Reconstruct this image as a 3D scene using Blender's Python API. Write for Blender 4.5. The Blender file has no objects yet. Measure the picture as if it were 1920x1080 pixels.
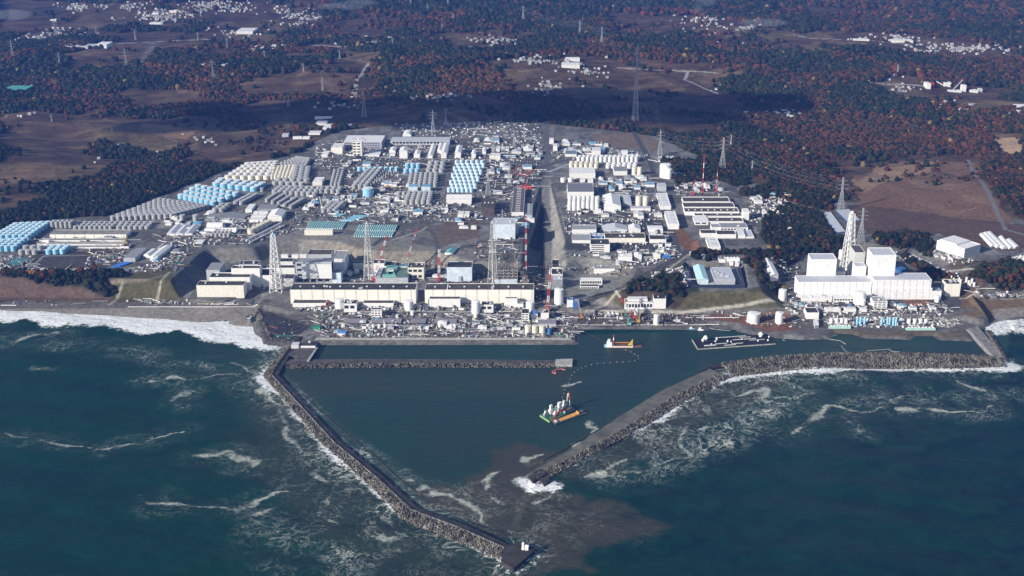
import bpy, math, random
import numpy as np
from mathutils import Vector, Matrix
random.seed(7)
RNG = np.random.default_rng(7)
# ---------------------------------------------------------------- camera, sky, sun, exposure
scn = bpy.context.scene
COL = scn.collection
CAM_H = 873.0; FPX = 2390.0; TILT = math.radians(20.0); YAW = math.radians(1.464)
cd = bpy.data.cameras.new('camera'); cam = bpy.data.objects.new('camera', cd); COL.objects.link(cam)
cam.location = (0, 0, CAM_H); cam.rotation_euler = (math.pi/2 - TILT, 0, YAW)
cd.sensor_width = 36; cd.lens = 36*FPX/1920; cd.clip_start = 1; cd.clip_end = 40000
scn.camera = cam
SUN_EL = math.radians(24); SUN_AZ = math.radians(37)      # light travels towards +X turned 37 deg to +Y
sdir = Vector((math.cos(SUN_AZ)*math.cos(SUN_EL), math.sin(SUN_AZ)*math.cos(SUN_EL), -math.sin(SUN_EL)))
w = bpy.data.worlds.new('World'); scn.world = w; w.use_nodes = True
nt = w.node_tree; bg = nt.nodes['Background']
sky = nt.nodes.new('ShaderNodeTexSky'); sky.sky_type = 'NISHITA'; sky.sun_disc = False
sky.sun_elevation = SUN_EL; sky.sun_rotation = math.atan2(-sdir.x, -sdir.y); sky.altitude = 0
nt.links.new(sky.outputs[0], bg.inputs[0]); bg.inputs[1].default_value = 0.085
sl = bpy.data.lights.new('sun', 'SUN'); sl.energy = 5.0; sl.angle = math.radians(0.5); sl.color = (1.0, 0.93, 0.82)
so = bpy.data.objects.new('sun', sl); COL.objects.link(so)
so.rotation_euler = (-sdir).to_track_quat('Z', 'Y').to_euler(); so.location = (-3000, -2000, 3000)
scn.view_settings.view_transform = 'Standard'; scn.view_settings.look = 'None'
scn.view_settings.exposure = 0.5; scn.view_settings.gamma = 1
scn.cycles.volume_bounces = 0; scn.cycles.max_bounces = 5; scn.cycles.volume_step_rate = 10
scn.cycles.diffuse_bounces = 2; scn.cycles.glossy_bounces = 2; scn.cycles.transmission_bounces = 1

# ---------------------------------------------------------------- photo pixel <-> place
_f = np.array([-math.sin(YAW)*math.cos(TILT), math.cos(YAW)*math.cos(TILT), -math.sin(TILT)])
_r = np.array([math.cos(YAW), math.sin(YAW), 0.0]); _u = np.cross(_r, _f)
def G(px, py, z=0.0):
    d = _f + _r*((px-960)/FPX) + _u*((540-py)/FPX)
    t = (z-CAM_H)/d[2]
    return d[0]*t, d[1]*t
def PX(X, Y, Z):
    d = np.array([X, Y, Z-CAM_H]); q = d @ _f
    return 960+FPX*(d @ _r)/q, 540-FPX*(d @ _u)/q
def poly(pts, z=0.0): return np.array([G(a, b, z) for a, b in pts])

# ---------------------------------------------------------------- numpy noise and distances
def _hash(ix, iy, s):
    h = (ix.astype(np.int64)*374761393 + iy.astype(np.int64)*668265263 + s*974634777) & 0x7fffffff
    h = ((h ^ (h >> 13))*1274126177) & 0x7fffffff
    return ((h ^ (h >> 16)) & 0xffff)/65535.0
def vnoise(x, y, s=0):
    ix = np.floor(x); iy = np.floor(y); fx = x-ix; fy = y-iy
    fx = fx*fx*(3-2*fx); fy = fy*fy*(3-2*fy)
    a = _hash(ix, iy, s); b = _hash(ix+1, iy, s); c = _hash(ix, iy+1, s); d = _hash(ix+1, iy+1, s)
    return (a*(1-fx)+b*fx)*(1-fy)+(c*(1-fx)+d*fx)*fy
def fbm(x, y, wl, o=4, s=0):
    r = 0; a = 1; t = 0
    for i in range(o):
        r = r+a*vnoise(x/wl+17.3*i, y/wl-9.1*i, s+i); t += a; a *= .5; wl *= .5
    return r/t
def seg_d(X, Y, pts, closed):
    n = len(pts); d = np.full(X.shape, 1e18)
    for i in range(n if closed else n-1):
        ax, ay = pts[i]; bx, by = pts[(i+1) % n]; vx, vy = bx-ax, by-ay
        L = vx*vx+vy*vy+1e-9
        t = np.clip(((X-ax)*vx+(Y-ay)*vy)/L, 0, 1)
        d = np.minimum(d, (X-ax-t*vx)**2+(Y-ay-t*vy)**2)
    return np.sqrt(d)
def inside(X, Y, pts):
    n = len(pts); c = np.zeros(X.shape, bool)
    for i in range(n):
        ax, ay = pts[i]; bx, by = pts[(i+1) % n]
        if ay == by: continue
        k = ((ay > Y) != (by > Y)) & (X < (bx-ax)*(Y-ay)/(by-ay)+ax)
        c ^= k
    return c
def sdist(X, Y, pts):
    d = seg_d(X, Y, pts, True); return np.where(inside(X, Y, pts), -d, d)
def sstep(a, b, x):
    t = np.clip((x-a)/(b-a), 0, 1); return t*t*(3-2*t)

# ---------------------------------------------------------------- the land
# coast: sea side outline of the land, photo pixels at quay level
COAST = poly([(-900,560),(-400,575),(0,583),(170,585),(250,588),(330,594),(430,600),(470,605),(477,590),(480,583),(484,612),(500,640),(545,647),
    (580,650),(592,641),(1077,640),(1077,613),(1322,612),(1326,607),(1384,607),(1390,617),(1430,626),(1500,631),(1548,630),
    (1562,619),(1600,621),(1625,629),(1700,631),(1712,624),(1754,624),(1766,632),(1815,634),(1832,612),(1862,600),(1880,594),
    (1920,588),(2100,570),(2900,530)], 3.0)
COAST = np.vstack([COAST, [[16000, 2600], [16000, 30000], [-16000, 30000], [-16000, 2300]]])
LOW = [  # (toe polygon in pixels, floor z, bank steepness)
 ([(340,556),(403,494),(486,492),(512,482),(560,476),(622,480),(660,494),(700,500),(800,500),(850,512),(885,520),(962,520),(985,545),
   (1000,560),(1085,566),(1170,578),(1250,582),(1470,580),(1480,640),(400,640),(340,575)], 10, 0.95),
 ([(1472,582),(1455,545),(1470,520),(1490,505),(1600,480),(1690,474),(1745,500),(1790,528),(1812,560),(1842,585),(1880,610),(1880,650),(1480,650)], 12, 0.6),
 ([(1290,546),(1399,546),(1392,499),(1286,499)], 26, 2.5),
 ([(1055,575),(1062,530),(1100,512),(1160,522),(1150,548),(1110,566)], 14, 0.6),
]
RAMP = ([(1001,560),(1016,335),(1030,335),(1037,560)])
def height(X, Y):
    sd = sdist(X, Y, SITE)
    wv = sstep(0, 500, sd)
    h = 35 + wv*((fbm(X, Y, 900, 3, 5)-.5)*125 + (fbm(X, Y, 300, 3, 9)-.5)*54*sstep(.38, .5, fbm(X, Y, 420, 4, 21)*.6+fbm(X, Y, 900, 3, 41)*.25+.075)) + np.maximum(Y-4300, 0)*0.006*wv
    h = h + sstep(5800, 9500, Y)*(fbm(X, Y, 1500, 3, 3))*90
    h = h + (fbm(X, Y, 50, 2, 2)-.5)*1.0
    h = np.maximum(h, 12)
    dc = sdist(X, Y, COAST)                      # negative on land
    # sea cliffs left and right, low shelf in front of the plant
    for pts, z, k in LOWW:
        d = np.maximum(sdist(X, Y, pts), 0)
        h = np.minimum(h, z + d*k)
    dr = np.maximum(sdist(X, Y, RAMPW), 0)
    fl = 10 + 24*sstep(2560, 3160, Y)
    h = np.minimum(h, fl + dr*0.85)
    ds = np.maximum(sdist(X, Y, SHELF), 0)
    h = np.minimum(h, 3.6 + ds*0.8)
    h = np.where(dc > 0, np.minimum(h, 3.0-dc*0.35), h)
    bd = np.maximum(-dc, 0)
    beach = BEACHF(X)
    h = np.where((dc <= 0) & (beach > 0.5), np.minimum(h, 0.3+bd*0.06+np.maximum(bd-70, 0)*0.9), h)
    h = np.where((dc > 0) & (beach > 0.5), np.minimum(h, .3-dc*0.05), h)
    return np.maximum(h, -7)
SITE = poly([(-900,520),(-900,455),(0,432),(90,412),(200,404),(300,368),(420,320),(560,286),(600,262),(640,244),(760,233),(900,228),(1010,230),
   (1110,240),(1230,256),(1330,300),(1420,345),(1520,370),(1600,380),(1900,410),(2900,470),(2900,760),(-900,760)], 35)
LOWW = [(poly(p, z), z, k) for p, z, k in LOW]
RAMPW = poly(RAMP, 20)
SHELF = poly([(474,600),(486,579),(540,590),(585,588),(1060,584),(1100,590),(1400,588),(1470,592),(1530,598),(1800,600),(1840,612),(1900,660),(480,660)], 4)
_bl = G(470, 600, 2)[0]; _br = G(1850, 600, 2)[0]
def BEACHF(X): return ((X < _bl) | (X > _br)).astype(float)
def hz(X, Y): return float(height(np.array([float(X)]), np.array([float(Y)]))[0])
def GT(px, py):
    """photo pixel -> point on the ground"""
    z = 35.0
    for _ in range(7):
        X, Y = G(px, py, z); z = 0.35*z+0.65*hz(X, Y)
    X, Y = G(px, py, z); return X, Y, z
def gpoly(pts): return np.array([GT(a, b)[:2] for a, b in pts])

# ---------------------------------------------------------------- object helpers
def tag(o, label=None, cat=None, group=None, kind=None):
    if label: o['label'] = label
    if cat: o['category'] = cat
    if group: o['group'] = group
    if kind: o['kind'] = kind
    return o
class MB:
    def __init__(s): s.v = []; s.f = []; s.m = []
    def add(s, vs, fs, mi=0):
        k = len(s.v); s.v += [tuple(v) for v in vs]; s.f += [tuple(i+k for i in f) for f in fs]; s.m += [mi]*len(fs)
    def prism(s, base, z0, z1, mi=0, top=True, bot=False, topmi=None):
        n = len(base)
        s.add([(x, y, z0) for x, y in base]+[(x, y, z1) for x, y in base], [(i, (i+1) % n, n+(i+1) % n, n+i) for i in range(n)], mi)
        k = len(s.v)-n
        if top: s.f.append(tuple(range(k, k+n))); s.m.append(mi if topmi is None else topmi)
        if bot: s.f.append(tuple(range(k-n, k))[::-1]); s.m.append(mi)
    def box(s, x0, x1, y0, y1, z0, z1, mi=0): s.prism([(x0, y0), (x1, y0), (x1, y1), (x0, y1)], z0, z1, mi, True, True)
    def cyl(s, cx, cy, r, z0, z1, n=16, r2=None, mi=0, cap=True):
        r2 = r if r2 is None else r2; a = [2*math.pi*i/n for i in range(n)]
        s.add([(cx+r*math.cos(t), cy+r*math.sin(t), z0) for t in a]+[(cx+r2*math.cos(t), cy+r2*math.sin(t), z1) for t in a],
              [(i, (i+1) % n, n+(i+1) % n, n+i) for i in range(n)]+([tuple(range(n, 2*n))] if cap else []), mi)
    def bar(s, a, b, t, mi=0, n=4):
        a = Vector(a); b = Vector(b); d = (b-a)
        if d.length < 1e-6: return
        d.normalize(); q = Vector((0, 0, 1)) if abs(d.z) < .9 else Vector((1, 0, 0))
        p = d.cross(q).normalized(); q = d.cross(p)
        ring = [(math.cos(2*math.pi*(i+.5)/n), math.sin(2*math.pi*(i+.5)/n)) for i in range(n)]
        r = t*.5*1.3
        s.add([a+p*(c*r)+q*(e*r) for c, e in ring]+[b+p*(c*r)+q*(e*r) for c, e in ring],
              [(i, (i+1) % n, n+(i+1) % n, n+i) for i in range(n)]+[tuple(range(n)), tuple(range(n, 2*n))], mi)
    def mesh(s, name, mats):
        me = bpy.data.meshes.new(name); me.from_pydata(s.v, [], s.f)
        for m in (mats if isinstance(mats, (list, tuple)) else [mats]): me.materials.append(m)
        if len(me.materials) > 1: me.polygons.foreach_set('material_index', s.m)
        me.update(); return me
    def build(s, name, mats, parent=None):
        return link(name, s.mesh(name, mats), parent)
def link(name, me, parent=None, loc=None, rz=0):
    o = bpy.data.objects.new(name, me); COL.objects.link(o)
    if parent is not None: o.parent = parent
    if loc is not None: o.location = loc
    if rz: o.rotation_euler = (0, 0, rz)
    return o
def thing(name, label, cat, loc=(0, 0, 0), rz=0, group=None):
    o = bpy.data.objects.new(name, None); COL.objects.link(o); o.location = loc; o.rotation_euler = (0, 0, rz)
    o.empty_display_size = 2
    return tag(o, label, cat, group)
def dup(root, loc, rz=0, label=None, group=None, sc=None):
    r = root.copy(); COL.objects.link(r); r.location = loc; r.rotation_euler = (0, 0, rz)
    if sc is not None: r.scale = sc
    if label: r['label'] = label
    if group: r['group'] = group
    for ch in root.children:
        c = ch.copy(); COL.objects.link(c); c.parent = r
        for g in ch.children:
            e = g.copy(); COL.objects.link(e); e.parent = c
    return r
ORD = ['zeroth','first','second','third','fourth','fifth','sixth','seventh','eighth','ninth','tenth','eleventh','twelfth','thirteenth',
       'fourteenth','fifteenth','sixteenth','seventeenth','eighteenth','nineteenth','twentieth']
def ordn(i, n, a='first', b='last'): return ORD[i+1] if i+1 < len(ORD) else ORD[20]

# ---------------------------------------------------------------- materials
def lin(c):
    return tuple(((v/255)/12.92 if v/255 <= .04045 else ((v/255+.055)/1.055)**2.4) for v in c)
MATS = {}
def mat(name, rgb, rough=.75, var=.12, scale=.25, metal=0, streak=0, panel=None, panel_c=.55, spec=.3):
    """procedural painted / weathered surface: two noises and optional rain streaks and panel joints"""
    if name in MATS: return MATS[name]
    m = bpy.data.materials.new(name); m.use_nodes = True; N = m.node_tree.nodes; L = m.node_tree.links
    b = N['Principled BSDF']; b.inputs['Roughness'].default_value = rough; b.inputs['Metallic'].default_value = metal
    b.inputs['Specular IOR Level'].default_value = spec
    ge = N.new('ShaderNodeNewGeometry')
    n1 = N.new('ShaderNodeTexNoise'); n1.inputs['Scale'].default_value = scale; n1.inputs['Detail'].default_value = 5
    L.new(ge.outputs['Position'], n1.inputs['Vector'])
    mr = N.new('ShaderNodeMapRange'); mr.inputs[1].default_value = .3; mr.inputs[2].default_value = .7
    mr.inputs[3].default_value = 1-var*1.6; mr.inputs[4].default_value = 1+var*.6; L.new(n1.outputs['Fac'], mr.inputs[0])
    oi = N.new('ShaderNodeObjectInfo'); m2 = N.new('ShaderNodeMapRange'); m2.inputs[3].default_value = 1-var*.7; m2.inputs[4].default_value = 1+var*.2
    L.new(oi.outputs['Random'], m2.inputs[0])
    mu = N.new('ShaderNodeMath'); mu.operation = 'MULTIPLY'; L.new(mr.outputs[0], mu.inputs[0]); L.new(m2.outputs[0], mu.inputs[1])
    last = mu.outputs[0]
    if streak:
        mp = N.new('ShaderNodeMapping'); mp.inputs['Scale'].default_value = (.5, .5, .04); L.new(ge.outputs['Position'], mp.inputs[0])
        n2 = N.new('ShaderNodeTexNoise'); n2.inputs['Scale'].default_value = 1.0; n2.inputs['Detail'].default_value = 3; L.new(mp.outputs[0], n2.inputs['Vector'])
        m3 = N.new('ShaderNodeMapRange'); m3.inputs[1].default_value = .35; m3.inputs[2].default_value = .65
        m3.inputs[3].default_value = 1-streak; m3.inputs[4].default_value = 1; L.new(n2.outputs['Fac'], m3.inputs[0])
        mx = N.new('ShaderNodeMath'); mx.operation = 'MULTIPLY'; L.new(last, mx.inputs[0]); L.new(m3.outputs[0], mx.inputs[1]); last = mx.outputs[0]
    if panel:
        sx = N.new('ShaderNodeSeparateXYZ'); L.new(ge.outputs['Position'], sx.inputs[0])
        dv = N.new('ShaderNodeMath'); dv.operation = 'DIVIDE'; dv.inputs[1].default_value = panel; L.new(sx.outputs[0], dv.inputs[0])
        fr = N.new('ShaderNodeMath'); fr.operation = 'FRACT'; L.new(dv.outputs[0], fr.inputs[0])
        gt = N.new('ShaderNodeMath'); gt.operation = 'LESS_THAN'; gt.inputs[1].default_value = .45/panel+.06; L.new(fr.outputs[0], gt.inputs[0])
        m4 = N.new('ShaderNodeMapRange'); m4.inputs[3].default_value = 1; m4.inputs[4].default_value = panel_c; L.new(gt.outputs[0], m4.inputs[0])
        mx = N.new('ShaderNodeMath'); mx.operation = 'MULTIPLY'; L.new(last, mx.inputs[0]); L.new(m4.outputs[0], mx.inputs[1]); last = mx.outputs[0]
    mc = N.new('ShaderNodeMix'); mc.data_type = 'RGBA'; mc.blend_type = 'MULTIPLY'; mc.inputs['Factor'].default_value = 1
    mc.inputs['A'].default_value = (*rgb, 1); L.new(last, mc.inputs['B']); L.new(mc.outputs['Result'], b.inputs['Base Color'])
    MATS[name] = m; return m
W_ = mat('white_wall', (.82, .81, .79), var=.08, streak=.07); CR = mat('cream_wall', (.82, .79, .70), var=.08, streak=.08)
CRP = mat('cream_panel_wall', (.86, .84, .76), var=.06, streak=.05, panel=21, panel_c=.6)
WP = mat('white_panel_wall', (.85, .85, .85), streak=.06, panel=12.6, panel_c=.62)
WB = mat('pale_blue_wall', (.68, .78, .86), streak=.08, scale=.12)
GW = mat('grey_wall', (.36, .37, .38), streak=.2); GL = mat('light_grey_metal', (.50, .52, .56), var=.15)
DR = mat('dark_roof', (.060, .056, .055), var=.35, scale=.1); BR = mat('brown_roof', (.10, .085, .075), var=.3, scale=.12)
GR = mat('grey_roof', (.30, .31, .33), var=.2, panel=3.2, panel_c=.8); LR = mat('light_roof', (.55, .57, .62), var=.12, panel=4.2, panel_c=.85)
WR = mat('white_roof', (.80, .80, .79), var=.1); BLR = mat('blue_roof', (.20, .42, .60), var=.15); TLR = mat('teal_roof', (.18, .42, .42), var=.15)
CYR = mat('pale_cyan_roof', (.52, .78, .80), var=.1); GNR = mat('green_sheet', (.03, .32, .22), var=.2)
WIN = mat('window_glass', (.03, .04, .05), rough=.2, var=.1); CONC = mat('concrete', (.27, .26, .24), var=.3, scale=.15)
CONCL = mat('pale_concrete', (.48, .47, .43), var=.25, scale=.2); STEEL = mat('pale_steel', (.62, .62, .60), var=.1)
DST = mat('dark_steel', (.11, .10, .10), var=.3); RUST = mat('rusty_steel', (.22, .10, .07), var=.35, scale=.4)
RED = mat('red_paint', (.55, .05, .04), var=.15); WHT = mat('white_paint', (.82, .82, .80), var=.06); YEL = mat('yellow_paint', (.62, .42, .06), var=.15)
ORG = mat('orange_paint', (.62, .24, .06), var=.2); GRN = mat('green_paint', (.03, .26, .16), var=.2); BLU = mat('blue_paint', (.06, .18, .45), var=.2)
TNB = mat('light_blue_tank', (.28, .56, .76), var=.1); TNBP = mat('very_pale_blue_tank', (.48, .68, .84), var=.1); TNBR = mat('pale_blue_tank_roof', (.58, .77, .87), var=.1); TNG = mat('grey_tank', (.40, .41, .41), var=.15, streak=.12)
TNGR = mat('grey_tank_roof', (.47, .48, .49), var=.15); TNC = mat('cream_tank', (.74, .70, .58), var=.12); TNW = mat('white_tank', (.78, .78, .77), var=.08, streak=.05)
TNBW = mat('white_tank_roof', (.72, .78, .80), var=.08); SLATE = mat('slate_grey_slope', (.16, .16, .155), var=.2)
PYL = mat('galvanised_steel', (.42, .44, .46), var=.1)
# ---------------------------------------------------------------- ground sheet
def axis(a, b, step, lo, hi, grow):
    c = list(np.arange(a, b, step)); s = step; v = c[-1]
    while v < hi: s *= grow; v += s; c.append(v)
    s = step; v = a; pre = []
    while v > lo: s *= grow; v -= s; pre.append(v)
    return np.array(pre[::-1]+c)
gx = axis(-1120, 1120, 3.2, -9000, 9000, 1.035); gy = axis(1990, 3900, 3.2, 1900, 15000, 1.012)
XX, YY = np.meshgrid(gx, gy); HH = height(XX.ravel(), YY.ravel()).reshape(XX.shape)
def sample(A, x, y):
    i = np.clip(np.searchsorted(gx, x), 1, len(gx)-1); j = np.clip(np.searchsorted(gy, y), 1, len(gy)-1)
    tx = np.clip((x-gx[i-1])/(gx[i]-gx[i-1]), 0, 1); ty = np.clip((y-gy[j-1])/(gy[j]-gy[j-1]), 0, 1)
    return (A[j-1, i-1]*(1-tx)+A[j-1, i]*tx)*(1-ty)+(A[j, i-1]*(1-tx)+A[j, i]*tx)*ty
def hz(X, Y): return float(sample(HH, np.array([float(X)]), np.array([float(Y)]))[0])
SD = sdist(XX.ravel(), YY.ravel(), SITE).reshape(XX.shape)
DC = sdist(XX.ravel(), YY.ravel(), COAST).reshape(XX.shape)
n1 = fbm(XX, YY, 420, 4, 21); n2 = fbm(XX, YY, 120, 3, 31); n3 = fbm(XX, YY, 900, 3, 41); n4 = fbm(XX, YY, 40, 3, 51)
forest = sstep(.385, .445, n1*.6+n3*.25+n2*.15)            # outside the works
autumn = .06+.82*sstep(.45, .54, fbm(XX, YY, 230, 4, 61)*.65+n4*.15+fbm(XX, YY, 600, 3, 67)*.2)*(.25+.75*sstep(-20, 250, SD))*.85
OPEN = [  # fields and bare land beyond the works (pixels)
 [(0,215),(190,215),(420,225),(360,262),(300,285),(200,262),(0,330)], [(0,290),(150,285),(215,300),(150,330),(0,360)],
 [(500,140),(560,130),(690,112),(700,160),(670,175),(480,178),(440,165)], [(250,60),(420,55),(440,78),(300,95),(230,125),(150,130),(120,105)],
 [(930,112),(1120,105),(1300,118),(1430,130),(1340,165),(1380,205),(1330,212),(1130,205),(960,175),(1000,150)],
 [(480,185),(900,180),(1000,215),(880,235),(700,245),(460,215)], [(1440,62),(1560,60),(1800,75),(1920,90),(1920,108),(1700,100),(1500,85)],
 [(1100,20),(1300,30),(1420,60),(1300,62),(1150,40)], [(1560,300),(1700,290),(1830,300),(1860,360),(1900,420),(1760,440),(1660,430),(1620,395),(1590,340)],
 [(1870,255),(1920,258),(1920,295),(1880,285)], [(1640,155),(1700,140),(1740,165),(1900,160),(1900,175),(1700,185)],
 [(400,230),(600,225),(620,250),(540,290),(430,315),(330,300)], [(1110,250),(1200,246),(1240,262),(1240,290),(1110,275)],
 [(1380,330),(1480,350),(1580,395),(1560,410),(1440,370)], [(0,0),(120,0),(300,10),(480,0),(620,0),(600,35),(430,50),(250,45),(60,70),(0,60)],
 [(820,60),(950,55),(1010,62),(960,90),(850,95)],[(620,175),(700,120),(720,100),(600,80),(640,100)],[(1600,400),(1640,400),(1720,470),(1680,475)]]
WOODS = [ # wooded patches inside the works and on the sea cliffs
 [(1300,470),(1335,455),(1345,475),(1450,470),(1425,440),(1440,400),(1480,385),(1540,400),(1600,460),(1590,480),(1500,478),(1470,505),(1478,545),(1440,545),(1418,500),(1390,485),(1330,490),(1290,480)],
 [(1255,425),(1290,425),(1300,450),(1270,470),(1250,440)][0:0] or [(1440,330),(1560,375),(1560,400),(1500,385),(1430,360)],
 [(1180,530),(1240,520),(1290,528),(1320,545),(1250,560),(1180,548)], [(1690,470),(1740,470),(1800,520),(1760,528),(1700,490)],
 [(1830,500),(1880,485),(1920,500),(1920,550),(1850,545),(1815,520)], [(1640,440),(1740,440),(1750,470),(1690,468),(1640,455)],
 [(1400,480),(1440,500),(1450,540),(1420,530)], [(0,508),(225,512),(235,530),(215,560),(0,530)], [(1260,320),(1330,318),(1330,340),(1270,345)],
 [(1240,300),(1330,300),(1420,345),(1380,350),(1330,330),(1250,318)],[(620,300),(640,300),(645,330),(625,330)][0:0] or [(1395,352),(1440,352),(1440,372),(1390,366)]]
ck = np.zeros(XX.shape+(3,)); 
base = np.array([.128, .125, .121]); fld = np.array([.078, .048, .033]); fld2 = np.array([.13, .094, .055])
fg = np.array([.030, .038, .020]); fr = np.array([.10, .042, .024])
m = sstep(.35, .65, n4)[..., None]*.5; field = fld*(1-m)+fld2*m*1.1
pu = (XX*.94+YY*.34+30*n2)/95; pw = (YY*.94-XX*.34+30*n2)/38; pc = _hash(np.floor(pu), np.floor(pw), 3)
field = field*(.62+.72*pc)[..., None]; big_ = _hash(np.floor(pu/3.1), np.floor(pw/4.3), 9); field = field*(.8+.4*big_)[..., None]+np.array([.03, .026, .008])*(big_ > .86)[..., None]; bd_ = np.maximum(np.exp(-((pw-np.floor(pw))*7)**2), .7*np.exp(-((pu-np.floor(pu))*14)**2)); field = field*(1-.38*bd_)[..., None]*(1-.3*sstep(4800, 6200, YY))[..., None]
opn = np.zeros(XX.shape)
for p in OPEN:
    q = gpoly(p); s = sdist(XX.ravel(), YY.ravel(), q).reshape(XX.shape); opn = np.maximum(opn, sstep(35, -10, s+(n4-.5)*60+(n2-.5)*120))
forest = forest*(1-opn)
site = sstep(4, -4, SD+(n4-.5)*14)
forest = forest*(1-site)
for p in WOODS:
    q = gpoly(p); s = sdist(XX.ravel(), YY.ravel(), q).reshape(XX.shape); forest = np.maximum(forest, sstep(3, -3, s+(n4-.5)*22))
forest = forest*(DC < -6)
for p in [[(1422,487),(1450,485),(1472,532),(1444,534)], [(1322,438),(1358,438),(1360,474),(1322,474)], [(1536,394),(1622,392),(1625,440),(1565,446)], [(1340,478),(1395,478),(1395,494),(1340,494)], [(1278,495),(1400,497),(1405,552),(1280,552)]]:
    forest = forest*sstep(-2, 6, sdist(XX.ravel(), YY.ravel(), gpoly(p)).reshape(XX.shape))
fcol = fg*(1-autumn[..., None])+fr*autumn[..., None]
pv1 = _hash(np.floor((XX+9*n4)/34), np.floor((YY+9*n4)/46), 14); pv2 = _hash(np.floor((XX+5*n4)/13), np.floor((YY+5*n4)/19), 15)
ck = field*(1-site[..., None])+base*(.55+.35*n4+.75*pv1**2+.45*pv2**3)[..., None]*site[..., None]
GRASS = (.085, .078, .040); BANK = (.155, .150, .138); DIRT = (.17, .105, .07); ASPH = (.052, .052, .056); SAND = (.24, .22, .19); BRN = (.105, .072, .055)
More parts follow.
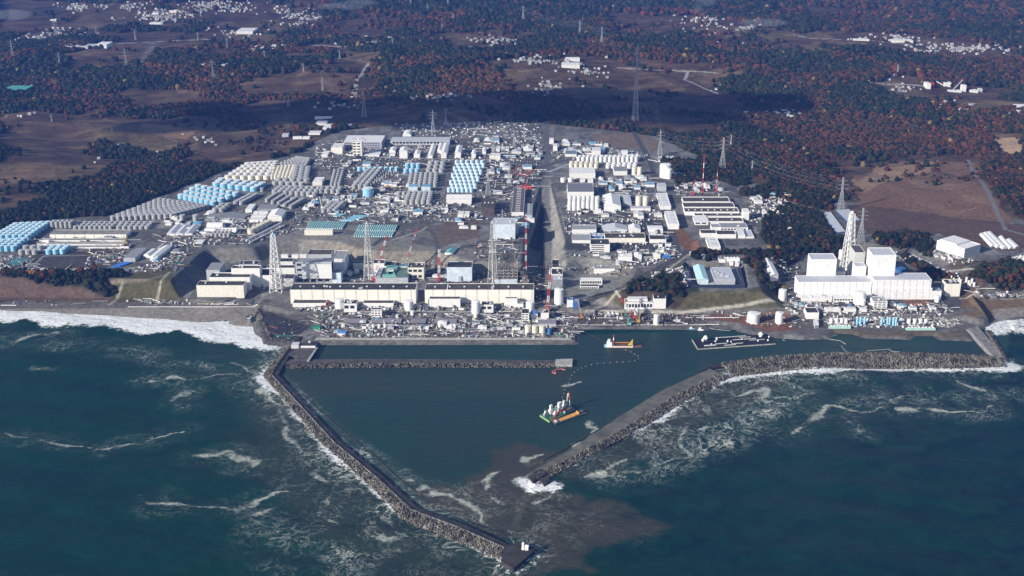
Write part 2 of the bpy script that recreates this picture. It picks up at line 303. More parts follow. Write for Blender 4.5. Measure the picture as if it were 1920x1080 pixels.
PAINT = [ # (pixels, colour, edge noise)
 ([(0,505),(230,512),(330,515),(345,560),(330,572),(0,575)], BRN, 10), ([(215,520),(320,500),(345,560),(320,570),(205,568)], GRASS, 6),
 ([(-900,574),(0,574),(480,572),(485,600),(470,612),(-900,620)], SAND, 4), ([(0,566),(300,566),(480,570),(480,578),(0,579)], (.13,.12,.11), 3),
 ([(405,458),(470,462),(490,492),(405,494),(372,460)], BANK, 3), ([(510,440),(650,440),(860,470),(870,500),(640,498),(620,480),(512,484)], (.19,.185,.165), 4),
 ([(560,455),(700,460),(860,475),(850,500),(650,498),(600,480)], (.22,.20,.165), 8), ([(322,512),(375,458),(405,494),(340,560)], (.105,.108,.11), 2),  # last: bank face turned from the sun, its shade put into the colour
 ([(463,465),(512,440),(520,480),(486,492)], (.105,.108,.11), 2),  # second bank face in shadow, likewise darkened by its ground colour
 ([(1004,380),(1021,380),(1023,560),(985,560),(975,520)], (.035,.036,.042), 1), ([(830,412),(905,412),(900,445),(825,462),(815,440)], (.13,.10,.085), 5), ([(870,465),(965,470),(965,505),(885,520),(865,500)], (.17,.165,.15), 4),  # first: ramp channel floor, the left bank's shadow deepened in paint
 ([(1030,335),(1060,420),(1062,560),(1040,560)], (.25,.245,.22), 2), ([(1060,460),(1110,465),(1160,505),(1150,550),(1060,575)], (.20,.20,.18), 3),
 ([(1100,556),(1290,500),(1300,545),(1390,548),(1470,545),(1475,582),(1250,582),(1170,576)], GRASS, 6), ([(1165,556),(1230,545),(1290,548),(1260,580),(1170,580)], (.06,.045,.03), 4),
 ([(1180,530),(1300,522),(1310,548),(1190,552)], (.035,.045,.022), 4), ([(1110,590),(1400,590),(1400,600),(1110,608)], (.12,.085,.07), 3),
 ([(1330,583),(1480,583),(1510,620),(1440,622),(1385,604),(1330,600)], (.17,.085,.055), 5), ([(1800,560),(1920,560),(1920,585),(1830,600),(1805,590)], (.15,.105,.065), 6),
 ([(1860,580),(1920,575),(1920,592),(1862,600)], SAND, 4), ([(1800,520),(1850,530),(1840,560),(1800,556)], BRN, 4),
 ([(1255,420),(1275,420),(1310,465),(1290,475),(1265,450)], (.16,.085,.05), 4), ([(1296,455),(1310,450),(1312,468),(1293,475)], (.26,.13,.07), 2),
 ([(65,475),(210,470),(205,502),(60,502)], (.062,.06,.062), 1), ([(1060,415),(1240,412),(1260,470),(1060,470)], (.06,.062,.07), 4),
 ([(600,310),(640,300),(760,300),(900,300),(900,312),(700,315)], (.10,.10,.09), 4), ([(900,310),(1020,310),(1020,345),(915,360)], (.085,.085,.09), 4),
 ([(960,312),(1010,318),(990,330),(960,330)], (.28,.09,.06), 3), ([(1110,252),(1190,248),(1238,264),(1236,284),(1120,272)], (.17,.13,.105), 3),
 ([(590,590),(1075,590),(1075,640),(590,640)], (.17,.16,.145), 5), ([(1080,590),(1320,588),(1320,612),(1080,612)], (.10,.085,.08), 4),
 ([(484,588),(500,582),(580,612),(545,640),(500,640)], (.045,.046,.055), 2), ([(1480,590),(1800,592),(1830,612),(1700,628),(1500,628)], (.11,.105,.10), 4),
 ([(1560,618),(1810,622),(1810,634),(1560,632)], (.12,.10,.075), 4), ([(1590,340),(1650,310),(1750,300),(1700,330),(1620,350)], (.24,.15,.09), 8), ([(1860,258),(1925,258),(1925,290),(1880,288)], (.38,.27,.17), 3),
 ([(1690,385),(1760,370),(1770,380),(1700,398)], (.16,.10,.06), 6), ([(1480,556),(1530,560),(1800,556),(1800,592),(1490,590)], (.075,.075,.08), 4), ([(1600,330),(1700,300),(1830,305),(1870,380),(1900,415),(1740,432),(1650,415),(1610,380)], (.165,.100,.066), 10), ([(1600,345),(1650,318),(1760,300),(1740,322),(1660,340),(1620,362)], (.27,.18,.11), 8), ([(1700,335),(1790,345),(1800,358),(1720,352)], (.20,.13,.085), 8), ([(1640,400),(1690,395),(1700,405),(1660,412)], (.26,.17,.10), 6), ([(1735,405),(1790,412),(1780,424),(1740,420)], (.22,.13,.08), 6), ([(1800,362),(1850,372),(1850,384),(1805,378)], (.19,.12,.08), 8), ([(1590,385),(1700,395),(1925,425),(1925,475),(1840,462),(1830,470),(1760,438),(1700,450),(1640,440),(1600,420)], (.10,.065,.048), 8), ([(1440,345),(1560,385),(1570,400),(1420,375)], (.09,.06,.04), 8), ([(1700,505),(1790,515),(1840,530),(1925,520),(1925,480),(1840,490)], (.08,.062,.045), 6), ([(265,230),(370,245),(350,262),(260,245)], (.22,.14,.085), 6),
 ([(1690,560),(1740,560),(1745,572),(1690,572)], (.18,.10,.065), 3), ([(930,470),(1015,470),(1010,545),(960,545)], (.12,.115,.11), 3),
]
PAINT = [(p, c, e) for p, c, e in PAINT]
steepc = np.hypot(*np.gradient(HH, gy, gx)); a = (sstep(.35, .6, steepc)*site*(1-opn)*(YY < 3300))[..., None]
ck = ck*(1-a*.6)+np.array([.15, .145, .13])*a*.6
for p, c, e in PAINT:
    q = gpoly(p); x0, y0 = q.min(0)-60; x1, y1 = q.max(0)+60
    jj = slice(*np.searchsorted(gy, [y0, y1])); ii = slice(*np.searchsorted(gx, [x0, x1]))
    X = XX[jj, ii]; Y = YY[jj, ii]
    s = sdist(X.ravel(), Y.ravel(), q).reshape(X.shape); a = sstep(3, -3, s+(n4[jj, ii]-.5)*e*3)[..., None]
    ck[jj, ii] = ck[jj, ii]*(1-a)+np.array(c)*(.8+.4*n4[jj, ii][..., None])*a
ROADS = [ # (pixels, width m, colour)
 ([(1025,228),(1025,330)], 16, (.11,.11,.12)), ([(1025,330),(1027,560)], 9, (.20,.195,.18)), ([(985,420),(1010,350),(1020,335)], 4, (.2,.2,.18)), ([(1022,345),(990,455),(962,520)], 4, (.22,.21,.19)), ([(1034,345),(1064,460)], 4, (.06,.06,.065)),
 ([(1080,575),(1150,546),(1215,515),(1275,480),(1290,470)], 17, (.075,.075,.078)), ([(1090,590),(1160,556),(1230,522),(1290,478)], 3, (.35,.33,.27)),
 ([(1190,250),(1218,300),(1245,390),(1272,470)], 14, (.075,.077,.082)), ([(560,320),(900,312),(1020,312),(1060,300)], 10, (.08,.08,.085)),
 ([(1020,325),(940,360),(880,385),(760,415),(700,460)], 10, (.075,.075,.08)), ([(1030,322),(1080,302)], 8, (.30,.34,.40)), ([(800,425),(815,440),(822,470),(818,500),(826,520)], 8, (.09,.09,.09)), ([(800,425),(790,433),(735,450)], 5, (.28,.28,.26)),
 ([(590,420),(760,420),(900,412),(985,412)], 9, (.085,.085,.085)), ([(0,506),(110,508),(240,505),(300,495),(345,460)], 7, (.11,.105,.10)), ([(200,410),(330,408),(400,405),(470,378),(560,330),(600,290)], 8, (.08,.08,.085)),
 ([(440,430),(500,395),(560,380),(640,340),(650,315)], 9, (.08,.08,.085)), ([(545,583),(800,583),(1060,584),(1280,582),(1470,580),(1600,590),(1780,588),(1830,580)], 8, (.13,.125,.12)),
 ([(1100,582),(1280,578),(1470,572)], 4, (.40,.38,.32)), ([(490,575),(500,640)], 6, (.055,.055,.065)), ([(1470,500),(1480,540),(1500,575),(1520,590)], 9, (.09,.09,.095)), ([(1500,500),(1440,520)], 5, (.1,.1,.1)),
 ([(1700,470),(1760,500),(1800,512),(1860,490),(1920,470)], 8, (.10,.10,.105)), ([(1710,478),(1770,510),(1830,505)], 3, (.38,.37,.34)), ([(1815,300),(1870,400),(1885,430),(1920,440)], 8, (.16,.16,.17)), ([(1800,560),(1920,556)], 4, (.35,.33,.28)),
 ([(205,572),(232,525)], 3, (.30,.28,.22)), ([(212,545),(280,530),(310,515)], 6, (.20,.17,.13)), ([(295,562),(318,510)], 3, (.36,.34,.28)), ([(60,500),(82,480),(210,478)], 2, (.3,.3,.27)),
 ([(690,120),(668,150),(664,185)], 12, (.30,.28,.26)), ([(1160,127),(1240,132),(1345,137)], 12, (.42,.38,.34)), ([(1290,135),(1283,150),(1345,175)], 10, (.28,.27,.27)), ([(590,85),(650,88),(760,98)], 16, (.42,.39,.38)),
 ([(900,60),(960,75)], 12, (.35,.30,.26)), ([(218,82),(300,78),(400,73)], 12, (.34,.31,.30)), ([(260,130),(290,80)], 14, (.16,.17,.20)), ([(1490,66),(1700,83)], 14, (.30,.28,.28)), ([(1830,42),(1920,62)], 18, (.34,.31,.30)),
 ([(1590,155),(1700,158),(1740,162)], 12, (.34,.31,.28)), ([(1660,158),(1680,135)], 8, (.12,.12,.13)), ([(300,290),(420,250),(600,205),(665,190)], 6, (.10,.08,.07)), ([(115,175),(200,225),(330,265)], 7, (.17,.12,.08)),
 ([(1380,345),(1450,370),(1560,400)], 3, (.26,.25,.23)), ([(1720,380),(1790,400),(1830,390)], 6, (.20,.14,.10)), ([(1310,478),(1400,505),(1430,510)], 6, (.13,.13,.13)), ([(1010,352),(1018,345)], 3, (.3,.3,.3)),
 ([(1070,430),(1240,425)], 6, (.08,.08,.09)), ([(1060,402),(1230,400)], 7, (.11,.11,.11)), ([(1060,340),(1215,338)], 6, (.09,.09,.10)), ([(900,70),(1100,90),(1240,100),(1500,120),(1920,150)], 8, (.22,.19,.17)), ([(100,180),(300,150),(450,120),(640,110),(900,140)], 7, (.2,.17,.14))]
for p, wd, c in ROADS:
    q = gpoly(p); x0, y0 = q.min(0)-40; x1, y1 = q.max(0)+40
    jj = slice(*np.searchsorted(gy, [y0, y1])); ii = slice(*np.searchsorted(gx, [x0, x1]))
    X = XX[jj, ii]; Y = YY[jj, ii]
    s = seg_d(X.ravel(), Y.ravel(), q, False).reshape(X.shape); a = sstep(wd*.5+2.2, wd*.5-1, s)[..., None]
    ck[jj, ii] = ck[jj, ii]*(1-a)+np.array(c)*a
    forest[jj, ii] *= (1-sstep(wd*.5+9, wd*.5+3, s))
fo = forest[..., None]; ck = ck*(1-fo)+fcol*fo*.8
def gridmesh(name, X, Y, Z, material, cols=None, floats=None):
    ny, nx = X.shape; me = bpy.data.meshes.new(name)
    me.vertices.add(nx*ny); me.vertices.foreach_set('co', np.stack([X, Y, Z], -1).astype(np.float32).ravel())
    a = (np.arange(ny-1)[:, None]*nx+np.arange(nx-1)[None]).ravel(); q = np.stack([a, a+1, a+nx+1, a+nx], -1).astype(np.int32)
    me.loops.add(q.size); me.loops.foreach_set('vertex_index', q.ravel()); me.polygons.add(len(q))
    me.polygons.foreach_set('loop_start', np.arange(0, q.size, 4, dtype=np.int32))
    me.polygons.foreach_set('use_smooth', np.ones(len(q), bool))
    if cols is not None:
        at = me.color_attributes.new('cover', 'FLOAT_COLOR', 'POINT'); at.data.foreach_set('color', np.concatenate([cols, np.ones(cols.shape[:2]+(1,))], -1).astype(np.float32).ravel())
    for k, v in (floats or {}).items():
        at = me.attributes.new(k, 'FLOAT', 'POINT'); at.data.foreach_set('value', v.astype(np.float32).ravel())
    me.materials.append(material); me.update(calc_edges=True); me.validate()
    return link(name, me)
gm = bpy.data.materials.new('ground'); gm.use_nodes = True; N = gm.node_tree.nodes; L = gm.node_tree.links; B_ = N['Principled BSDF']; B_.inputs['Roughness'].default_value = .95; B_.inputs['Specular IOR Level'].default_value = .1
at = N.new('ShaderNodeAttribute'); at.attribute_name = 'cover'
ge = N.new('ShaderNodeNewGeometry'); na = N.new('ShaderNodeTexNoise'); na.inputs['Scale'].default_value = .11; na.inputs['Detail'].default_value = 8; na.inputs['Roughness'].default_value = .75; L.new(ge.outputs['Position'], na.inputs['Vector'])
ma = N.new('ShaderNodeMapRange'); ma.inputs[1].default_value = .3; ma.inputs[2].default_value = .7; ma.inputs[3].default_value = .45; ma.inputs[4].default_value = 1.55; L.new(na.outputs['Fac'], ma.inputs[0])
mx = N.new('ShaderNodeMix'); mx.data_type = 'RGBA'; mx.blend_type = 'MULTIPLY'; mx.inputs['Factor'].default_value = 1
L.new(at.outputs['Color'], mx.inputs['A']); L.new(ma.outputs[0], mx.inputs['B']); L.new(mx.outputs['Result'], B_.inputs['Base Color'])
ground = gridmesh('ground', XX, YY, HH, gm, ck); tag(ground, 'brown fields, grey works yard and cut banks behind the shore', kind='structure')

# ---------------------------------------------------------------- sea
wx = axis(-1300, 1300, 3.4, -14000, 14000, 1.06); wy = axis(1050, 2400, 3.4, -9000, 2600, 1.06)
WX, WY = np.meshgrid(wx, wy); fx_ = WX.ravel(); fy_ = WY.ravel()
_a = 26; _w1 = (fbm(fx_, fy_, 75, 5, 201)-.5)*2*_a; _w2 = (fbm(fx_, fy_, 75, 5, 301)-.5)*2*_a
def dpw(pts): return seg_d(fx_+_w1*1.25, fy_+_w2*1.25, poly(pts), False).reshape(WX.shape)
def dpl(pts, closed=False): return seg_d(fx_, fy_, poly(pts), closed).reshape(WX.shape)
def dpo(pts): return sdist(fx_, fy_, poly(pts)).reshape(WX.shape)
wn = fbm(WX, WY, 60, 4, 71); wn2 = fbm(WX, WY, 22, 3, 81); wn3 = fbm(WX, WY, 250, 3, 91)
SB = [(545,650),(512,690),(500,706),(556,765),(616,832),(700,903),(760,962),(850,1000),(960,1047)]
NB = [(1005,905),(1130,830),(1225,785),(1330,715),(1400,700),(1560,690),(1760,688),(1893,688)]
foam = np.zeros(WX.shape)
for p, s0 in (([(-600,560),(0,580),(170,582),(330,590),(430,598),(480,606),(497,640),(522,655),(508,664),(450,648),(380,636),(310,622),(250,626),(180,614),(100,612),(40,602),(0,606),(-600,600)], 1.15),
              ([(1832,606),(1868,596),(1930,586),(2300,560),(2300,640),(1930,622),(1890,624),(1868,632),(1852,640),(1840,626)], 1.0)):
    foam = np.maximum(foam, s0*.95*sstep(16, -16, dpo(p)+(wn-.5)*50+(wn2-.5)*26))
for p, wd, st in ((SB[1:], 15, 1.0), (NB[:3], 11, .95), (NB[2:], 17, 1.05), ([(1893,688),(1880,670),(1850,640)], 10, .8), ([(505,650),(548,648)], 8, .7), ([(480,600),(505,650)], 22, 1.0), ([(985,905),(1000,915),(1030,912)], 16, 1.05), ([(940,1060),(965,1075),(1005,1040)], 7, .6)):
    foam = np.maximum(foam, st*sstep(wd*1.9, wd*.4, dpl(p)+(wn-.5)*26))
lace = np.zeros(WX.shape)
for p, wd, st in ((SB, 85, .95), (NB[1:6], 110, .95), (NB[5:], 70, .62), ([(960,1070),(850,1020),(700,990),(560,900)], 70, .42), ([(500,1030),(640,1060),(900,1090)], 70, .35), ([(880,930),(980,870),(1060,900),(1000,960),(1180,990)], 60, .3),
    ([(0,640),(200,650),(440,700),(500,760)], 60, .42), ([(60,690),(100,692)], 12, .9), ([(1120,890),(1290,850),(1400,790),(1480,740)], 70, .8), ([(1500,760),(1900,740)], 50, .45), ([(500,1000),(660,1050)], 60, .6)):
    lace = np.maximum(lace, st*sstep(wd, 0, dpl(p)))
line = np.zeros(WX.shape)
STREAK = [[(0,818),(60,824),(110,833),(200,838),(270,825),(330,803)],[(300,940),(400,946),(470,938),(530,912)],[(282,718),(310,706),(360,710),(400,702),(450,706)],[(340,760),(352,745),(366,735)],[(20,640),(60,632),(110,626)],
 [(1108,890),(1140,872),(1180,868)],[(1165,888),(1215,896),(1240,880),(1262,862),(1295,850),(1285,820),(1290,790)],[(1330,845),(1380,822),(1382,790)],[(1310,800),(1370,790),(1440,800)],[(1440,770),(1480,745),(1520,735)],[(1380,740),(1420,730),(1450,745)],
 [(770,903),(795,908),(808,930),(850,926),(868,934),(890,960),(900,980),(925,985),(950,1005),(965,1010),(985,995),(1010,990)],[(1105,787),(1125,800),(1092,820),(1070,835)],[(480,950),(520,945),(560,955)],[(700,995),(740,1020),(750,1040)],[(620,960),(640,985)],[(1090,1000),(1120,985),(1150,975)],
 [(905,895),(925,890),(930,915),(945,940)],[(1000,935),(1040,925),(1060,910)],[(965,870),(975,860),(1010,850)],[(1062,725),(1080,718),(1090,712)],[(1560,760),(1600,770),(1660,765)],[(1590,800),(1620,815)],[(1700,770),(1760,775),(1860,765)],[(1800,720),(1850,735)],[(1640,740),(1680,755),(1740,745)],[(1480,815),(1520,780),(1560,760)],[(1250,815),(1270,800),(1265,780)],[(470,720),(500,760),(540,800),(560,850)],[(540,870),(600,900),(620,940)],[(430,680),(470,700),(480,740)],[(350,860),(420,850),(470,870)]]
line_halo = np.zeros(WX.shape)
for p in STREAK:
    line_halo = np.maximum(line_halo, sstep(55, 0, dpw(p)))
    line = np.maximum(line, sstep(1, 0, dpw(p)/(2+30*fbm(WX, WY, 45, 3, 401)**2.6))*sstep(.30, .52, fbm(WX, WY, 34, 3, 431)))
def dpow(p): return sdist(fx_+_w1*1.5, fy_+_w2*1.5, poly(p)).reshape(WX.shape)
lace = np.maximum(lace, .27*sstep(0, 1, line*0+np.clip(line_halo, 0, 1)))
plume = sstep(10, -9, dpow([(880,905),(925,850),(985,828),(1050,840),(1075,870),(1010,900),(1040,915),(1150,930),(1190,965),(1250,985),(1240,1005),(1120,1010),(1100,1035),(1130,1075),(960,1090),(1010,1030),(960,1010),(880,985),(780,960),(790,930)])+(wn2-.5)*16)
plume = np.maximum(plume, .6*sstep(8, -8, dpow([(1010,865),(1120,800),(1330,690),(1345,700),(1180,800),(1020,890)])))
plume = np.maximum(plume, .42*sstep(30, -30, dpo([(510,740),(720,985),(960,1090),(760,1090),(560,960),(480,800)])+(wn3-.5)*160))
plume = np.maximum(plume, .62*sstep(6, -12, dpow([(1120,830),(1340,715),(1480,705),(1400,770),(1290,800),(1280,850),(1180,880),(1040,905)])))
plume = np.maximum(plume, .30*sstep(20, -20, dpo([(530,690),(1070,692),(1060,740),(700,730),(560,740)])+(wn3-.5)*70))
harb = sstep(6, -6, dpo([(545,645),(1900,600),(1880,680),(1345,690),(1000,900),(960,1000),(760,950),(620,820),(500,700)]))
foam = foam*(1-harb*sstep(4, -8, dpo([(545,645),(1830,610),(1870,676),(1345,688),(1100,835),(760,940),(620,820),(510,700)])))
lace = lace*(1-.93*sstep(6, -6, dpo([(560,650),(1830,610),(1870,676),(1345,688),(1060,850),(960,880),(800,900),(640,800),(520,690)])))
wm = bpy.data.materials.new('sea_water'); wm.use_nodes = True; N = wm.node_tree.nodes; L = wm.node_tree.links; B_ = N['Principled BSDF']
def A(n): a = N.new('ShaderNodeAttribute'); a.attribute_name = n; return a.outputs['Fac']
def nz(sc, det=5, dist=0, vec=None, rough=.55):
    t = N.new('ShaderNodeTexNoise'); t.inputs['Scale'].default_value = sc; t.inputs['Detail'].default_value = det; t.inputs['Distortion'].default_value = dist; t.inputs['Roughness'].default_value = rough; L.new(vec, t.inputs['Vector']); return t.outputs['Fac']
def mth(op, a, b=None, c=None):
    t = N.new('ShaderNodeMath'); t.operation = op
    for i, v in enumerate((a, b, c)):
        if v is None: continue
        if isinstance(v, (int, float)): t.inputs[i].default_value = v
        else: L.new(v, t.inputs[i])
    return t.outputs[0]
def rng(v, a, b, c=0, d=1):
    t = N.new('ShaderNodeMapRange'); L.new(v, t.inputs[0])
    for i, k in enumerate((a, b, c, d)): t.inputs[i+1].default_value = k
    return t.outputs[0]
def mixc(f, a, b):
    t = N.new('ShaderNodeMix'); t.data_type = 'RGBA'
    if isinstance(f, (int, float)): t.inputs['Factor'].default_value = f
    else: L.new(f, t.inputs['Factor'])
    for k, v in (('A', a), ('B', b)):
        if isinstance(v, tuple): t.inputs[k].default_value = (*v, 1)
        else: L.new(v, t.inputs[k])
    return t.outputs['Result']
pos = N.new('ShaderNodeNewGeometry').outputs['Position']
big = nz(.004, 4, .6, pos); med = nz(.03, 6, 1.0, pos)
sx = N.new('ShaderNodeSeparateXYZ'); L.new(pos, sx.inputs[0])
navy = mth('ADD', rng(sx.outputs[0], -300, 500, 0, .75), rng(big, .35, .65, -.3, .3))
dark = mixc(navy, (.0025, .029, .019), (.0012, .012, .024))
dark = mixc(rng(med, .35, .7), dark, (.004, .038, .028))
hb = mixc(rng(big, .35, .65), (.013, .046, .037), (.020, .041, .036))
c = mixc(A('harb'), dark, hb)
c = mixc(mth('MULTIPLY', A('lace'), .22), c, (.055, .095, .085))
c = mixc(mth('MULTIPLY', A('plume'), rng(med, .25, .62, .6, 1)), c, (.050, .047, .035))
fine = nz(.16, 7, .4, pos, .7)
rid = mth('ABSOLUTE', mth('SUBTRACT', nz(.028, 6, 1.6, pos, .62), .5))       # thin wandering lines
rid2 = mth('ABSOLUTE', mth('SUBTRACT', nz(.075, 5, 1.2, pos, .6), .5))
thin = mth('ADD', rng(rid, .0, .026, 1.15, 0), rng(rid2, 0, .030, .6, 0))
lc = mth('MULTIPLY', thin, mth('MULTIPLY', A('lace'), rng(nz(.012, 4, .8, pos), .40, .62, .12, 1.35)))
lc = mth('MULTIPLY', lc, rng(fine, .3, .6, .2, 1.2))
fm = rng(mth('ADD', A('foam'), rng(fine, .25, .75, -.75, .45)), .38, .85)
tear = nz(.16, 8, .8, pos, .82); ln = mth('MULTIPLY', rng(A('lines'), 0, .25), mth('MULTIPLY', rng(mth('ADD', A('lines'), mth('MULTIPLY', mth('SUBTRACT', tear, .5), 3.4)), .30, 1.15, 0, 1), .85))
caps = mth('MULTIPLY', rng(nz(.05, 9, .5, pos, .75), .70, .76, 0, .30), rng(A('harb'), 0, 1, 1, 0))
tot = mth('MINIMUM', mth('ADD', mth('ADD', mth('ADD', fm, lc), ln), caps), 1)
fcolr = mixc(rng(fm, 0, .6), (.50, .52, .46), (.80, .82, .82))
c = mixc(tot, c, fcolr); L.new(c, B_.inputs['Base Color'])
L.new(rng(tot, 0, 1, .30, .9), B_.inputs['Roughness']); B_.inputs['IOR'].default_value = 1.33; B_.inputs['Specular IOR Level'].default_value = .08
mp = N.new('ShaderNodeMapping'); mp.inputs['Rotation'].default_value = (0, 0, .5); mp.inputs['Scale'].default_value = (.7, 1.6, 1); L.new(pos, mp.inputs[0])
bh = mth('ADD', nz(.05, 8, .3, mp.outputs[0], .7), mth('MULTIPLY', nz(.01, 2, 0, mp.outputs[0]), 2)); bp = N.new('ShaderNodeBump'); bp.inputs['Strength'].default_value = .8; bp.inputs['Distance'].default_value = 5
L.new(mth('MULTIPLY', bh, rng(A('harb'), 0, 1, 1, .3)), bp.inputs['Height']); L.new(bp.outputs[0], B_.inputs['Normal'])
WZ = ((fbm(WX, WY, 70, 3, 5)-.5)*1.8+np.sin((WY*.97+WX*.22+60*fbm(WX, WY, 300, 3, 8))/15.5)*2.3*fbm(WX, WY, 260, 2, 6)+np.sin((WY*.93-WX*.35+70*fbm(WX, WY, 260, 3, 18))/9.5)*.9*fbm(WX, WY, 200, 2, 7))*(1-harb)*sstep(6000, 1500, np.hypot(WX, WY-2000))
sea = gridmesh('sea', WX, WY, WZ, wm, None, dict(foam=foam, lace=lace, lines=line, plume=plume, harb=harb)); tag(sea, 'dark teal sea with white surf and brown silt', kind='structure')
# ---------------------------------------------------------------- the woods
def icos(n):
    t = (1+5**.5)/2
    v = [(-1,t,0),(1,t,0),(-1,-t,0),(1,-t,0),(0,-1,t),(0,1,t),(0,-1,-t),(0,1,-t),(t,0,-1),(t,0,1),(-t,0,-1),(-t,0,1)]
    f = [(0,11,5),(0,5,1),(0,1,7),(0,7,10),(0,10,11),(1,5,9),(5,11,4),(11,10,2),(10,7,6),(7,1,8),(3,9,4),(3,4,2),(3,2,6),(3,6,8),(3,8,9),(4,9,5),(2,4,11),(6,2,10),(8,6,7),(9,8,1)]
    v = [Vector(p).normalized() for p in v]
    for _ in range(n):
        c = {}; g = []
        def mid(a, b):
            k = (min(a, b), max(a, b))
            if k not in c: v.append(((v[a]+v[b])/2).normalized()); c[k] = len(v)-1
            return c[k]
        for a, b, d in f:
            x, y, z = mid(a, b), mid(b, d), mid(d, a); g += [(a, x, z), (b, y, x), (d, z, y), (x, y, z)]
        f = g
    return v, f
fm_ = bpy.data.materials.new('foliage'); fm_.use_nodes = True; N = fm_.node_tree.nodes; L = fm_.node_tree.links; B_ = N['Principled BSDF']
B_.inputs['Roughness'].default_value = 1; B_.inputs['Specular IOR Level'].default_value = .05
a = N.new('ShaderNodeAttribute'); a.attribute_type = 'INSTANCER'; a.attribute_name = 'tcol'
g = N.new('ShaderNodeNewGeometry').outputs['Position']; nn = N.new('ShaderNodeTexNoise'); nn.inputs['Scale'].default_value = .35; nn.inputs['Detail'].default_value = 3; L.new(g, nn.inputs['Vector'])
mr = N.new('ShaderNodeMapRange'); mr.inputs[1].default_value = .3; mr.inputs[2].default_value = .7; mr.inputs[3].default_value = .55; mr.inputs[4].default_value = 1.4; L.new(nn.outputs['Fac'], mr.inputs[0])
x = N.new('ShaderNodeMix'); x.data_type = 'RGBA'; x.blend_type = 'MULTIPLY'; x.inputs['Factor'].default_value = 1; L.new(a.outputs['Color'], x.inputs['A']); L.new(mr.outputs[0], x.inputs['B']); L.new(x.outputs['Result'], B_.inputs['Base Color'])
def leafmat(name, rgb):
    m = mat(name, rgb, rough=1, var=.35, scale=.4, spec=.05); return m
LG = [leafmat('evergreen_leaves', (.028, .042, .020)), leafmat('olive_leaves', (.055, .055, .026)), leafmat('rust_leaves', (.13, .045, .022)), leafmat('yellow_leaves', (.17, .13, .035))]
BARK = mat('bark', (.06, .045, .035), rough=1)
# points of every tree of the woods
pts = []
y = 2050.0
while y < 9000:
    s = 7.2 if y < 3300 else (9.0 if y < 4300 else (12.0 if y < 6000 else 17.0))
    hw = 620+y*.46
    xs = np.arange(-hw, hw, s); xs = xs+RNG.uniform(-.45, .45, len(xs))*s; ys = y+RNG.uniform(-.45, .45, len(xs))*s
    fo_ = sample(forest, xs, ys); k = (fo_ > RNG.uniform(.25, .75, len(xs))) | ((RNG.uniform(0, 1, len(xs)) < .10*sstep(.56, .68, fbm(xs, ys, 130, 3, 77))) & (sample(SD, xs, ys) > 60) & (fo_ < .2))
    pts.append(np.stack([xs[k], ys[k], np.full(k.sum(), s)], -1)); y += s*.9
pts = np.concatenate(pts); zz = sample(HH, pts[:, 0], pts[:, 1]); au = sample(autumn, pts[:, 0], pts[:, 1])
rr = RNG.uniform(0, 1, len(pts)); isau = rr < np.clip(au*.95+.05, 0, 1); r2 = RNG.uniform(0, 1, len(pts))
cc = np.where(isau[:, None], np.array([.102, .044, .020])*(1-r2[:, None])+np.array([.070, .045, .024])*r2[:, None], np.array([.014, .026, .015])*(1-r2[:, None])+np.array([.038, .040, .018])*r2[:, None])
cc = cc*.80*RNG.uniform(.7, 1.3, (len(pts), 1))*(.75+.25*sstep(2500, 4200, pts[:, 1]))[:, None]*(.7+.6*fbm(pts[:, 0], pts[:, 1], 90, 3, 88))[:, None]; r3 = RNG.uniform(0, 1, len(pts)); cc[(r3 < .05) & isau] = (.12, .042, .028); cc[(r3 > .992)] = (.17, .13, .05)
sc = pts[:, 2]*(.38+.62*RNG.uniform(0, 1, len(pts))**1.6)
# nearest trees one can tell apart are objects of their own
order = np.argsort(pts[:, 1]); near = []
for i in order:
    q = PX(pts[i, 0], pts[i, 1], zz[i])
    if 0 < q[0] < 1920 and len(near) < 260 and (pts[i, 0] > 200 or pts[i, 0] < -500) and RNG.uniform() < .45: near.append(i)
def tree_meshes(col, seed):
    rs = random.Random(seed); v, f = icos(2); mb = MB()
    lob = [(Vector((rs.uniform(-1, 1), rs.uniform(-1, 1), rs.uniform(-.6, 1)))*.42, rs.uniform(.38, .62)) for _ in range(7)]
    for c_, r_ in lob:
        vs = []
        for p in v:
            k = 1+rs.uniform(-.28, .28); q = c_+p*r_*k; vs.append((q.x, q.y, q.z*.95+1.05))
        mb.add(vs, f)
    tr = MB(); tr.cyl(0, 0, .09, -.3, .9, 6, .05); tr.bar((0, 0, .5), (.35, .1, 1.0), .05); tr.bar((0, 0, .6), (-.3, -.2, 1.1), .05)
    return mb.mesh('crown', col), tr.mesh('trunk', BARK)
TM = [[tree_meshes(LG[k], 10*k+j) for j in range(3)] for k in range(4)]
TN = [('evergreen_tree', 'dark evergreen tree'), ('broadleaf_tree', 'olive green tree'), ('autumn_tree', 'rust red autumn tree'), ('autumn_tree', 'yellowing autumn tree')]
def zone_of(px, py):
    if px < 345: return 'on the sea cliff at the left'
    if px < 1330 and py > 500: return 'on the bank beside the sloping road'
    if px > 1790: return 'on the slope beyond the white turbine halls'
    if px > 1600: return 'behind the white reactor blocks'
    return 'in the wood left of the white reactor blocks'
for i in near:
    px, py = PX(pts[i, 0], pts[i, 1], zz[i]); k = (2 if r2[i] > .15 else 3) if isau[i] else (0 if r2[i] < .6 else 1)
    t = thing(TN[k][0], TN[k][1]+' '+zone_of(px, py), 'tree', (pts[i, 0], pts[i, 1], zz[i]), RNG.uniform(0, 6), 'trees '+zone_of(px, py))
    s_ = sc[i]*1.05; t.scale = (s_, s_, s_*RNG.uniform(.8, 1.15)); cm, tm_ = TM[k][i % 3]
    link('crown', cm, t); link('trunk', tm_, t)
keep = np.ones(len(pts), bool); keep[near] = False
